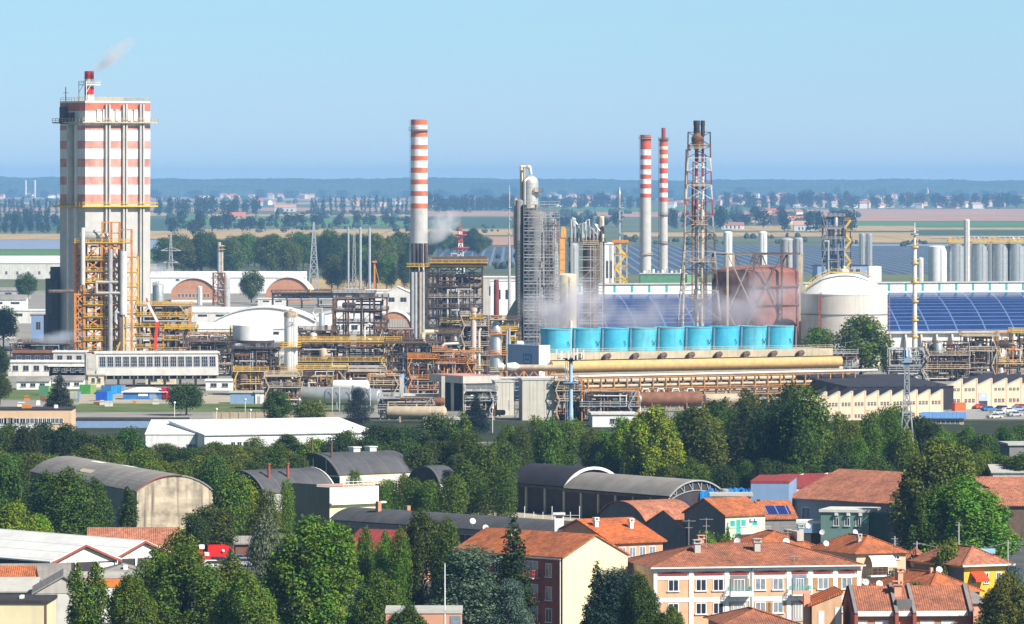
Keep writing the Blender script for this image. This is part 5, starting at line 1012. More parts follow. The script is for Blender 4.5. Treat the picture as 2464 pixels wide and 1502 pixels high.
for x, yg, w_, yt, m, lab in [(2326, 700, 14, 530, 'offwhite', 'pale round stack rising behind the steel silos'), (2215, 700, 13, 622, 'white', 'small white tank left of the big white one above the solar roof'),
  (1751, 690, 21, 560, 'white', 'left one of two white cylindrical towers behind the gas holder'), (1835, 690, 21, 560, 'white', 'right one of two white cylindrical towers behind the gas holder'),
  (1893, 705, 32, 577, 'grey', 'grey silo at the left of a pair behind the gas holder frame'), (1921, 705, 22, 575, 'grey', 'narrow grey silo at the right of a pair behind the gas holder frame'),
  (2074, 695, 15, 564, 'steel', 'left one of two slim silver silos beside the blue framed tower'), (2091, 695, 15, 564, 'steel', 'right one of two slim silver silos beside the blue framed tower')]:
    silo('silo' if w_ > 14.5 and yt > 530 else 'tank', lab, x, yg, w_, yt, m, None, .3, ribs=3)
silo('tank', 'white upright tank with dark pipes left of the steel silos', 2257, 698, 46, 594, 'white', None, .12, 'tank')
for x, yt in ((1768, 640), (1852, 640)): b = MB(); b.box(-.9, .9, 0, 2, 0, 8); solo('white_box_tower', b, M['white'], 'white box shaft attached beside the %s white cylindrical tower' % ('left' if x < 1800 else 'right'), 'shaft', x - 4, 688)
b = Bld('blue_white_building', 'pale blue and white block under the dark framed tower', 'building', 1966, 2090, 706, 640, 14, 'ltblue', 'blackroof', rot=8); b.blk('white_bay', b.w + .003, b.w + 7, -.5, 12, 0, b.h * .98, 'white'); b.winrow('front', 5, 6, b.w - 4, b.h * .78, b.h * .9, fm='grey')
unit('framed_tower', 'dark blue steel framed tower packed with pipes, behind the white domed tank', 1980, 2030, 520, 712, 10, 4, 7, 'dark', 'grey', 21, 12, 26, 'some', None, vm=['dark', 'grey', 'steel', 'conc_dk', 'blue'], cat='tower', pr=(.25, .6))
s = Site('stair_tower', 'yellow zigzag stair on the right of the dark framed tower', 'stair tower', 2028, 711); frame(s, [0, s.X(2046)], [0, 4], [s.Z(v) for v in (680, 655, 630, 605, 580, 555, 528)], .4, 'dark', None)
for i in range(6): p = MB(); a, c = (0, s.X(2046)); z0 = s.Z(680 - i * 25); p.bar((a if i % 2 else c, -.4, z0), (c if i % 2 else a, -.4, s.Z(655 - i * 25)), .7, 1.1); s.part('flight', p, M['yellow']); platform(s, 0, s.X(2046), -.4, 3, s.Z(655 - i * 25))
p = MB(); p.box(s.X(1990), s.X(2055), 0, 5, s.Z(522), s.Z(518)); s.part('roof', p, M['dark'])
b = Bld('green_building', 'dark green clad block at the foot of the two slim chimneys', 'building', 1540, 1652, 745, 660, 14, 'green', 'conc', rot=0); b.blk('light_bay', b.w + .003, b.w + 5, -.5, 10, 0, b.h * .97, mat('light_green', (.22, .42, .22)))
s = Site('roof_plant', 'row of small grey vents on the roof of the dark green block', 'vents', 1545, 744)
for i in range(9): p = MB(); x = s.X(1548 + i * 11); p.box(x, x + 1, 2, 4, s.Z(658), s.Z(652 - i % 3 * 2)); s.part('vent', p, M['grey' if i % 2 else 'white'])
# ================================================================== MID PLANT BUILDINGS
b = Bld('arched_warehouse', 'brick warehouse with a wide white barrel roof, left one behind the low halls', 'warehouse', 412, 520, 728, 700, 60, 'brick', 'roofw', 'vault_y', 6.2, over=.8); b.blk('base_band', -.01, b.w + .01, -.06, -.003, 0, 1.2, 'white'); b.winrow('front', 9, 3, b.w - 3, b.h * .45, b.h * .75, fm='white')
b = Bld('arched_warehouse', 'brick warehouse with a white barrel roof, right one partly behind trees', 'warehouse', 640, 745, 728, 702, 60, 'brick', 'roofw', 'vault_y', 7.0, over=.8); b.winrow('front', 8, 3, b.w - 3, b.h * .45, b.h * .75, fm='white')
b = Bld('long_white_hall', 'long low white hall with a row of small dark vents behind the arched brick warehouses', 'hall', 362, 735, 706, 668, 20, 'white', 'roofw', 'gable_x', 3); b.winrow('front', 7, 10, b.w - 10, b.h * .8, b.h * .9, .2, fm='grey')
b = Bld('long_white_hall', 'long white walled hall at the left edge behind the striped tower', 'hall', -40, 150, 672, 634, 40, 'offwhite', 'roofw', 'shed', 4); b.winrow('front', 6, 4, b.w - 4, b.h * .3, b.h * .5, .2)
for x0, x1, yg, ev, d, wl, rf, kd, rs, lab in [
 (-30, 62, 745, 722, 14, 'white', 'greyroof', 'gable_x', 2.2, 'low white shed with a grey roof at the left edge above the poplar'), (-20, 108, 778, 748, 16, 'offwhite', 'roofw', 'flat', 0, 'white flat roofed works block left of the dark lift annex'),
 (-40, 30, 815, 765, 14, 'white', 'roofw', 'flat', 0, 'white block with a tall pillar at the left edge'), (-30, 70, 720, 700, 12, 'grey', 'greyroof', 'gable_x', 1.5, 'grey shed at the left edge beside the dark round tree'),
 (75, 130, 838, 757, 14, 'ltblue', 'conc', 'flat', 0, 'shaded blue grey switch house at the foot of the striped tower'), (445, 530, 752, 738, 12, 'conc_lt', 'conc', 'flat', 0, 'low grey office strip with dark windows behind the broad orange frame'),
 (460, 600, 775, 752, 16, 'offwhite', 'roofw', 'gable_x', 2, 'low pale shed right of the broad orange frame'), (470, 690, 822, 792, 16, 'white', 'roofw', 'shed', 2, 'pale wall of a low hall behind the raised white tank'),
 (620, 690, 736, 720, 14, 'offwhite', 'roofw', 'flat', 0, 'small pale building under the dark pipe deck'), (800, 985, 742, 700, 24, 'white', 'roofw', 'flat', 0, 'white hall with a strip of dark windows right of the three white stacks'),
 (922, 990, 752, 706, 20, 'offwhite', 'roofw', 'gable_y', 3, 'white gabled block left of the boiler stacks'), (1160, 1260, 765, 668, 14, 'conc', 'white', 'flat', 0, 'grey tower block with white ribs between the boiler frame and the scaffolding'),
 (1180, 1240, 775, 676, 3, 'white', 'white', 'flat', 0, 'white ribbed slab left of the scaffolding'), (1320, 1345, 760, 668, 10, 'white', 'white', 'flat', 0, 'small white box by the orange duct'),
 (1450, 1480, 770, 588, 8, 'white', 'white', 'flat', 0, 'tall narrow white block right of the purple column'), (1485, 1545, 760, 692, 10, 'conc', 'conc', 'flat', 0, 'grey block below the yellow stair tower'), (2112, 2230, 712, 690, 8, 'conc_lt', 'conc', 'flat', 0, 'low pale store behind the ridge of the solar roof')]:
    b = Bld('works_building', lab, 'building', x0, x1, yg, ev, d, wl, rf, kd, rs or 1, over=.3)
    nwin = max(2, int(b.w / 7)); b.winrow('front', min(nwin, 12), 1, b.w - 1, b.h * .55, b.h * .78, .5, fm='grey', sill=False)
M['whitevault'] = ROOFW
b = Bld('white_hall', 'broad white hall with a shallow curved roof behind the white column', 'hall', 512, 760, 812, 775, 46, 'white', 'roofw', 'vault_y', 5.5, over=.6); b.winrow('front', 8, 4, b.w - 4, b.h * .3, b.h * .62, .5, fm='grey')
b = Bld('white_hall', 'white hall with a shallow pitched roof right of the white column', 'hall', 720, 985, 806, 768, 46, 'white', 'roofw', 'gable_y', 4.5, over=.6); b.winrow('front', 9, 4, b.w - 4, b.h * .35, b.h * .62, .6, fm='grey')
b = Bld('arched_brick_hall', 'brick hall with a ribbed arched front left of the boiler stacks', 'hall', 905, 990, 812, 788, 30, 'brick', 'roofw', 'vault_y', 6, over=.5)
b.blk('ribbed_front', 2, b.w - 2, -.12, -.004, b.h, b.h + 3.2, mat('ribbed_sheet', (.42, .38, .34), bands=('X', 1, .3)))
# glazed gallery building
s = Site('glazed_gallery', 'white gallery building on stilts with a leaning band of dark windows', 'building', 232, 932, 6); X, Z, W_ = s.X, s.Z, s.W(294); h0, h1 = Z(904), Z(852)
b = MB(); b.prism([(0, h0), (14, h0), (14, h1), (3.0, h1)], 0, W_, axis='x'); s.part('wall', b, M['conc_lt']); b = MB(); b.box(-.5, W_ + .5, 2.6, 14.5, h1 + .003, h1 + .5); s.part('roof', b, M['offwhite'])
sl = lambda z: (z - h0) / (h1 - h0) * 3.0
for i in range(15):
    u0 = .9 + i * (W_ - 1.2) / 15; u1 = u0 + (W_ - 1.2) / 15 * .80; za, zb = h0 + (h1 - h0) * .40, h0 + (h1 - h0) * .86
    p = MB(); p.quad((u0, sl(za) - .06, za), (u1, sl(za) - .06, za), (u1, sl(zb) - .06, zb), (u0, sl(zb) - .06, zb)); o = s.part('window', p, M['glass']); p = MB()
    for k in range(4): c = u0 + (u1 - u0) * k / 3; p.bar((c, sl(za) - .09, za), (c, sl(zb) - .09, zb), .08 if k in (1, 2) else .16)
    for k in range(4): z = za + (zb - za) * k / 3; p.bar((u0, sl(z) - .09, z), (u1, sl(z) - .09, z), .08 if k in (1, 2) else .16)
    s.part('frame', p, M['grey'], o)
    p = MB(); p.bar((u0 - .35, -.5, h0 + .2), (u0 - .35, .4, h0 - 1.3), .35); s.part('bracket', p, M['conc_lt'])
for i in range(8): p = MB(); x = 2 + i * (W_ - 4) / 7; p.box(x - .35, x + .35, 3, 4, 0, h0 - .003); s.part('stilt', p, M['conc_dk'])
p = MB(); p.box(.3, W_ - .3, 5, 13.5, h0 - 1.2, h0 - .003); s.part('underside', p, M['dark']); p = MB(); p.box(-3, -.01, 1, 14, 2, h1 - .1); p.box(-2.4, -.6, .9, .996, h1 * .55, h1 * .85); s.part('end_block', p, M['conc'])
# low left works
for x0, x1, yg, ev, d, wl, rf, kd, rs, lab in [
 (20, 205, 905, 872, 12, 'offwhite', 'roofw', 'flat', 0, 'long white flat roofed workshop left of the glazed gallery'), (118, 212, 905, 882, 6, 'conc_lt', 'white', 'shed', .8, 'pale lean-to against the white workshop'),
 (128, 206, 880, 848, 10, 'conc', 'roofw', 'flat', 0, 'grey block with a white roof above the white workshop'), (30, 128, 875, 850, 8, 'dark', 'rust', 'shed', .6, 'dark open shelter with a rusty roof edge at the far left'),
 (40, 118, 938, 918, 9, 'white', 'greyroof', 'gable_x', 1.2, 'small white house with a grey roof behind the green container'), (125, 200, 936, 916, 8, 'white', 'greyroof', 'gable_x', 1.2, 'small white house with a grey roof beside the grey green conifer'),
 (212, 250, 932, 903, 6, 'cream', 'conc', 'flat', 0, 'little pale yellow kiosk below the glazed gallery'), (495, 560, 940, 917, 8, 'white', 'white', 'flat', 0, 'white cabin block right of the round lawn tree'),
 (545, 590, 930, 918, 6, 'cream', 'white', 'flat', 0, 'long cream cabin under the glazed gallery end'), (350, 420, 925, 905, 8, 'cream', 'white', 'flat', 0, 'cream cabin under the middle of the glazed gallery')]:
    b = Bld('site_building', lab, 'building', x0, x1, yg, ev, d, wl, rf, kd, rs or 1, over=.35); b.winrow('front', max(2, int(b.w / 3)), .6, b.w - .6, b.h * .4, b.h * .75, .5, fm='grey')
b = Bld('garage', 'blue grey garage with a white end wall at the right of the lawn', 'garage', 614, 655, 972, 945, 7, 'white', 'conc', 'flat', rot=0); b.blk('side_wall', -6.8, -.003, .3, 6.5, 0, b.h - .1, 'ltblue'); b.blk('side_roof', -7.1, -.36, 0, 6.8, b.h - .09, b.h + .35, 'conc'); b.door(.6, 1.3, 2.1, 'grey')
b = Bld('open_stall', 'open fronted stall under a white pitched canopy with a blue sign band', 'stall', 296, 398, 962, 944, 8, 'blue', 'white', 'hip', 1.2, over=.5); b.blk('sign', 4.2, 6.8, -.1, -.01, 1.0, 1.7, 'white'); b.blk('front_panel', b.w * .62, b.w * .78, -.08, -.004, .2, 2, 'ltblue')
def container(x0, x1, yg, h, m, lab, rot=0, light=None):
    s = Site('container', lab, 'container', x0, yg, rot, 'shipping containers on the lawn edge'); w_ = s.W(x1 - x0); b = MB(); n = int(w_ / .35)
    b.box(0, w_, 0, 2.4, .05, h)
    for i in range(n): b.box(i * w_ / n + .04, i * w_ / n + w_ / n * .5, -.06, -.002, .2, h - .15)
    s.part('shell', b, M[m] if isinstance(m, str) else m); b = MB(); b.box(w_ + .002, w_ + w_ * .45, .05, 2.35, .05, h - .05); b.box(w_ * 1.2, w_ * 1.22, -.0, .045, .2, h - .2); s.part('door_end', b, light or M['ltblue'])
LG = mat('lime_paint', (.30, .46, .14)); container(93, 117, 952, 2.7, 'green', 'dark green container with a lime door end, far left', light=LG); container(191, 218, 949, 2.7, mat('grass_green', (.07, .30, .07)), 'bright green container with a lime door end, beside the conifer', light=LG)
container(230, 258, 965, 2.6, mat('strong_blue', (.015, .10, .50)), 'royal blue container standing lowest, left of the open stall', light=mat('sky_blue', (.03, .30, .70))); container(243, 268, 950, 2.6, 'blue', 'steel blue container behind the royal blue one', light=mat('sky_blue', (0, 0, 0))); container(388, 402, 962, 3.4, mat('crimson', (.55, .02, .07)), 'crimson container at the right end of the open stall', light=mat('crimson', (0, 0, 0)))
container(276, 293, 948, 2.4, mat('sky_blue', (0, 0, 0)), 'light blue container next to the open stall roof'); container(168, 185, 960, 2.0, 'conc', 'low grey skip between the conifer and the royal blue container')
q = random.Random(5)
for i in range(14):
    x = q.uniform(40, 380); yg = q.uniform(960, 985); m = q.choice(['rust', 'white', 'orange', 'grey', 'red', 'offwhite']); b = MB(); w_ = q.uniform(.8, 2.2); b.box(0, w_, 0, 1.2, 0, q.uniform(.5, 1.1)); b.box(.1, w_ - .1, .1, .9, 1.1, 1.3)
    solo('pallet_load', b, M[m], 'small stacked load lying on the lawn among the containers', 'load', x, yg, 'loads on the lawn')
for x, yt, yg in ((435, 972, 1000), (603, 990, 1018), (521, 988, 1020), (420, 972, 1005), (720, 965, 1020), (1185, 985, 1042), (590, 965, 1012)):
    s = Site('lamp_post', 'thin pale lamp post along the works road, standing alone' if x not in (435,) else 'lamp post with a white globe before the round lawn tree', 'lamp post', x, yg, 0, 'lamp posts of the works road'); b = MB(); b.bar((0, 0, 0), (0, 0, s.Z(yt)), .14); s.part('post', b, M['white']); b = MB(); b.ball((0, 0, s.Z(yt) + .3), .32); s.part('lamp', b, M['white'])
s = Site('boundary_wall', 'concrete panel wall right of the white warehouse roof, below the lawn', 'wall', 512, 1017); b = MB(); b.box(0, s.W(290), 0, .3, 0, 2.6); n = 14
for i in range(n): b.box(i * s.W(290) / n, i * s.W(290) / n + .25, -.1, -.002, 0, 2.75)
s.part('panel', b, M['tan'])
# ================================================================== PLANT CLUTTER IN THE MIDDLE
unit('process_unit', 'rusty open steel frame with bare decks left of the boiler stacks', 805, 930, 716, 838, 12, 4, 4, 'rust', 'brown', 41, 8, 16, 'some', 'dark', top=True, vm=['dark', 'brown', 'rust', 'grey', 'steel'])
s = Site('pipe_deck', 'dark elevated pipe deck with yellow railings before the lattice pylon', 'pipe deck', 652, 742); frame(s, [s.X(v) for v in (655, 690, 725, 765, 810, 850, 900)], [0, 8], [s.Z(706)], .6, 'dark', None); platform(s, 0, s.X(905), -1, 9, s.Z(704), 'brown', w=.2); q = random.Random(6)
for i in range(16): rand_pipe(s, q, (0, s.X(900)), (0, 6), (s.Z(735), s.Z(695)), q.uniform(.2, .5), q.choice(['dark', 'brown', 'rust', 'yellow', 'grey', 'tan']))
s = Site('canopy_deck', 'dark deck roof on thin legs above the rusty open frame', 'pipe deck', 800, 812); platform(s, 0, s.X(908), 0, 12, s.Z(717), 'dark', 'roof'); frame(s, [0, s.X(830), s.X(870), s.X(900)], [1, 11], [s.Z(750), s.Z(720)], .4, 'rust', None)
s = Site('stack_frame', 'rust coloured frame with a tall double grey stack behind the lawn side works', 'process unit', 512, 752); frame(s, [0, s.X(524), s.X(540)], [0, 5], [s.Z(v) for v in (735, 712, 690, 668, 656)], .5, 'rust', 'X')
for a, yt, r in ((527, 583, .9), (533, 590, .75)): b = MB(); b.pipe([(s.X(a), 1, 0), (s.X(a), 1, s.Z(yt))], r, 10); s.part('stack', b, M['tan' if a > 530 else 'grey'])
for v in (592, 600): platform(s, s.X(530), s.X(541), -.5, 3, s.Z(v), 'yellow', rail=False)
vessel(s, s.X(545), 2, 0, s.Z(665), 1.6, 'grey'); q = random.Random(9)
for i in range(10): rand_pipe(s, q, (0, s.X(548)), (-.5, 4), (1, s.Z(665)), .25, q.choice(['rust', 'grey', 'alu']))
s = Site('slim_vessel', 'slim silver vessel with a gooseneck pipe before the white halls', 'vessel', 774, 820); vessel(s, 0, 0, 0, s.Z(752), s.W(7), 'steel', 'shell'); b = MB(); b.pipe([(0, 0, s.Z(752)), (0, 0, s.Z(743)), (-s.W(18), 0, s.Z(743)), (-s.W(22), 0, s.Z(752)), (-s.W(10), 0, s.Z(775)), (-s.W(10), 0, 0)], .35, 7); s.part('pipe', b, M['alu'])
silo('storage_tank', 'white storage tank left of the column marked with letters', 480, 745, 12, 690, 'white', None, .2, 'tank')
# white lettered column
s = Site('white_column', 'tall white cylindrical column with faded letters, yellow cap and two yellow platforms', 'column', 699, 952); r = s.W(16); b = MB(); b.lathe((0, r, 0), [(r, 0), (r, s.Z(757)), (0, s.Z(757))], 32); s.part('shell', b, M['white'])
b = MB(); b.lathe((0, r, 0), [(r * 1.06, s.Z(763)), (r * 1.06, s.Z(753)), (r * .8, s.Z(750)), (0, s.Z(749))], 24); b.rail([(-r, 0, s.Z(753)), (r, 0, s.Z(753))], 1.0, .1, 1.0); b.cyl((0, r, s.Z(750)), (0, r, s.Z(744)), .4, n=8); s.part('cap', b, M['tan'])
for v in (834, 893): platform(s, -r * 1.5, r * 1.5, -.8, 2 * r + .5, s.Z(v), 'yellow')
cu = bpy.data.curves.new('lettering', 'FONT'); cu.body = 'IGI'; cu.size = s.W(15); cu.align_x = 'CENTER'; cu.extrude = .01
lt = bpy.data.objects.new('lettering', cu); COL.objects.link(lt); lt.parent = s.o; lt.rotation_euler = (rad(90), 0, 0); lt.location = (-.2, -.10, s.Z(785)); cu.materials.append(M['grey'])
b = MB(); b.bar((r * .72, -.02, 0), (r * .72, -.02, s.Z(757)), .16); b.bar((r * .4, -.25, 0), (r * .4, -.25, s.Z(757)), .1); s.part('ladder', b, M['grey'])
# raised white tank
s = Site('raised_tank', 'wide white tank raised on dark concrete columns left of the lettered column', 'tank', 606, 905); r = s.W(49); z0, z1 = s.Z(820), s.Z(784); b = MB(); b.lathe((0, r, 0), [(0, z0), (r, z0), (r, z1), (r * .5, z1 + .9), (0, z1 + 1.3)], 40); s.part('shell', b, M['white'])
b = MB(); b.lathe((0, r, 0), [(0, z0 - .8), (r * 1.06, z0 - .8), (r * 1.06, z0 - .003), (0, z0 - .003)], 32, smooth=False); s.part('base_slab', b, M['dark'])
for i in range(10): a = i * math.pi / 5 + .3; b = MB(); b.box(r * .85 * math.cos(a) - .55, r * .85 * math.cos(a) + .55, r + r * .85 * math.sin(a) - .55, r + r * .85 * math.sin(a) + .55, 0, z0 - .8); s.part('column', b, M['conc_dk'])
b = MB(); b.bar((-r - .6, r, 0), (-r - .6, r, z1), .5); b.box(-r - 1.6, -r + .1, r - 1, r + 1, z0 - .4, z0 + 1.4); s.part('stair_shaft', b, M['yellow']); platform(s, -r - 3, -r, r - 1.5, r + 1.5, z0 - 3.5, 'yellow')
b = MB(); b.pipe([(-r - 5, 1, s.Z(868)), (-r - 3.4, 1, s.Z(862)), (-r - 1.5, 1, s.Z(832)), (0, 1, s.Z(828))], .55, 8); s.part('pipe', b, M['white'])
SPEC = [ # name, label, x0, x1, ytop, yg, depth, nx, nz, steel, deck, seed, vessels, pipes, brace
 ('dark pipework unit with brown steel behind the glazed gallery end', 455, 565, 822, 905, 12, 5, 3, 'brown', 'brown', 51, 8, 40, None),
 ('dim jumble of vessels and pipes under the raised white tank', 560, 670, 838, 930, 10, 5, 3, 'brown', 'dark', 52, 14, 46, None),
 ('yellow railed pipe frame left of the lettered column', 566, 640, 893, 952, 8, 4, 2, 'yellow', 'yellow', 53, 8, 24, None),
 ('dense orange and white pipe stacks right of the lettered column', 718, 830, 888, 962, 12, 6, 3, 'orange', 'yellow', 54, 12, 60, None),
 ('dense orange pipe stacks behind the white horizontal drum', 822, 942, 893, 962, 12, 6, 3, 'orange', 'tan', 55, 14, 60, None),
 ('long dark deck with tan ducts behind the pipe stacks', 716, 960, 822, 915, 14, 8, 2, 'brown', 'yellow', 56, 16, 36, None),
 ('black pipe deck with a grey roof line left of the orange red frame', 930, 1060, 825, 930, 14, 4, 3, 'dark', 'brown', 57, 10, 40, None),
 ('orange red braced steel frame behind the concrete portal', 1045, 1140, 845, 960, 12, 4, 4, 'orange', 'orange', 58, 12, 40, 'X'),
 ('rust brown vessel group left of the orange red frame', 985, 1050, 862, 962, 10, 3, 4, 'rust', 'orange', 59, 10, 30, 'some'),
 ('tall yellow and brown frame around the pinkish column', 1112, 1172, 760, 925, 9, 3, 7, 'brown', 'tan', 60, 12, 40, 'some'),
 ('yellow railed frame holding slim silver columns left of the cooling tower end wall', 1205, 1240, 795, 915, 8, 2, 5, 'tan', 'yellow', 61, 10, 26, None),
 ('dark pump area between the silver column and the cooling tower', 1218, 1300, 845, 930, 10, 4, 3, 'dark', 'brown', 62, 10, 26, None),
 ('low orange pipework left of the telecom mast foot', 1340, 1400, 915, 1012, 10, 4, 4, 'orange', 'tan', 63, 8, 36, None),
 ('orange and grey pumps and pipes under the left end of the pipe rack', 1400, 1535, 940, 1014, 10, 6, 2, 'orange', 'grey', 64, 14, 50, None),
 ('rusty scaffold frame of pipes before the solar roof wall, left part', 2225, 2330, 822, 918, 12, 4, 3, 'brown', 'tan', 65, 10, 40, 'some'),
 ('rusty scaffold frame of pipes before the solar roof wall, middle part', 2318, 2400, 808, 915, 12, 3, 3, 'rust', 'tan', 66, 8, 34, 'some'),
 ('yellow orange star braced frame at the right edge before the solar roof', 2398, 2475, 800, 912, 12, 2, 3, 'orange', 'yellow', 67, 5, 16, 'X'),
 ('white vessel cluster with grey decks beside the lattice mast top', 2140, 2232, 838, 918, 10, 4, 3, 'grey', 'grey', 68, 18, 30, None),
 ('dark low pipework at the far left behind the open shelter', 25, 180, 826, 872, 14, 7, 2, 'dark', 'brown', 69, 10, 30, None),
 ('brown pipe rack on the ground between the orange frame and the raised tank', 440, 560, 845, 892, 8, 6, 2, 'rust', 'tan', 70, 8, 36, None),
 ('grey and white pipes beside the low windowed office', 915, 1040, 958, 1010, 8, 6, 2, 'grey', 'grey', 71, 10, 30, None),
 ('red and white pipework under the concrete portal roof', 1122, 1190, 940, 1010, 8, 3, 3, 'rust', 'grey', 72, 6, 26, None),
 ('yellow decked gantry left of the pinkish column', 1062, 1120, 775, 885, 10, 3, 4, 'brown', 'yellow', 73, 8, 30, 'some'),
 ('low rusty pipe racks at the foot of the lettered column', 640, 720, 905, 985, 9, 6, 3, 'ochre', 'tan', 75, 8, 40, None),
 ('low ochre pipe racks behind the shiny horizontal tanks', 715, 800, 905, 972, 9, 6, 3, 'ochre', 'brown', 76, 10, 44, None),
 ('ochre pipe racks right of the white horizontal drum', 885, 960, 900, 975, 9, 6, 3, 'ochre', 'tan', 77, 8, 44, None),
 ('dark vessel group beside the arched brick hall and the boiler stacks', 905, 990, 790, 885, 10, 5, 4, 'rust', 'brown', 78, 14, 46, None),
 ('rust pipework before the white hall right of the lettered column', 720, 812, 795, 880, 10, 6, 3, 'rust', 'brown', 79, 10, 44, 'some'),
 ('ochre pipe racks between the broad orange frame and the raised tank', 452, 560, 800, 880, 10, 7, 3, 'ochre', 'brown', 80, 10, 46, None),
 ('dark braced frame behind the fat blue silver column', 1180, 1250, 770, 900, 10, 4, 5, 'brown', 'brown', 81, 12, 44, 'some'),
 ('tangled rusty pipework between the boiler frame and the pinkish column', 1050, 1140, 800, 900, 10, 5, 4, 'rust', 'brown', 82, 14, 46, None),
 ('white and blue equipment yard behind the trees of the domed tank', 1965, 2060, 850, 915, 10, 4, 2, 'grey', 'grey', 74, 12, 20, None)]
for (lab, x0, x1, yt, yg, dp, nx, nz, m, pm, sd, nv, npp, br) in SPEC:
    unit('process_unit', lab, x0, x1, yt, yg, dp, nx, nz, m, pm, sd, nv, min(92, int(npp * 1.9)), br, None, pw=.7, pr=(.08, .26), skip=(sd % 3,))
# individual columns, ducts, drums
s = Site('pinkish_column', 'pale pinkish cylindrical column with a white cap between the boilers and the silver column', 'column', 1139, 930); r = s.W(6.8); b = MB(); b.lathe((0, 0, 0), [(r, 0), (r, s.Z(752)), (r * 1.3, s.Z(750)), (r * 1.3, s.Z(741)), (0, s.Z(740))], 18); s.part('shell', b, mat('pink_cladding', (.62, .50, .46), var=.2, stain=.3))
for v in (765, 845, 888): platform(s, -r * 1.4, r * 3.4, -r * 1.2, r * 1.5, s.Z(v), 'yellow')
b = MB(); b.pipe([(r * 2, -.4, 0), (r * 2, -.4, s.Z(798)), (r * 2.6, -.4, s.Z(790))], .35, 7); s.part('pipe', b, M['offwhite'])
s = Site('silver_column', 'fat blue silver column with orange ring platforms under a brown stack', 'column', 1194, 938); r = s.W(13); b = MB(); b.lathe((0, 0, 0), [(r, 0), (r, s.Z(795)), (r * .8, s.Z(788)), (r * .45, s.Z(782)), (r * .4, s.Z(762)), (0, s.Z(762))], 24); s.part('shell', b, M['steel'])
b = MB(); b.lathe((0, 0, 0), [(r * .5, s.Z(764)), (r * .5, s.Z(690)), (r * .42, s.Z(673)), (0, s.Z(673))], 14); b.box(-r, r, -r, r, s.Z(766), s.Z(760)); s.part('stack', b, mat('maroon', (.20, .05, .05), var=.3))
for v, m in ((768, 'yellow'), (803, 'orange'), (853, 'orange'), (893, 'yellow')): platform(s, -r * 1.25, r * 1.9, -r * 1.3, r * 1.2, s.Z(v), m)
for dx, yt in ((25, 795), (31, 788), (-12, 810)): b = MB(); b.pipe([(s.W(dx), 0, 0), (s.W(dx), 0, s.Z(yt))], s.W(3.2), 10); s.part('side_column', b, M['steel'])
s = Site('big_duct', 'thick cream duct bending down in front of the black boiler frame', 'duct', 1017, 868); b = MB(); b.pipe([(0, 0, 0), (0, 0, s.Z(806)), (s.W(6), 0, s.Z(799)), (s.W(62), 0, s.Z(799)), (s.W(80), 1, s.Z(806))], s.W(6), 14); s.part('duct', b, M['cream'])
s = Site('elbow_duct', 'smaller cream duct with a bend below the thick one', 'duct', 1062, 905); b = MB(); b.pipe([(0, 0, 0), (0, 0, s.Z(835)), (s.W(8), 0, s.Z(828)), (s.W(50), 0, s.Z(826))], s.W(3.4), 10); s.part('duct', b, M['offwhite'])
s = Site('tan_duct', 'fat tan horizontal duct with a wide barrel body right of the lettered column', 'duct', 768, 905); b = MB(); b.lathe((0, -1, s.Z(857)), [(0, -s.W(42)), (s.W(6), -s.W(40)), (s.W(6), -s.W(8)), (s.W(13), 0), (s.W(13), s.W(24)), (s.W(9), s.W(30)), (s.W(8), s.W(60)), (s.W(6), s.W(100)), (0, s.W(101))], 18, axis='x'); s.part('duct', b, M['tan']); b = MB(); b.box(0, s.W(20), -2, 1, 0, s.Z(868)); s.part('support', b, M['conc_lt'])
s = Site('looping_pipe', 'white gooseneck pipe looping over the dark deck', 'pipe', 877, 870); b = MB(); b.pipe([(0, 0, s.Z(828)), (0, 0, s.Z(788)), (s.W(10), 0, s.Z(779)), (s.W(16), 0, s.Z(782))], s.W(2.6), 9); b.pipe([(s.W(8), 0, s.Z(815)), (s.W(14), 0, s.Z(817)), (s.W(18), 0, s.Z(825)), (s.W(18), 0, s.Z(846)), (s.W(26), 0, s.Z(860)), (s.W(26), 0, 0)], s.W(2.8), 9); b.pipe([(0, 0, s.Z(828)), (0, 0, 0)], s.W(2.6), 9); s.part('pipe', b, M['offwhite'])
s = Site('orange_deck', 'bright orange covered walkway right of the lettered column', 'walkway', 716, 900); platform(s, 0, s.X(800), 0, 3, s.Z(826), 'orange'); b = MB(); b.box(0, s.X(795), -.1, 2.9, s.Z(822), s.Z(818)); s.part('roof', b, M['orange']); frame(s, [0, s.X(755), s.X(798)], [.2, 2.8], [s.Z(829)], .3, 'dark', None)
s = Site('dark_deck', 'long dark deck with a yellow tipped railing in the middle of the plant', 'walkway', 805, 905); platform(s, 0, s.X(932), 0, 4, s.Z(834), 'brown'); b = MB(); b.rail([(s.X(830), -.4, s.Z(834)), (s.X(934), -.4, s.Z(834))], 1.4, .16, 1.4); s.part('railing', b, M['yellow']); frame(s, [0, s.X(850), s.X(890), s.X(930)], [.4, 3.6], [s.Z(838)], .4, 'dark', None)
b = MB(); b.box(s.X(843), s.X(857), -.6, 1, s.Z(842), s.Z(806)); s.part('hopper', b, M['grey'])
s = Site('shiny_tank', 'left one of two shiny horizontal tanks behind the brownish bush', 'tank', 742, 982, -16); drum(s, -7.5, 7.5, 0, 3.6, 2.1, 'steel', 'shell', 22)
s = Site('shiny_tank', 'right one of two shiny horizontal tanks with bright dished end by the blue cedar', 'tank', 850, 990, -16); drum(s, -8, 8, 0, 3.8, 2.2, 'steel', 'shell', 22)
for x in (-5, -3, 0, 3, 5.4): b = MB(); b.bar((x, -2.4, 0), (x, -2.4, 6.4), .12); s.part('post', b, M['white'])
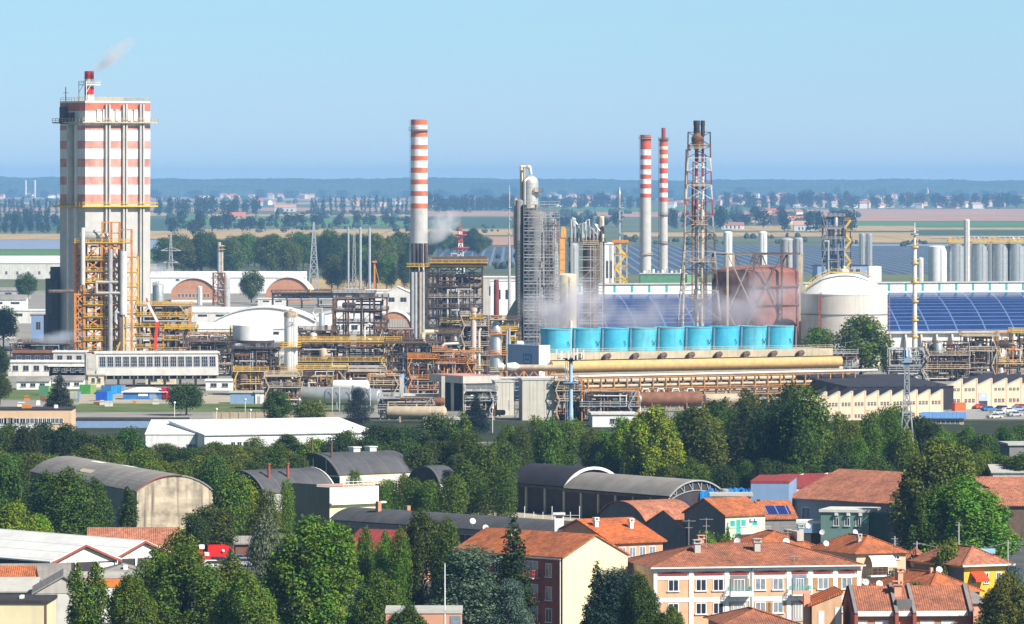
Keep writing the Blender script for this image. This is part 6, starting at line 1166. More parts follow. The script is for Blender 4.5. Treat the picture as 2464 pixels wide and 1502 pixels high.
s = Site('white_drum', 'white horizontal drum above the right shiny tank', 'tank', 843, 975, -8); drum(s, -5.2, 5.2, 0, s.Z(929), 1.6, 'white', 'shell'); frame(s, [-4, 4], [-1.2, 1.2], [s.Z(943)], .3, 'grey', None)
s = Site('tan_tank', 'long tan horizontal tank behind the dark leafy trees at the plant edge', 'tank', 1008, 1018, -8); drum(s, -8.5, 7, 0, 2.6, 1.6, 'tan', 'shell')
s = Site('blue_tanks', 'pair of grey blue box tanks with a diagonal rail before the orange red frame', 'tank', 956, 962); b = MB(); b.box(0, s.W(18), 0, 3, 0, s.Z(903)); b.cyl((s.W(8), -.6, 0), (s.W(8), -.6, s.Z(900)), .9, n=12); s.part('shell', b, M['ltblue']); b = MB(); b.box(s.W(30), s.W(50), 0, 3, 0, s.Z(905)); s.part('shell', b, M['grey'], label='paler ribbed box tank'); b = MB(); b.bar((s.W(25), -.2, s.Z(908)), (s.W(33), -.2, s.Z(925)), .3); s.part('rail', b, M['white'])
b = Bld('low_office', 'low white office with a window strip and pale green band before the orange frame', 'building', 952, 1078, 985, 953, 8, 'white', 'offwhite', 'flat', rot=0); b.winrow('front', 14, 1, b.w - 1, b.h * .32, b.h * .62, .6, fm='grey'); b.blk('band', -.01, b.w + .01, -.05, -.003, b.h * .78, b.h * .93, mat('pale_green', (.52, .62, .50)))
for x, yt, yg in ((966, 908, 995), (1066, 905, 1000)): s = Site('concrete_post', 'tall pale concrete post in front of the low white office, %s one' % ('left' if x < 1000 else 'right'), 'post', x, yg); b = MB(); b.box(-.45, .45, -.45, .45, 0, s.Z(yt)); s.part('shaft', b, M['conc'])
# concrete portal and cooling blocks
s = Site('concrete_portal', 'grey concrete portal with a thick roof slab on columns, dark and open below', 'concrete shelter', 1115, 992, 24); k = s.k; w_ = 10.5; hz0, hz1 = s.Z(923), s.Z(906)
b = MB(); b.box(-.3, w_, -.3, 22, hz0, hz1); s.part('roof_slab', b, M['conc']); b = MB(); b.box(0, w_, .2, 21.8, hz1 + .003, hz1 + .12); s.part('roof_cover', b, M['faded'])
for x, y in ((.3, .3), (.3, 8), (.3, 16), (w_ - .6, 20)): b = MB(); b.box(x - .32, x + .32, y - .32, y + .32, 0, hz0 - .003); s.part('column', b, M['conc'])
b = MB(); b.box(w_ - .8, w_ - .1, .2, 20, 0, hz0 - .003); s.part('side_wall', b, M['conc_dk']); b = MB(); b.box(1.5, w_ - 1, 17, 17.5, 0, hz0 - .01); s.part('shade_back', b, M['dark'])  # dark sheet at the back paints the shade of the open space
for i in range(3): b = MB(); z = 2 + i * 2.2; b.pipe([(2, 3, z), (w_ - 1.2, 3, z)], .22, 6); b.pipe([(4 + i, 3, 0), (4 + i, 3, z)], .2, 6); s.part('pipe', b, M['rust' if i != 1 else 'white'])
for x0, x1, yt, yg, lab in ((1191, 1236, 920, 1000, 'pale ribbed concrete block joined to the right of the portal'), (1256, 1338, 915, 1012, 'taller pale ribbed concrete block standing alone right of the portal')):
    s = Site('ribbed_block', lab, 'building', x0, yg, 6); w_ = s.W(x1 - x0); h_ = s.Z(yt); b = MB(); b.box(0, w_, 0, 8, 0, h_); s.part('wall', b, mat('ribbed_concrete', (.56, .53, .46), var=.12, bands=('X', .55, .12), bandcol=(.40, .37, .33), stain=.2)); b = MB(); b.box(-.15, w_ + .15, -.15, 8.15, h_ + .003, h_ + .4); s.part('coping', b, M['conc_lt'])
    b = MB(); b.box(w_ * .72, w_ * .8, -.06, -.003, 1.5, 4); s.part('louvre', b, M['grey'])
s = Site('scaffolding', 'rusty scaffold bay between the two pale ribbed concrete blocks', 'scaffolding', 1238, 1008); scaffold(s, 0, s.W(18), 0, 4, s.Z(918), 1.6, 2.2, .12, 'grey')
b = Bld('white_store', 'white flat roofed store half hidden by trees below the pipe rack', 'building', 1425, 1530, 1028, 998, 10, 'white', 'offwhite', 'flat', rot=4); b.winrow('front', 3, 4, 9, 1, 2, .6, fm='grey')
b = Bld('white_store', 'small white walled store between the plant trees and the portal', 'building', 1020, 1105, 1032, 1010, 8, 'offwhite', 'conc', 'flat', rot=0)
b = Bld('orange_hut', 'small orange hut with a grey flat roof among the trees', 'hut', 1158, 1206, 1135, 1072, 7, 'peach', 'conc_dk', 'flat', rot=14, over=.4); b.blk('door', 1.2, 2.3, -.05, -.003, 0, 2.1, 'brown')
# ================================================================== MASTS IN FRONT
s = Site('telecom_mast', 'tall pale blue tubular telecom mast crowned with a ring of white panel antennas', 'mast', 1373, 1085); b = MB(); r = s.W(5.2); b.lathe((0, 0, 0), [(r * 1.25, 0), (r * 1.1, s.Z(985)), (r * .95, s.Z(980)), (r * .85, s.Z(870)), (0, s.Z(868))], 18); s.part('pole', b, mat('mast_blue', (.34, .48, .62), var=.08))
b = MB(); b.lathe((0, 0, 0), [(r, s.Z(870)), (r * 2.8, s.Z(866)), (r * 2.8, s.Z(863)), (r, s.Z(862))], 16, smooth=False); s.part('head_frame', b, M['dark'])
b = MB(); b.cyl((0, 0, s.Z(866)), (0, 0, s.Z(800)), .12, n=6); b.cyl((0, 0, s.Z(790)), (0, 0, s.Z(772)), .28, n=8); b.cyl((0, 0, s.Z(800)), (0, 0, s.Z(790)), .12, n=6); s.part('whip_antenna', b, M['white'])
q = random.Random(2)
for i in range(14):
    a = i * 2 * math.pi / 14; R_ = s.W(34) * (.75 + .25 * (i % 2)); x, y = R_ * math.cos(a), R_ * .6 * math.sin(a); b = MB(); z1 = s.Z(q.uniform(838, 848)); b.box(x - .16, x + .16, y - .12, y + .12, s.Z(865), z1); o = s.part('panel_antenna', b, M['white']); b = MB(); b.bar((0, 0, s.Z(864)), (x, y, s.Z(862)), .12); s.part('arm', b, M['dark'], o)
for x, y, rr, m in ((-7, 908, 4, 'white'), (14, 912, 4.6, 'white'), (-12, 922, 2.6, 'white')): b = MB(); b.lathe((s.W(x), -.6, s.Z(y)), [(0, .25), (s.W(rr) * .8, .1), (s.W(rr), -.1), (0, -.12)], 14, axis='y'); s.part('dish', b, M[m])
platform(s, -1.6, 1.6, -1.3, 1.3, s.Z(920), 'ltblue', rail=False); platform(s, -1.5, 1.5, -1.3, 1.3, s.Z(1042), 'ltblue'); b = MB(); b.bar((-r * 1.3 - .2, -.2, 0), (-r * 1.1 - .2, -.2, s.Z(870)), .12); b.bar((-r * 1.3 - .6, -.2, 0), (-r * 1.1 - .6, -.2, s.Z(870)), .12); s.part('ladder', b, M['ltblue'])
s = Site('lattice_mast', 'tall grey green lattice mast with splayed legs and antennas on top, before the sawtooth factory', 'mast', 2181, 1155); lv = [1155, 1100, 1048, 1000, 970, 945, 920, 897, 875, 850]; hw = [30, 25, 20.5, 15.5, 11, 8.5, 8, 7.4, 6.8, 6.2]
lattice(s, 0, 0, [s.Z(v) for v in lv], [s.W(v) * .7 for v in hw], .17, 'steel', ['steel'] * 9); b = MB(); b.box(-.55, .55, -.5, .5, s.Z(880), s.Z(842)); s.part('cabinet', b, M['ltblue'])
for dx, dy, yt in ((-6, 0, 836), (6, 1, 838), (0, -2, 815), (9, -1, 840), (-9, 0, 842)): b = MB(); b.bar((s.W(dx), dy * .3, s.Z(858)), (s.W(dx), dy * .3, s.Z(yt)), .28); s.part('panel_antenna', b, M['white'])
for v in (968, 992, 870): platform(s, -s.W(12), s.W(12), -.8, .8, s.Z(v), 'steel', rail=False)
b = MB()
for i in range(40): b.box(-.2, .2, -.05, .05, s.Z(1150) + i * s.Z(880) / 42, s.Z(1150) + i * s.Z(880) / 42 + .08)
b.bar((-.22, 0, 0), (-.22, 0, s.Z(880)), .07); b.bar((.22, 0, 0), (.22, 0, s.Z(880)), .07); s.part('ladder', b, M['steel'])
# ================================================================== SAWTOOTH FACTORY
def sawtooth(label, x0, x1, yg, n, yval, ypk, depth, rot, rows, gate=None, skew=-12):
    s = Site('sawtooth_factory', label, 'factory', x0, yg, rot); Wd = (x1 - x0) * s.k / math.cos(rad(rot)); p = Wd / n; hv, hp = s.Z(yval), s.Z(ypk); s.w = Wd
    poly = [(0, 0), (Wd, 0)]
    for i in range(n, 0, -1): poly += [(i * p, hp), ((i - 1) * p + .02, hv)]
    b = MB(); b.prism(poly, 0, .4); s.part('wall', b, M['sand'])
    b = MB(); th = rad(rot - skew); dv = Vector((-math.sin(-th) * depth, math.cos(th) * depth, 0))      # the ridges run back at their own angle
    for i in range(n):
        A = [(i * p + .02, .404, hv - .05), ((i + 1) * p - .02, .404, hp - .1), ((i + 1) * p - .02, .404, hv - .28), (i * p + .02, .404, hv - .28)]
        b.add(A + [tuple(Vector(v) + dv) for v in A], [(0, 1, 5, 4), (1, 2, 6, 5), (3, 2, 1, 0), (4, 5, 6, 7)])
    s.part('roof', b, M['blackroof']); b = MB(); A = [(.02, .404, 0), (Wd - .02, .404, 0)]; B = [tuple(Vector(v) + dv) for v in A]; up = lambda v: (v[0], v[1], hv - .3)
    b.add([A[0], A[1], B[1], B[0]] + [up(v) for v in (A[0], A[1], B[1], B[0])], [(0, 1, 5, 4), (1, 2, 6, 5), (2, 3, 7, 6), (3, 0, 4, 7)]); s.part('side_wall', b, M['sand']); b = MB()
    for i in range(n): b.bar((i * p, .2, hv + .05), ((i + 1) * p - .05, .2, hp + .05), .75, .18)
    s.part('coping', b, M['conc_lt'])
    for i in range(n + 1): b = MB(); b.box(i * p - .16, i * p + .16, -.12, -.003, 0, hp if i else hv); s.part('pilaster', b, M['sand'])
    for i in range(n):
        if gate == i: continue
        for (ya, yb) in rows:
            z1, z0 = s.Z(ya), s.Z(yb)
            f = MB(); pn = MB()
            for j in range(3):
                c = i * p + p * (.26 + .25 * j); a0, a1 = c - p * .085, c + p * .085; pn.box(a0, a1, -.03, -.004, z0, z1)
                f.box(a0 - .05, a1 + .05, -.07, -.031, (z0 + z1) / 2 - .04, (z0 + z1) / 2 + .04); f.box((a0 + a1) / 2 - .04, (a0 + a1) / 2 + .04, -.074, -.071, z0, z1); f.box(a0 - .06, a1 + .06, -.1, -.003, z0 - .1, z0 - .005)
            o = s.part('window', f, M['conc_lt']); s.part('pane', pn, M['glass'], o)
    return s
sf = sawtooth('beige sawtooth roofed factory wing with eleven gables behind the dark wood', 1925, 2281, 1014, 11, 961, 944, 46, 30, [(971, 979), (1000, 1008)], skew=-3)
sf2 = sawtooth('taller set back sawtooth factory wing with a pale blue gate at the right edge', 2278, 2500, 986, 6, 929, 912, 62, 22, [(935, 941), (961, 969)], gate=2)
b = Bld('black_roofed_hall', 'hall with a plain black roof behind the eleven gabled factory wing', 'hall', 2040, 2296, 988, 932, 75, 'blackroof', 'blackroof', 'shed', .8, rot=8, over=.2)
g0 = sf2.w / 6 * 2; b = MB(); b.box(g0 + .5, g0 + 3.1, -.1, -.004, 0, sf2.Z(946)); o = sf2.part('gate', b, mat('gate_blue', (.38, .47, .60))); b = MB(); b.box(g0 + 1.4, g0 + 2.2, -.14, -.102, sf2.Z(957), sf2.Z(950)); sf2.part('notice', b, M['white'], o); b = MB(); b.box(g0 + .6, g0 + 3.0, -.16, -.102, 0, sf2.Z(966)); sf2.part('opening', b, M['dark'], o)
s = Site('red_skip', 'orange red skip in the angle of the two factory wings', 'skip', 2286, 989, 20); b = MB(); b.box(0, 3.1, -3, -1, 0, 2.2); b.box(-.05, 3.15, -3.05, -2.95, 2.0, 2.3); s.part('body', b, mat('skip_red', (.72, .13, .04)))
b = Bld('blue_roof_shed', 'low shed with a pale blue roof in front of the factory yard', 'shed', 2222, 2318, 1022, 1006, 10, 'tan', mat('blue_sheet', (.12, .26, .52), bands=('X', 1, .08)), 'gable_x', 1.1, rot=-4, over=.6); b.winrow('front', 5, 3, b.w - 1, .3, 1.0, .7, fm='grey')
b = Bld('white_lorry_body', 'white box lorry with a royal blue end beside the black factory roof', 'lorry', 2080, 2112, 985, 958, 4, 'white', 'white', 'flat', over=0); b.blk('blue_end', b.w + .003, b.w + 1.6, 0, 3.5, .3, b.h - .2, mat('royal_blue', (.02, .05, .5)))
def car(x, yg, rot, m, label, group=None, L_=4.2, name='parked_car', cat='car', k=1.0):
    s = Site(name, label, cat, x, yg, rot, group); b = MB(); h = .95; b.prism([(-L_ / 2, .35), (L_ / 2, .35), (L_ / 2, .75), (L_ * .28, .9), (L_ * .14, 1.42), (-L_ * .26, 1.45), (-L_ * .42, .95), (-L_ / 2, .9)], -.85, .85); s.part('body', b, M[m] if isinstance(m, str) else m)
    b = MB(); b.prism([(L_ * .24, .93), (L_ * .13, 1.36), (-L_ * .24, 1.38), (-L_ * .36, .97)], -.875, .875); s.part('window', b, M['glass'])
    for wx in (-L_ * .3, L_ * .3):
        b = MB(); b.cyl((wx, -.9, .32), (wx, .9, .32), .32, n=10); s.part('wheel', b, M['dark'])
    return s
for x, yg, m, lab in ((2455, 985, 'red', 'small red car at the far right end of the factory yard'), (2392, 1008, 'conc', 'beige car at the lower left of the factory yard'), (2412, 989, 'dark', 'black car beside the factory wall right of the gate'), (2378, 990, 'blue', 'dark blue car beside the factory gate'), (2400, 998, 'steel', 'silver car parked in front of the factory gate'), (2360, 985, 'red', 'red car at the factory gate'), (2425, 994, 'white', 'white car parked right of the silver one on the factory yard'), (2448, 990, 'ltblue', 'pale blue car near the right edge of the factory yard'), (2440, 1003, 'grey', 'grey car parked lowest on the factory yard')):
    car(x, yg, 30, m, lab, 'cars on the factory yard')
# ================================================================== LEFT MIDDLE BUILDINGS
b = Bld('peach_office', 'peach coloured office with white window bands at the left edge', 'building', -30, 172, 1046, 988, 14, 'peach', 'blackroof', 'flat', rot=0, over=.05); u = b.U
b.blk('white_band', -.02, u(120), -.06, -.003, b.Z(1040), b.Z(1020), 'white')
for a, n in ((-24, 1), (2, 4), (62, 9)): b.winrow('front', max(2, n), u(a), u(a + (60 if n < 5 else 90)), b.Z(1019), b.Z(1007), .8, fm='white')
b.blk('tall_windows', -.0, .02, 0, .5, 0, .1, 'white'); b.blk('roof_vent', u(128), u(136), 3, 5, b.h + .45, b.h + 1.2, 'white'); b.blk('roof_tank', u(50), u(72), 3, 6, b.h + .45, b.h + 1.3, 'orange')
b = Bld('white_warehouse', 'long white warehouse with a low pitched roof in front of the dark trees', 'warehouse', 492, 900, 1092, 1048, 22, 'white', 'white', 'shed', 2.4, rot=24, over=.2)
b.winrow('front', 4, 6, 12, b.h * .25, b.h * .6, .6, fm='grey'); b.winrow('front', 3, b.w - 9, b.w - 3, b.h * .3, b.h * .6, .6, fm='grey'); b.blk('gutter', -.2, b.w + .2, -.35, -.21, b.h - .1, b.h + .12, 'grey')
b = Bld('white_warehouse', 'set back white bay with a window row left of the long white warehouse', 'warehouse', 350, 492, 1090, 1046, 24, 'white', 'white', 'shed', 2.2, rot=0, over=.15); b.winrow('front', 5, b.U(448), b.U(488), b.h * .18, b.h * .46, .72, fm='grey'); b.blk('side_panel', b.U(470), b.U(492), -.1, -.004, b.h * .5, b.h * .98, 'conc_lt'); b.blk('end_wall', -.12, -.003, .1, 23, 0, b.h - .05, 'ltblue')
b = Bld('grey_wall_building', 'low blue grey building with a dark flat roof right of the peach office', 'building', 180, 450, 1030, 1012, 10, 'ltblue', 'dark', 'flat', over=.1)
# ================================================================== FAR VILLAGES
q = random.Random(77); FV = [(-20, 140, 470, 482, 7), (430, 760, 474, 480, 12), (560, 640, 490, 497, 5), (700, 800, 462, 470, 5), (800, 990, 492, 498, 3), (1310, 1480, 466, 486, 16), (1330, 1480, 492, 499, 14), (1590, 1660, 494, 502, 7), (1720, 2030, 470, 486, 26), (1720, 2040, 490, 502, 26), (2040, 2463, 472, 490, 28), (2050, 2463, 496, 503, 16), (1780, 2000, 520, 548, 8), (1030, 1240, 478, 500, 6)]
MW = [M['white'], M['offwhite'], M['cream'], M['peach']]; MR = [mat('far_roof_red', (.52, .17, .10), var=.2), mat('far_roof_brown', (.36, .17, .11), var=.2), mat('far_roof_pale', (.55, .30, .22), var=.2)]
for x0, x1, g0, g1, n in FV:
    for i in range(int(n * 1.55)):
        x = q.uniform(x0, x1); yg = q.uniform(g0, g1); k = kof(yg); wd = q.uniform(12, 26) * min(2.2, 1.0 + k * .14); d = wd * .6; h = q.uniform(6, 11) * min(1.9, 1 + k * .12); rs = h * .38; b = MB(); b.prism([(0, 0), (d, 0), (d, h), (d / 2, h + rs), (0, h)], 0, wd, axis='x')
        b.prism([(-.5, h - .1), (d / 2, h + rs + .1), (d + .5, h - .1), (d + .5, h + .3), (d / 2, h + rs + .5), (-.5, h + .3)], -.5, wd + .5, 1, axis='x')
        o = b.build('farmhouse', [q.choice(MW), q.choice(MR)], None, ground(x, yg)); o.rotation_euler = (0, 0, q.uniform(-.8, .8)); tag(o, 'tiny distant house with a reddish roof on the plain', 'house', 'houses of the far villages')
for x0, x1, yg, ev, rs, rf, lab in ((660, 712, 510, 500, 6, 'far_roof_pale', 'pink farmhouse with a broad hipped roof beyond the poplars'), (540, 590, 527, 523, 8, 'far_roof_red', 'farm with a wide red roof among trees on the plain'), (1910, 1960, 556, 542, 5, 'far_roof_pale', 'white barn with arched openings beyond the gas holder'), (1850, 1910, 540, 530, 5, 'far_roof_pale', 'farm with long pinkish roofs beyond the gas holder'), (1735, 1790, 552, 543, 4, 'far_roof_brown', 'long low farm beyond the white cylindrical towers')):
    b = Bld('farmhouse', lab, 'house', x0, x1, yg, ev, 18, 'offwhite', MATS[rf], 'gable_x', rs); b.winrow('front', 4, 4, b.w - 4, 1, 5, .4)
s = Site('church_tower', 'thin pale church spire far off on the plain', 'church tower', 2231, 486); b = MB(); b.box(-4, 4, -4, 4, 0, s.Z(466)); b.lathe((0, 0, s.Z(466)), [(5, 0), (0, 22)], 4, smooth=False); s.part('tower', b, M['peach'])
for x in (62, 84): b = MB(); b.lathe((0, 0, 0), [(3.4, 0), (3.4, 62), (0, 66)], 14); solo('silo', b, M['white'], 'tiny white silo on the horizon, %s of two' % ('left' if x < 70 else 'right'), 'silo', x, 476)
# ================================================================== STEAM AND SMOKE
def plume(name, label, cx, yg, wpx, ytop, ybot, dens, col, scale=.03, depth=20, rot=0, lean=0.0, lo=.45, hi=.75):
    k = kof(yg); w_, h_ = wpx * k, (ybot - ytop) * k; b = MB(); b.ball((0, 0, 0), 1.0, n=20, m=12); m, v = vol_mat(name + '_%d' % int(cx), col, dens, .2); nt = m.node_tree; L = nt.links
    tc = nt.nodes.new('ShaderNodeTexCoord'); ln = nt.nodes.new('ShaderNodeVectorMath'); ln.operation = 'LENGTH'; L.new(tc.outputs['Object'], ln.inputs[0])
    fo = nt.nodes.new('ShaderNodeMapRange'); fo.inputs['From Min'].default_value = 1.0; fo.inputs['From Max'].default_value = .25; L.new(ln.outputs['Value'], fo.inputs['Value'])
    mp = nt.nodes.new('ShaderNodeMapping'); mp.inputs['Scale'].default_value = (w_ / 2, depth / 2, h_ / 2); L.new(tc.outputs['Object'], mp.inputs[0])
    nz = nt.nodes.new('ShaderNodeTexNoise'); nz.inputs['Scale'].default_value = scale; nz.inputs['Detail'].default_value = 4; L.new(mp.outputs[0], nz.inputs['Vector'])
    mr = nt.nodes.new('ShaderNodeMapRange'); mr.inputs['From Min'].default_value = lo; mr.inputs['From Max'].default_value = hi; L.new(nz.outputs['Fac'], mr.inputs['Value'])
    mu = nt.nodes.new('ShaderNodeMath'); mu.operation = 'MULTIPLY'; L.new(fo.outputs[0], mu.inputs[0]); L.new(mr.outputs[0], mu.inputs[1]); m2 = nt.nodes.new('ShaderNodeMath'); m2.operation = 'MULTIPLY'; m2.inputs[1].default_value = dens; L.new(mu.outputs[0], m2.inputs[0]); L.new(m2.outputs[0], v.inputs['Density'])
    g = ground(cx, yg); g.z = (yg - (ytop + ybot) / 2) * k; o = b.build(name, m, None, g); o.scale = (w_ / 2, depth / 2, h_ / 2); o.rotation_euler = (0, -rad(rot), 0); tag(o, label, 'smoke' if 'smoke' in name else 'steam', None, 'stuff'); return o
plume('smoke', 'thin pale smoke drifting up to the right from the red stacks of the striped tower', 268, 850, 150, 112, 158, .8, (.97, .97, .99), .16, 7, 38, lo=.40, hi=.7)
plume('smoke', 'white smoke blowing right from the short dark boiler stacks', 1058, 815, 125, 515, 582, .9, (.97, .97, .99), .14, 9, 34, lo=.42, hi=.66)
plume('steam', 'pale violet steam hanging over the left end of the cooling tower', 1365, 920, 250, 650, 815, .5, (.93, .91, .97), .09, 20, lo=.46, hi=.68)
plume('steam', 'thin steam drifting over the middle cooling cells', 1560, 905, 360, 690, 815, .14, (.93, .91, .97), .08, 20, lo=.44, hi=.68)
plume('steam', 'pale violet steam veiling the rusty gas holder', 1800, 912, 330, 630, 815, .24, (.92, .88, .96), .08, 20, lo=.46, hi=.68)
plume('steam', 'low wisp of steam at the foot of the striped tower', 145, 885, 150, 790, 830, .6, (.8, .85, .97), .1, 10, 4, lo=.42)
plume('steam', 'small white puff of steam behind the low halls beside the power pylon', 385, 712, 70, 625, 665, .3, (.9, .92, 1), .08, 14, lo=.40)
# ================================================================== TOWN IN FRONT
T1 = tile_mat('orange_tiles', (.53, .165, .065), (.26, .10, .06)); T2 = tile_mat('weathered_tiles', (.42, .155, .085), (.20, .095, .07)); T3 = tile_mat('pinkish_tiles', (.50, .20, .12), (.28, .12, .08)); T4 = tile_mat('fresh_tiles', (.60, .155, .05), (.34, .11, .05))
M.update(brickp=mat('peach_brick', (.68, .42, .25), var=.2, scale=.5, stain=.18, bands=('Z', 4, .08), bandcol=(.62, .42, .28)), oxred=mat('ox_red_render', (.34, .085, .055), var=.2, stain=.2), creamw=mat('cream_render', (.78, .68, .44), var=.12, scale=.2, stain=.16), pinkw=mat('salmon_render', (.68, .34, .22), var=.12, stain=.12),
 mint=mat('mint_render', (.60, .70, .48), var=.12, stain=.2), yel=mat('bright_yellow_render', (.66, .43, .04), var=.06), maroonroof=mat('maroon_sheet', (.30, .05, .05), var=.2, bands=('X', .9, .08)), shutter=mat('teal_shutter', (.06, .42, .36), bands=('Z', 8, .3)), woodsh=mat('wood_shutter', (.50, .27, .12), bands=('Z', 8, .3)), greyw=mat('dark_grey_render', (.17, .165, .17), var=.25, scale=.25, stain=.3),
 tarp=mat('blue_tarpaulin', (.02, .22, .62), rough=.35, var=.3, scale=.5), awn=mat('cream_awning', (.80, .74, .56), bands=('X', 2, .1), bandcol=(.68, .6, .42)), redaw=mat('red_awning', (.70, .07, .02)), solar=grid_mat('roof_solar', (.02, .035, .16), (.35, .4, .5), 1 / 1.7, 1 / 1.1, .05, .05, 'XY', .15))
asph = mat('asphalt', (.10, .10, .105), var=.3, scale=.1)
sheet('street', -300, 2800, 2200, 1290, .045, asph)
sheet('garden', -300, 640, 1330, 1255, .08, grass); sheet('garden', 560, 1230, 1300, 1195, .10, grass)
def pipe_chimney(s, x, y, z, h, w=.7, m='pinkw', cap=True, par=None):
    b = MB(); b.box(x - w / 2, x + w / 2, y - w / 2, y + w / 2, z - 1.2, z + h)
    if cap: b.box(x - w * .7, x + w * .7, y - w * .7, y + w * .7, z + h + .003, z + h + .12); [b.box(x + q * w * .5 - .08, x + q * w * .5 + .08, y - .3, y + .3, z + h + .123, z + h + .45) for q in (-1, 1)]; b.box(x - w * .75, x + w * .75, y - w * .6, y + w * .6, z + h + .453, z + h + .55)
    return s.part('chimney', b, M[m] if isinstance(m, str) else m, par)
def dish(label, x, yg, py, r=.5, face=-30, group='satellite dishes on the roofs'):
    s = Site('satellite_dish', label, 'satellite dish', x, yg, 0, group); z = s.Z(py); b = MB(); a = rad(face); c = Vector((0, 0, z)); n_ = Vector((math.sin(a) * .9, -math.cos(a) * .9, .35)).normalized(); u = n_.cross(Vector((0, 0, 1))).normalized(); v = u.cross(n_)
    vs = []; fs = []; N = 18
    for j, (rr, dp) in enumerate(((0, .0), (.5, .05), (1, .2))):
        for i in range(N): t = 2 * math.pi * i / N; vs.append(c + u * (r * rr * math.cos(t)) + v * (r * rr * math.sin(t)) + n_ * dp * r)
    for j in range(2):
        for i in range(N): fs.append((j * N + i, j * N + (i + 1) % N, (j + 1) * N + (i + 1) % N, (j + 1) * N + i))
    b.add(vs, fs, 0, True); s.part('reflector', b, M['white']); b = MB(); b.bar(c - n_ * .05, c + Vector((0, .1, -r * 1.6)), .08); b.bar(c - v * r * .9 + n_ * r * .2, c + n_ * r * .9, .05); b.box(c.x + n_.x * r * .9 - .06, c.x + n_.x * r * .9 + .06, c.y + n_.y * r * .9 - .06, c.y + n_.y * r * .9 + .06, c.z + n_.z * r * .9 - .06, c.z + n_.z * r * .9 + .06); s.part('arm', b, M['grey'])
def aerial(label, x, yg, ytop, ybase):
    s = Site('tv_aerial', label, 'aerial', x, yg, 0, 'aerials on the roofs'); b = MB(); z0, z1 = s.Z(ybase), s.Z(ytop); b.bar((0, 0, z0), (0, 0, z1), .07); b.bar((-.9, 0, z1 - .2), (.9, 0, z1 - .2), .05)
    for i in range(6): b.bar((-.8 + i * .3, -.3, z1 - .2), (-.8 + i * .3, .3, z1 - .2), .035)
    b.bar((-.5, 0, z1 - 1.1), (.5, 0, z1 - 1.1), .05); s.part('mast', b, M['grey'])
# ---- A long brick apartment house
b = A = Bld('apartment_house', 'long peach brick apartment house with white bands and a low hipped tiled roof', 'house', 1573, 2075, 1529, 1366, 16.5, 'brickp', T2, 'hip', 2.6, rot=12, over=.55); W_, h = b.w, b.h
for z0, z1 in ((h - .55, h - .02), (b.Z(1395) - .05, b.Z(1387)), (b.Z(1450), b.Z(1439))): b.blk('white_band', -.05, W_ + .05, -.05, -.003, z0, z1, 'white')
pil = [1575, 1663, 1749, 1809, 1900, 1953, 2014, 2072]
for p in pil: u = b.U(p); b.blk('pilaster', max(-.06, u - .3), u + .3, -.09, -.052, 0, h - .56, 'white')
for (pa, pb) in zip(pil, pil[1:]):
    u0, u1 = b.U(pa) + .5, b.U(pb) - .5; z0, z1 = b.Z(1386), b.Z(1376.5); wd = u1 - u0; q = MB()
    q.prism([(u0, z0 - .02), (u1, z0 - .02), (u1, z0 + .25), (u0 + wd * .75, z1 - .1), (u0 + wd * .5, z1), (u0 + wd * .25, z1 - .1), (u0, z0 + .25)], -.08, -.052); b.part('arch_panel', q, M['maroonroof'])
ww = .62
for px in (1620, 1687, 1729, 1831, 1874, 1984, 2042):
    u = b.U(px)
    for za, zb in ((1397, 1422), (1454, 1478)):
        lt = 'glass_lt' if px > 1800 else 'glass'; o = b.win('front', u - ww, u + ww, b.Z(zb), b.Z(za), gm=lt, bar=.12)
        if px > 1950 or (za > 1440 and px > 1800):
            for q in (-1, 1): sh = MB(); sh.box(u + q * (ww + .16), u + q * (ww + .16 + .62), -.07, -.003, b.Z(zb), b.Z(za)); b.part('shutter', sh, M['woodsh'], o)
for pa, pb, k_ in ((1751, 1807, 0), (1902, 1951, 1)):
    u0, u1 = b.U(pa) + .4, b.U(pb) - .4
    b.blk('loggia', u0, u1, -.1, -.053, b.Z(1438), b.Z(1387.5), 'glass_lt' if k_ else 'conc_dk'); b.win('front', u0 + .5, u1 - .5, b.Z(1424), b.Z(1398), out=.16, gm='glass_lt', mull=2, sill=False)
    b.blk('loggia', u0, u1, -.1, -.053, b.Z(1500), b.Z(1451), 'conc_lt'); b.win('front', u0 + .4, u1 - .4, b.Z(1492), b.Z(1458), out=.16, gm='glass_lt', mull=2, sill=False)
    bl = MB(); bl.box(u0 - .3, u1 + .3, -1.3, -.11, b.Z(1437), b.Z(1434)); o = b.part('balcony', bl, M['white']); bl = MB(); bl.box(u0 - .3, u1 + .3, -1.35, -1.301, b.Z(1436) + .2, b.Z(1424)); b.part('parapet', bl, M['white'] if not k_ else M['pinkw'], o); bl = MB(); bl.rail([(u0 - .3, -.12, b.Z(1424)), (u0 - .3, -1.3, b.Z(1424)), (u1 + .3, -1.3, b.Z(1424)), (u1 + .3, -.12, b.Z(1424))], .55, .05, .35); b.part('railing', bl, M['teal'], o)
q = MB(); q.box(-.05, -.003, 5, 7.6, 3.2, 6.2); b.part('window', q, M['glass']); b.blk('white_band', -.05, -.003, .05, b.d, h - .5, h - .05, 'conc')
q = MB(); q.box(-.6, W_ + .6, -.72, -.56, h - .12, h + .06); b.part('gutter', q, M['white']); q = MB(); [q.bar((b.U(p), -.16, 0), (b.U(p), -.16, h - .1), .11) for p in (1809,)]; b.part('downpipe', q, M['grey'])
pipe_chimney(b, b.U(1700), 5.2, h + 1.7, 1.1, .8, 'conc_lt', True, b.roof); pipe_chimney(b, b.U(1847), 5.4, h + 1.75, 1.1, .8, 'conc_lt', True, b.roof); pipe_chimney(b, 8.5, 8.6, h + 2.5, .7, .7, 'pinkw', True, b.roof)
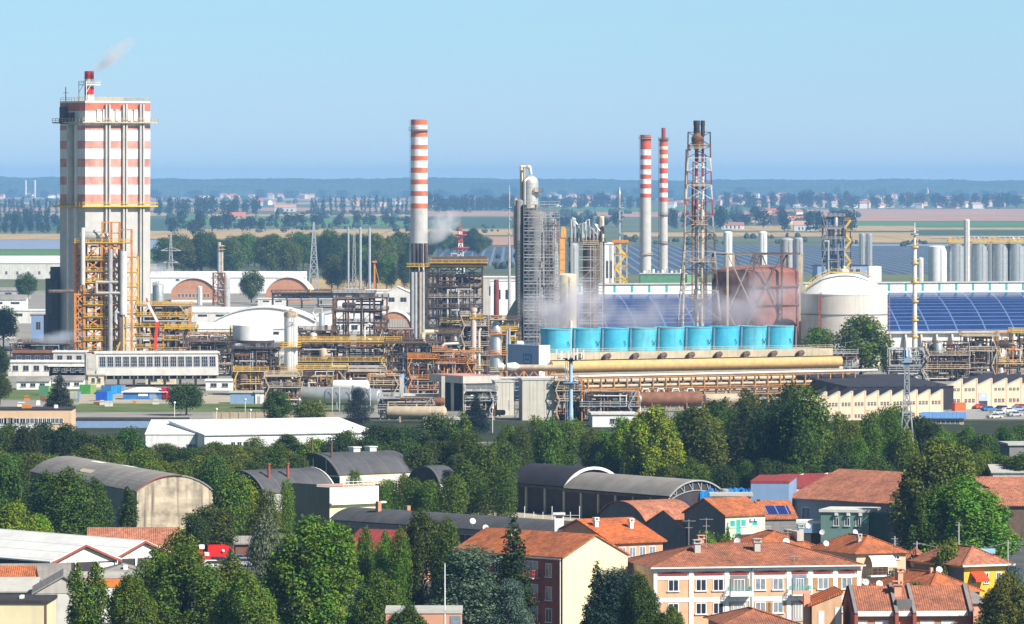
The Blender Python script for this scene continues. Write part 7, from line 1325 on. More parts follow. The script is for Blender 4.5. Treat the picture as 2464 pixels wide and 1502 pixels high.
for x, y, f, lab in ((1774, 1302, -20, 'white dish on the ridge of the long apartment house, left one'), (1891, 1303, 15, 'white dish on the right end of the apartment ridge'), (1987, 1308, 20, 'white dish on a stub chimney at the right hip of the apartment roof')): dish(lab, x, 1510 if x < 1980 else 1495, y, .46 if x < 1980 else .4, f)
aerial('tv aerial on the apartment roof beside the left chimney', 1699, 1518, 1246, 1318); aerial('tv aerial on the left end of the apartment ridge', 1657, 1518, 1250, 1312); aerial('thin tv aerial before the apartment right half', 1911, 1522, 1335, 1370); aerial('tv aerial behind the apartment roof by the two dishes', 1895, 1505, 1262, 1305)
# ---- B flats with cream gable
b = Bld('gabled_flats', 'three storey flats with a blank cream gable and an ox red balcony side', 'house', 1353, 1511, 1524, 1343, 22, 'oxred', T1, 'gable_y', 2.75, rot=41, over=.3)
q = MB(); q.prism([(-.02, 0), (b.w + .02, 0), (b.w + .02, b.h), (b.w / 2, b.h + b.rise), (-.02, b.h)], -.06, -.003); b.part('gable_wall', q, M['creamw'])
for z in (b.h - 2.6, b.h - 5.7, b.h - 8.6):
    for y in (2.2, 9, 12.5, 18.5): b.win('left', y, y + 1.1, z, z + 1.7, gm='glass')
    bl = MB(); bl.box(-1.4, -.003, 4.5, 8.2, z - .35, z - .2); o = b.part('balcony', bl, M['conc_lt']); bl = MB(); bl.rail([(-.05, 4.5, z - .2), (-1.4, 4.5, z - .2), (-1.4, 8.2, z - .2), (-.05, 8.2, z - .2)], 1.0, .06, .3); b.part('railing', bl, M['red'], o); b.win('left', 5, 7.6, z - .2, z + 1.9, gm='glass_lt', mull=2, sill=False)
q = MB(); q.bar((-.25, .2, 0), (-.25, .2, b.h - .2), .1); q.bar((-.35, 0, b.h - .18), (-.35, 22, b.h - .18), .16); b.part('gutter', q, M['white']); pipe_chimney(b, b.w * .35, 15, b.h + 1.8, .7, .6, 'conc_lt', True, b.roof)
b = Bld('roof_terrace', 'low grey flat roofed strip with dark openings behind the orange flats', 'building', 1250, 1420, 1400, 1294, 8, 'conc_dk', 'conc', 'flat', rot=-6); b.winrow('front', 5, 1, b.w - 1, b.h - 1.2, b.h - .4, .7, fm='conc')
q = Site('vent_tower', 'white square vent tower beside the orange roofed house with two chimneys', 'chimney', 1345, 1408); m = MB(); m.box(-.7, .7, -.7, .7, 0, q.Z(1238)); m.box(-.9, .9, -.9, .9, q.Z(1238), q.Z(1234)); q.part('shaft', m, M['white']); m = MB(); m.box(-.5, .5, -.73, -.703, q.Z(1246), q.Z(1241)); q.part('opening', m, M['dark'])
for x, y, lab in ((1137, 1254, 'white dish behind the orange flats roof, left one'), (1168, 1270, 'white dish behind the orange flats roof, right one')): dish(lab, x, 1430, y, .45, 20)
# ---- G
b = Bld('tiled_house', 'salmon house with a broad fresh orange roof and two small white chimneys', 'house', 1472, 1596, 1420, 1306, 17, 'pinkw', T4, 'gable_x', 2.9, rot=34, over=.5); b.winrow('front', 4, 1, b.w - 1, b.h - 2.3, b.h - .8, .55, gm='glass_lt'); b.winrow('left', 3, 2, 15, b.h - 2.6, b.h - 1.0, .3)
pipe_chimney(b, 1.0, 5.6, b.h + 2.2, .7, .6, 'white', True, b.roof); pipe_chimney(b, 6.6, 4.6, b.h + 1.9, .7, .6, 'white', True, b.roof)
# ---- gabled halls and pale green house
b = Bld('gabled_hall', 'grey ended hall with an orange roof carrying a row of solar panels', 'hall', 1555, 1680, 1358, 1258, 13, 'greyw', T3, 'vault_x', 3.0, rot=36, over=.3)
q = MB(); q.box(2, 10, -.02, .06, 0, 2.3); o = b.part('solar_array', q, M['solar']); o.location = (1, 2.1, b.h + 1.55); o.rotation_euler = (rad(-90 + 33), 0, 0)
b = Bld('gabled_hall', 'grey blind gabled hall squeezed between the solar roofed hall and the pale green house', 'hall', 1649, 1700, 1366, 1273, 11, 'greyw', T3, 'gable_x', 2.5, rot=36, over=.2)
b = Bld('pale_green_house', 'pale green house with teal shutters, a grey blind gable and an orange roof', 'house', 1745, 1843, 1374, 1241, 10.8, 'mint', T1, 'gable_x', 2.3, rot=34, over=.35)
q = MB(); q.prism([(0, 0), (b.d, 0), (b.d, b.h), (b.d / 2, b.h + b.rise), (0, b.h)], -.06, -.003, axis='x'); b.part('gable_wall', q, M['greyw'])
for px, w_, z0, z1 in ((1762, .45, 1268, 1253), (1776, .42, 1285, 1252), (1789, .45, 1268, 1252), (1817, .5, 1267, 1251)):
    u = b.U(px); o = b.win('front', u - w_, u + w_, b.Z(z0), b.Z(z1), mull=0); q = MB(); q.box(u - w_, u + w_, -.06, -.02, b.Z(z0), b.Z(z1)); b.part('shutter', q, M['shutter'], o)
q = MB(); q.box(2, b.w + .2, -1.3, -.003, b.Z(1286), b.Z(1283)); o = b.part('balcony', q, M['white']); q = MB(); q.rail([(2, -1.25, b.Z(1283)), (b.w + .2, -1.25, b.Z(1283))], .9, .05, .3); b.part('railing', q, M['conc'], o)
for u in (4.6, 5.4): q = MB(); q.box(u, u + .55, -.35, -.003, b.Z(1256), b.Z(1250)); b.part('air_conditioner', q, M['offwhite'])
b = Bld('parapet_block', 'cream parapet block behind the roof of the pale green house', 'building', 1712, 1806, 1335, 1194, 5, 'creamw', 'conc_lt', 'flat', rot=0)
b = Bld('solar_outhouse', 'orange roofed outhouse with a big solar array right of the pale green house', 'house', 1838, 1916, 1352, 1248, 9, 'conc_dk', T1, 'gable_x', 2.4, rot=14, over=.3); q = MB(); q.box(0, 3.9, -.02, .05, 0, 2.6); o = b.part('solar_array', q, M['solar']); o.location = (.8, .6, b.h + .62); o.rotation_euler = (rad(-90 + 28), 0, 0); pipe_chimney(b, .4, 4.5, b.h + 2.2, .6, .4, 'dark', False, b.roof)
b = Bld('canopy', 'white edged canopy with a blue grey fascia before the solar outhouse', 'canopy', 1842, 1976, 1346, 1259, 5, 'dark', 'white', 'flat', rot=-8, over=.1); b.blk('fascia', 0, b.w, -.12, -.003, b.h - 1.5, b.h - .01, 'ltblue')
b = Bld('green_villa', 'blue green shaded villa with three white framed windows and a white roof', 'house', 1974, 2088, 1348, 1232, 9, mat('shaded_sea_green', (.16, .27, .25), var=.15), 'offwhite', 'flat', 1.1, rot=-14, over=.25); b.winrow('front', 3, 1.6, b.w - .8, b.Z(1264), b.Z(1246), .38, gm='glass'); b.blk('bay', b.w + .003, b.w + 2.4, 1, 8, 0, b.h - .3, mat('deep_green_render', (.08, .15, .14)))  # shadow on the villa front is mixed into its dark wall colour
for u in (.3, .55, .8): q = MB(); q.box(b.w * u, b.w * u + .5, -.4, -.003, b.Z(1240), b.Z(1233)); b.part('air_conditioner', q, M['white'])
dish('white dish low on the front of the blue green villa', 2057, 1352, 1281, .45, 30); dish('white dish left of the blue green villa', 1978, 1352, 1281, .45, -20); dish('white dish on the canopy edge', 1943, 1350, 1266, .42, 30)
# ---- long orange roof, blue wall, red sheds
b = Bld('workshop_hall', 'long shaded workshop under a wide weathered orange roof left of the big round trees', 'workshop', 1899, 2172, 1284, 1198, 24, 'conc_dk', T3, 'gable_x', 4.4, rot=-50, over=.5); b.winrow('front', 6, 2, b.w - 2, 2.2, 4.6, .45, fm='conc')
b = Bld('blue_walled_works', 'works block with a plain pale blue wall and a dark red roof', 'workshop', 1806, 1897, 1292, 1163, 22, 'ltblue', 'maroonroof', 'flat', rot=-6, over=.05)
for i, (xa, xb) in enumerate(((1885, 1945), (1945, 2005), (2000, 2062))): b = Bld('red_roof_shed', 'dark red bay with white sawtooth end behind the long orange roof, %s' % ('nearest the blue wall', 'middle one', 'farthest right')[i], 'shed', xa, xb, 1266 - i * 4, 1176 - i * 2, 20, 'white', 'maroonroof', 'shed', 1.4, rot=0, over=.1); q = MB(); q.prism([(0, b.h + .3), (b.w, b.h + .3), (b.w, b.h + 1.8)], 19, 19.4); b.part('end_panel', q, M['white'])
b = Bld('brown_roof_hall', 'wide hall with a faded orange brown roof at the right edge', 'workshop', 2348, 2560, 1300, 1216, 26, 'brown', T3, 'gable_x', 4.0, rot=4, over=.5); b = Bld('grey_workshop', 'plain grey wall block at the right edge above the faded roof', 'building', 2428, 2540, 1178, 1072, 10, 'conc_dk', 'conc_lt', 'flat', rot=6); b = Bld('white_wall_shed', 'pale wall shed right of the yellowish tree top', 'shed', 2336, 2392, 1186, 1112, 6, 'offwhite', 'conc', 'flat', rot=0); b = Bld('white_annex', 'low white annex between the pale wall shed and the grey block', 'shed', 2388, 2470, 1200, 1138, 8, 'white', 'conc_lt', 'shed', 1, rot=0)  # brown wall colour of the wide hall has its shade painted in
# ---- houses at the right
b = Bld('tiled_house', 'house with a broad hipped orange roof just behind the apartment house', 'house', 1800, 1985, 1430, 1326, 15, 'pinkw', T1, 'hip', 2.5, rot=14, over=.5); pipe_chimney(b, 9.7, 6, b.h + 2.0, .9, .7, 'conc_lt', True, b.roof); q = MB(); q.box(8.0, 9.0, 2, 9, b.h + 1.2, b.h + 2.6); b.part('parapet_wall', q, M['conc'])
b = Bld('awning_house', 'orange house with a cream awning over its balcony and a hipped roof', 'house', 2060, 2182, 1441, 1333, 14, 'peach', T1, 'hip', 2.3, rot=24, over=.6); u = b.U; pipe_chimney(b, 2.5, 4, b.h + 1.5, .6, .5, 'conc_lt', True, b.roof)
q = MB(); n = 6
for i in range(n): a0, a1 = i / n * math.pi / 2, (i + 1) / n * math.pi / 2; q.quad((u(2086), -.01 - 1.7 * math.sin(a0), b.Z(1337) - 1.6 * (1 - math.cos(a0))), (u(2146), -.01 - 1.7 * math.sin(a0), b.Z(1337) - 1.6 * (1 - math.cos(a0))), (u(2146), -.01 - 1.7 * math.sin(a1), b.Z(1337) - 1.6 * (1 - math.cos(a1))), (u(2086), -.01 - 1.7 * math.sin(a1), b.Z(1337) - 1.6 * (1 - math.cos(a1))))
b.part('awning', q, M['awn']); q = MB(); q.box(u(2084), u(2148), -1.5, -.003, b.Z(1388), b.Z(1384)); o = b.part('balcony', q, M['white']); q = MB(); q.rail([(u(2084), -1.5, b.Z(1384)), (u(2148), -1.5, b.Z(1384))], 1.0, .06, .2); b.part('railing', q, M['rust'], o); b.win('front', u(2100), u(2138), b.Z(1384), b.Z(1362), gm='glass', sill=False, mull=2); b.win('front', u(2150), u(2166), b.Z(1347), b.Z(1341)); b.winrow('left', 3, 2, 12, b.h - 2.6, b.h - 1, .3)
b = Bld('white_cottage', 'small white cottage with a tower like chimney under its own pointed tiled cap', 'house', 2172, 2240, 1432, 1366, 8, 'white', T2, 'gable_x', 1.6, rot=6, over=.4); q = MB(); q.box(1.2, 2.6, -.3, 1.1, b.h - 1, b.h + 1.5); o = b.part('chimney', q, M['offwhite']); q = MB(); q.lathe((1.9, .4, b.h + 1.9), [(1.35, 0), (0, 1.1)], 4, smooth=False); b.part('cap', q, T2, o); q = MB(); [q.box(1.3 + i * .5, 1.5 + i * .5, -.28, 1.05, b.h + 1.503, b.h + 1.9) for i in range(3)]; b.part('vent', q, M['dark'], o)
b = Bld('yellow_house', 'bright yellow house with a hipped roof and a red awning', 'house', 2319, 2430, 1446, 1361, 14.5, 'yel', T3, 'hip', 2.4, rot=27, over=.7); q = MB(); q.box(-.05, -.003, 0, b.d, 0, b.h - .4); b.part('side_wall', q, M['greyw']); q = MB(); q.box(-.7, b.w + .7, -.85, -.705, b.h - .15, b.h + .1); b.part('gutter', q, M['white']); u = b.U
q = MB(); q.prism([(-.01, b.h - .9), (-1.6, b.h - 1.9), (-1.6, b.h - 2.3), (-1.5, b.h - 2.3), (-.01, b.h - 1.1)], u(2334), u(2368), axis='x'); b.part('awning', q, M['redaw']); b.winrow('front', 3, .6, b.w - .6, b.h - 2.6, b.h - 1.2, .3)
b = Bld('tiled_house', 'low house with a wide hipped orange roof in front of the white cottage', 'house', 2234, 2362, 1499, 1428, 15, 'pinkw', T1, 'hip', 2.5, rot=30, over=.5); pipe_chimney(b, .8, 8.5, b.h + 1.2, 1.2, .8, 'pinkw', True, b.roof); pipe_chimney(b, 4, 5.4, b.h + 2.3, .8, .4, 'pinkw', False, b.roof)
b = Bld('grey_roof_garage', 'garage with a grey sloping roof and a brown chimney at the lower right', 'garage', 2290, 2370, 1520, 1452, 9, 'pinkw', 'greyroof', 'shed', 1.2, rot=12, over=.4); pipe_chimney(b, b.w * .75, 5, b.h + .8, 1.1, .6, 'oxred', False, b.roof)
b = Bld('terraced_house', 'brick terraced house with dark party walls and a brown tiled roof at the bottom right', 'house', 2056, 2336, 1592, 1468, 10, 'brick', T2, 'gable_x', 2.5, rot=4, over=.4); u = b.U
for px in (2056, 2154, 2197, 2334): q = MB(); x = u(px); q.prism([(-1.6, 0), (10.2, 0), (10.2, b.h + .3), (5, b.h + 2.9), (-1.6, b.h - .4)], x - .22, x + .22, axis='x'); o = b.part('party_wall', q, M['oxred']); q = MB(); q.bar((x, -1.7, b.h - .3), (x, 5, b.h + 3.0), .42, .1); b.part('coping', q, M['conc_dk'], o)
for a, c in ((2059, 2150), (2158, 2193), (2200, 2330)): q = MB(); q.box(u(a) + .1, u(c) - .1, -.62, -.44, b.h - .75, b.h - .1); b.part('fascia', q, M['white'])
for px, w_ in ((2070, .75), (2121, .75), (2231, .8), (2281, .75)): o = b.win('front', u(px) - w_, u(px) + w_, 2.6, b.h - 1.4, gm='white', mull=1, sill=False)
pipe_chimney(b, u(2167), 3.0, b.h + 1.6, 1.3, .9, 'pinkw', True, b.roof); q = MB(); q.box(u(2157), u(2194), -.2, 3.2, b.h + .1, b.h + 1.25); b.part('dormer', q, M['greyw'])
s = Site('gabled_wing', 'peach brick wing with a bright orange lean to roof left of the terraced house', 'house', 1953, 1588, 4); w_ = s.W(72); za, zb = s.Z(1457), s.Z(1428); q = MB(); q.prism([(0, 0), (w_, 0), (w_, zb), (0, za)], 0, 9); s.part('wall', q, M['brickp']); q = MB(); q.prism([(-.6, za - .2), (w_ + .2, zb + .05), (w_ + .2, zb + .35), (-.6, za + .1)], -.2, 9.3); s.part('roof', q, T4)
for c in (.8, 2.9): q = MB(); q.box(c, c + .75, -.05, -.003, 0, s.Z(1470) if c < 2 else s.Z(1462)); s.part('door', q, M['white'])
q = MB(); q.box(-.9, -.1, 1, 2, 0, za + 1.4); s.part('chimney', q, M['pinkw']); b = Bld('tiled_house', 'brown tiled roof corner cut by the bottom edge under the apartment house', 'house', 1745, 1915, 1640, 1503, 12, 'pinkw', T2, 'hip', 1.5, rot=8, over=.5)
for x, y, lab, f in ((2083, 1401, 'white dish on the left between apartment house and terraced house', -10), (2115, 1405, 'white dish on the right between apartment house and terraced house', 20), (2259, 1371, 'white dish on the wide hipped roof before the yellow house', 10)): dish(lab, x, 1530 if x < 2200 else 1490, y, .46, f)
for x, yt, yg, lab in ((2205, 1302, 1420, 'grey utility pole behind the awning house'), (2306, 1257, 1400, 'tall grey pole before the dark trees at the right'), (2424, 1300, 1420, 'grey pole at the right edge by the yellow house'), (2152, 1290, 1400, 'thin grey pole right of the awning house roof')):
    s = Site('utility_pole', lab, 'pole', x, yg); q = MB(); q.cyl((0, 0, 0), (0, 0, s.Z(yt)), .16, .1, 7); q.bar((-.5, 0, s.Z(yt) - .4), (.5, 0, s.Z(yt) - .4), .08); s.part('pole', q, M['grey'])
a, c = ground(2205, 1420), ground(2424, 1420); q = MB(); P_ = [a.lerp(c, t / 12) + Vector((0, 0, 7.0 - 1.1 * math.sin(math.pi * t / 12))) for t in range(13)]
for p0, p1 in zip(P_, P_[1:]): q.bar(p0, p1, .05)
tag(q.build('overhead_cable', M['grey']), 'thin sagging overhead cable between two grey poles above the yellow house', 'cable')
q = Site('billboard', 'small pale blue billboard above the yellow house roof', 'billboard', 2335, 1420); m = MB(); m.box(-.2, 3.6, 0, .15, q.Z(1332), q.Z(1320)); q.part('board', m, mat('billboard_blue', (.35, .62, .80))); m = MB(); [m.bar((x, .08, 0), (x, .08, q.Z(1332)), .15) for x in (.3, 3.1)]; q.part('leg', m, M['grey'])
# ---- old hangar, curved sheds
b = Bld('old_hangar', 'huge old hangar with a patched fibre cement barrel roof and a stained bare gable', 'hangar', 329, 509, 1292, 1185, 76, 'greyw', 'greyroof', 'vault_y', 2.7, rot=18, over=.25)
q = MB(); q.prism([(-.03, 0), (b.w + .03, 0)] + list(reversed(vault_prof(b.w, b.h, 2.68))), -.08, -.003); b.part('gable_wall', q, mat('stained_gable', (.52, .43, .33), var=.6, scale=.30, stain=.95, stretch=(1, 1, 1.4)))
q = MB(); pr = vault_prof(b.w + .5, b.h, 2.75, 12, -.25); [q.bar((x0, -.3, z0 + .12), (x1, -.3, z1 + .12), .18, .16) for (x0, z0), (x1, z1) in zip(pr[:7], pr[1:8])]; b.part('verge_tiles', q, M['oxred'])
for y, f, m in ((46, .46, 'white'), (28, .5, 'white'), (38, .2, 'cream')): i = f * 14; pr = vault_prof(b.w + .3, b.h + .22, 2.7, 14, -.15); j = int(i); (x0, z0), (x1, z1) = pr[j], pr[j + 1]; q = MB(); q.quad((x0, y, z0 + .02), (x1, y, z1 + .02), (x1, y + 9, z1 + .02), (x0, y + 9, z0 + .02)); b.part('roof_patch', q, M[m], b.roof)
b = Bld('curved_shed', 'large shed with a curved dark grey roof, glazed arch end and peach wall', 'shed', 817, 996, 1195, 1146, 16, 'peach', 'darkroof', 'vault_x', 4.0, rot=40, over=.4); q = MB(); q.prism([(0, .0)] + [(16, 0)] + list(reversed(vault_prof(16, b.h, 3.9))), -.06, -.003, axis='x'); b.part('end_glazing', q, M['glass']); q = MB(); [q.box(-.14, -.063, y - .12, y + .12, 0, b.h + 3.2) for y in (4, 8, 12)]; q.box(-.13, -.064, 0, 16, b.h - .2, b.h + .1); b.part('mullion', q, M['offwhite']); b.blk('white_band', 0, b.w, -.06, -.003, b.h - 1.3, b.h - .1, 'offwhite'); b.winrow('front', 3, 3, b.w - 3, .8, 2.2, .3)
for x in (9, 13): q = MB(); q.box(x, x + 1.6, 7, 8.6, b.h + 3.8, b.h + 4.9); q.box(x - .2, x + 1.8, 6.8, 8.8, b.h + 4.903, b.h + 5.1); b.part('roof_vent', q, M['white'], b.roof)
for y in (10, 4): q = MB(); q.cyl((1.2, y, b.h + 2), (1.2, y, b.h + 6.6), .22, n=8); b.part('flue', q, M['brown'], b.roof)
b = Bld('curved_shed', 'dark curved shed with two brown flues in front of the larger glazed one', 'shed', 637, 800, 1238, 1191, 14, 'conc_lt', 'darkroof', 'vault_x', 4.0, rot=42, over=.3); q = MB(); q.prism([(0, 0), (14, 0)] + list(reversed(vault_prof(14, b.h, 3.9))), -.06, -.003, axis='x'); b.part('end_glazing', q, M['glass'])
q = MB(); pr = vault_prof(14.3, b.h + .2, 4.0, 14, -.15); [q.bar((b.w + .35, y0, z0 + .05), (b.w + .35, y1, z1 + .05), .22, .2) for (y0, z0), (y1, z1) in zip(pr, pr[1:])]; b.part('white_rim', q, M['white'])
for x in (3, 7.5): q = MB(); q.cyl((x, 2.5, b.h), (x, 2.5, b.h + 5.2), .26, n=8); q.cyl((x, 2.5, b.h + 5.2), (x, 2.5, b.h + 5.5), .36, n=8); b.part('flue', q, M['oxred'], b.roof)
b = Bld('curved_shed', 'small curved shed with a black open arch right of the large glazed one', 'shed', 1058, 1100, 1202, 1166, 9, 'conc', 'darkroof', 'vault_x', 3.2, rot=42, over=.3); q = MB(); q.prism([(0, 0), (9, 0)] + list(reversed(vault_prof(9, b.h, 3.1))), -.06, -.003, axis='x'); b.part('arch_shade', q, M['dark'])  # dark panel on the end wall painted as the shade inside the arch
b = Bld('windowless_block', 'windowless dark grey block with a cream front and white parapet terrace', 'building', 793, 908, 1290, 1180, 11, 'creamw', 'conc_lt', 'flat', rot=40, over=.05); q = MB(); q.box(-.06, -.003, -.02, 11, 0, b.h + .5); q.box(-.07, -.002, 3.5, 11.02, b.h + .503, b.h + .9); b.part('blind_wall', q, M['greyw']); b.blk('white_storey', -.01, b.w + .02, -.06, -.003, b.h * .72, b.h + .4, 'white'); b.blk('cornice', -.1, b.w + 1.2, -.7, -.061, b.h * .68, b.h * .72 - .003, 'white'); q = MB(); q.rail([(3, .1, b.h + .42), (b.w, .1, b.h + .42), (b.w, 8, b.h + .42)], .9, .07, 1); b.part('railing', q, M['white']); b.blk('terrace', 3, b.w - .1, .2, 8, b.h + .425, b.h + .5, 'pinkw'); b.win('left', 5.5, 6.1, b.h * .25, b.h * .4, mull=0); q = MB(); q.ball((-.35, 7, b.h * .42), .3); b.part('lamp', q, M['white'])
b = Bld('low_vaulted_workshop', 'long low workshop with a slightly curved grey roof and orange chimneys', 'workshop', 795, 1345, 1304, 1253, 10, 'conc_dk', 'darkroof', 'vault_x', 1.9, rot=-50, over=.3); b.winrow('front', 9, 1, b.w - 1, .9, b.h - .8, .72, fm='conc', mull=2); pipe_chimney(b, 9, 3, b.h + 1.3, 2.2, .7, M['brick'], False, b.roof); pipe_chimney(b, 12.5, 6.4, b.h + 1.5, 1.3, .7, M['brick'], False, b.roof)
b = Bld('dark_red_house', 'house with a dark red roof half hidden behind slim upright trees', 'house', 818, 935, 1405, 1332, 12, 'pinkw', 'maroonroof', 'gable_x', 3.2, rot=-32, over=.4); b.winrow('front', 3, 1, b.w - 1, .8, 2.2, .4)
# ---- barrel barns
def barn(label, x0, x1, yg, eave, d, rise, rot, roof, wall, rim, open_end):
    b = Bld('barrel_barn', label, 'barn', x0, x1, yg, eave, d, wall, roof, 'vault_x', rise, rot, over=.3); n = max(3, int(b.w / 5))  # solid dark wall stands in for the shade of the open interior
    for i in range(n + 1): x = b.w * i / n; q = MB(); q.box(x - .22, x + .22, -.25, -.004, 0, b.h - .02); b.part('post', q, M['conc'])
    q = MB(); q.box(-.1, b.w + .1, -.3, -.253, b.h - .4, b.h - .02); b.part('eave_beam', q, M['brown']); pr = vault_prof(d + .3, b.h + .1, rise, 14, -.15); q = MB()
    for (y0, z0), (y1, z1) in zip(pr, pr[1:]): q.bar((b.w + .35, y0, z0), (b.w + .35, y1, z1), .3 if rim == 'white' else .2, .5 if rim == 'white' else .25)
    if open_end:
        p2 = vault_prof(d, b.h - .6, rise * .62, 14); [q.bar((b.w + .1, y0, z0), (b.w + .1, y1, z1), .14) for (y0, z0), (y1, z1) in zip(p2, p2[1:])]; [q.bar((b.w + .1, pr[i][0], pr[i][1]), (b.w + .1, p2[i + (1 if i % 2 else 0)][0], p2[i + (1 if i % 2 else 0)][1]), .12) for i in range(1, 14)]
    b.part('end_truss' if open_end else 'white_rim', q, M[rim]); return b
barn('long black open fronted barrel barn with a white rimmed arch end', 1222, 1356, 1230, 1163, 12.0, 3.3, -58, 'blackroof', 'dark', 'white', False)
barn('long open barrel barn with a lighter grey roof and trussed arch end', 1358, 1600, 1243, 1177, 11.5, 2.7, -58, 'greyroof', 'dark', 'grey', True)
s = Site('post_fence', 'row of thin pale posts before the black open barn', 'fence', 1262, 1262); q = MB(); [q.bar((i * 1.6, 0, 0), (i * 1.6, 0, 2.2 if i % 3 else 3.2), .12) for i in range(7)]; q.bar((0, 0, 1.6), (9.6, 0, 1.6), .06); q.bar((0, 0, .8), (9.6, 0, .8), .06); s.part('post', q, M['offwhite'])
qr = random.Random(15)
for i, (x, w_) in enumerate(((1668, 44), (1704, 40), (1770, 46), (1796, 22))):
    s = Site('tarpaulin_stack', 'heap under a bright blue tarpaulin behind the barn arch, %s of four' % ('first', 'second', 'third', 'last')[i], 'tarpaulin heap', x, 1262 + i, 0, 'blue tarpaulin heaps'); ww_ = s.W(w_); q = MB(); vs = []; fs = []
    for a in range(9):
        for c in range(5): e = math.sin(math.pi * min(1, max(0, c / 4))) * .8 + .2; vs.append((ww_ * (a / 8 - .5), c * 1.4, (s.Z(1180) + qr.uniform(-.5, .4)) * (0 if c in (0, 4) else 1)))
    for a in range(8):
        for c in range(4): fs.append((a * 5 + c, a * 5 + 5 + c, a * 5 + 6 + c, a * 5 + 1 + c))
    q.add(vs, fs, 0, False); s.part('tarpaulin', q, M['tarp'])
silo('storage_tank', 'small silver tank between the blue tarpaulin heaps', 1742, 1270, 22, 1178, 'steel', None, .2, 'tank')
# ---- bottom left sheds
for x0, x1, yg, ev, lab in ((123, 274, 1444, 1351, 'white sheet roofed open hall, left gable of two'), (274, 410, 1428, 1341, 'white sheet roofed open hall, right gable of two')):
    b = Bld('white_roof_hall', lab, 'hall', x0, x1, yg, ev, 46, 'dark', 'roofw', 'gable_y', 2.1, rot=38, over=.5, group='white roofed twin halls'); q = MB(); q.prism([(0, b.h - .3), (b.w, b.h - .3), (b.w / 2, b.h + 1.9)], -.06, -.003); b.part('pediment', q, M['offwhite']); q = MB(); [q.bar((b.w / 2 * i - .5 * (1 - i), -.52, b.h - .4 + 2.5 * i * (2 - i)), (b.w / 2 * (i + 1) + .5 * i, -.52, b.h + 2.1 - 2.5 * i), .14, .3) for i in (0, 1)]; b.part('verge', q, M['oxred'])  # dark wall below the pediment paints the shade of the open hall
    for u in (.02, .35, .68, .96): q = MB(); q.box(b.w * u, b.w * u + .35, -.2, -.063, 0, b.h - .3); b.part('post', q, M['white'])
    q = MB(); q.box(b.w * .72, b.w * .95, -.08, -.004, 0, b.h - .5); b.part('panel', q, M['offwhite'])
    q = MB(); q.box(-.1, -.003, .3, 45, 0, b.h - 1.3); b.part('side_wall', q, M['offwhite'])
b = Bld('tiled_barn', 'long low orange tiled roof between the white halls and the old hangar', 'barn', 215, 425, 1382, 1321, 14, 'pinkw', T3, 'gable_x', 2.7, rot=3, over=.4)
b = Bld('grey_shed', 'grey roofed shed under the white halls at the left edge', 'shed', -30, 165, 1490, 1398, 12, 'conc_dk', 'greyroof', 'gable_x', 1.8, rot=4, over=.3); b = Bld('tiled_shed', 'small orange tiled shed at the left edge', 'shed', -30, 76, 1500, 1402, 9, 'pinkw', T1, 'gable_x', 1.8, rot=0, over=.3)
b = Bld('grey_shed', 'low grey pavilion roof right of the columnar trees', 'shed', 232, 352, 1470, 1384, 10, 'conc_dk', 'greyroof', 'hip', 1.2, rot=2, over=.3); pipe_chimney(b, 4.0, 2, b.h + .8, .5, .6, 'white', False, b.roof)
b = Bld('orange_wall_block', 'block with an orange upper wall over a white base behind the columnar trees', 'building', 160, 345, 1520, 1392, 8, 'white', 'conc', 'flat', rot=3, over=.1); b.blk('orange_wall', -.01, b.w + .01, -.06, -.003, b.Z(1414), b.h + .35, mat('orange_wall', (.72, .22, .05)))
b = Bld('white_gabled_shed', 'pale shed with a shallow grey gable behind the two columnar trees', 'shed', 82, 222, 1560, 1428, 14, 'offwhite', 'greyroof', 'gable_y', 2.1, rot=4, over=.3); q = MB(); q.prism([(0, b.h), (b.w, b.h), (b.w / 2, b.h + 2.05)], -.06, -.003); b.part('gable_panel', q, M['conc'])
b = Bld('glass_roof_shed', 'low shed with pale translucent roof sheets at the left edge', 'shed', -30, 84, 1540, 1424, 10, 'conc', 'conc_lt', 'gable_x', 1.4, rot=0, over=.3); b = Bld('cream_house', 'plain cream walled building with a dark felt roof in the bottom left corner', 'building', -60, 112, 1625, 1453, 11, 'creamw', 'dark', 'flat', rot=-2, over=.15); q = MB(); q.box(b.w - .12, b.w + .05, -.12, -.003, 0, b.h); b.part('downpipe', q, M['rust']); b.blk('air_duct', b.U(14), b.U(42), -.8, -.004, 2.2, 3.4, 'grey'); b.blk('roof_hatch', b.U(40), b.U(48), 3, 5, b.h + .43, b.h + .8, 'white')
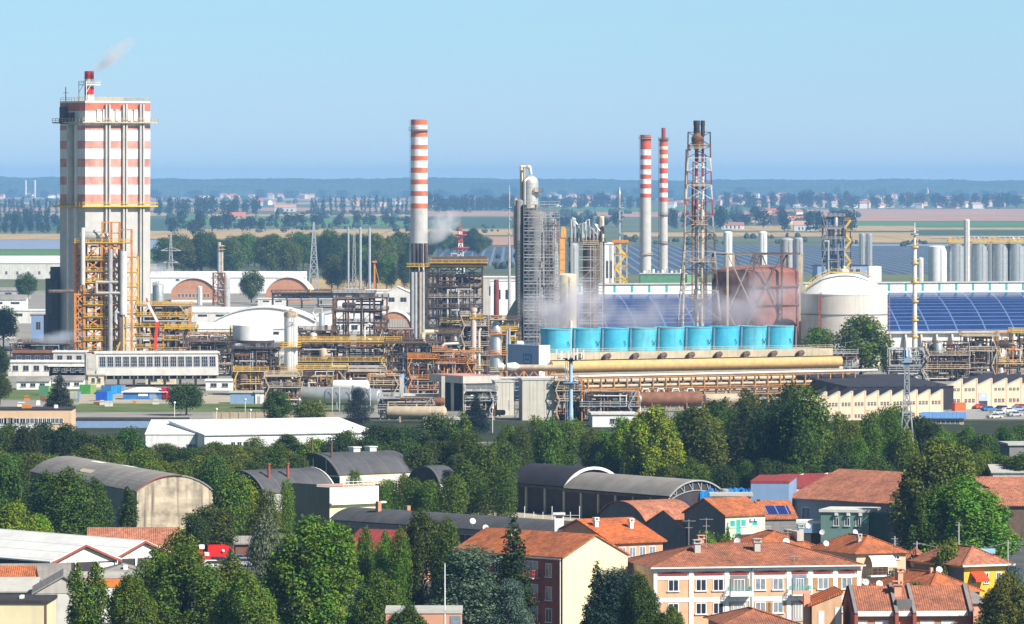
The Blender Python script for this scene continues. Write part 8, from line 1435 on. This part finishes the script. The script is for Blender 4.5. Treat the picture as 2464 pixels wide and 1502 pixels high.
b = Bld('garden_house', 'small pinkish flat roofed house cut by the bottom edge under the blue cedar', 'house', 928, 1110, 1640, 1476, 8, 'pinkw', 'conc_lt', 'flat', rot=0, over=.1); b.blk('blinds', b.U(1083), b.U(1108), -.06, -.003, 4, b.h - .3, 'glass_lt'); s = Site('flag_mast', 'thin white mast rising before the blue grey cedar', 'mast', 1070, 1640); q = MB(); q.cyl((0, 0, 0), (0, 0, s.Z(1356)), .12, .06, 7); s.part('pole', q, M['white'])
s = Site('red_van', 'bright red box van parked behind the pointed trees', 'van', 500, 1352, 12); q = MB(); q.box(0, 3.1, 0, 2.0, .5, 2.6); s.part('body', q, mat('van_red', (.68, .02, .02), rough=.4)); q = MB(); q.prism([(3.102, .5), (4.3, .5), (4.3, 1.3), (3.7, 2.3), (3.102, 2.5)], 0.05, 1.95); o = s.part('cab', q, mat('van_red', (0, 0, 0))); q = MB(); q.prism([(3.4, 1.45), (4.1, 1.4), (3.65, 2.15), (3.4, 2.2)], .02, 1.98); s.part('window', q, M['glass'], o); q = MB(); q.ball((2.4, -.02, 1.7), .28); s.part('emblem', q, M['white'])
for x in (.8, 3.5): q = MB(); q.cyl((x, -.05, .42), (x, 2.05, .42), .42, n=12); s.part('wheel', q, M['dark'])
s = Site('red_lorry', 'red lorry with a white cab roof left of the box van', 'lorry', 474, 1366, 8); q = MB(); q.box(0, .9, 0, 2.2, .5, 2.9); q.box(.9, 2.2, .1, 2.1, .5, 1.8); s.part('body', q, mat('van_red', (0, 0, 0))); q = MB(); q.box(.3, 1.2, .2, 2.0, 2.903, 3.5); q.box(1.2, 1.9, -.02, 1.8, 1.8, 2.3); s.part('cab_roof', q, M['white']); q = MB(); q.cyl((1.6, -.05, .45), (1.6, 2.25, .45), .45, n=12); s.part('wheel', q, M['dark'])
for x, yg, m, lab in ((530, 1362, 'dark', 'black car in front of the red box van'), (572, 1356, 'blue', 'dark blue car right of the red box van'), (592, 1364, 'grey', 'silver grey car parked nearest the plane tree'), (512, 1370, 'white', 'white car below the red box van'), (615, 1352, 'dark', 'dark car beside the grey green feathery tree')): car(x, yg, 10, m, lab, 'cars by the red vans')
b = Bld('brown_hut', 'small brown hut with a grey roof right of the red box van', 'hut', 566, 604, 1345, 1308, 4, 'rust', 'greyroof', 'gable_x', .9, rot=5)
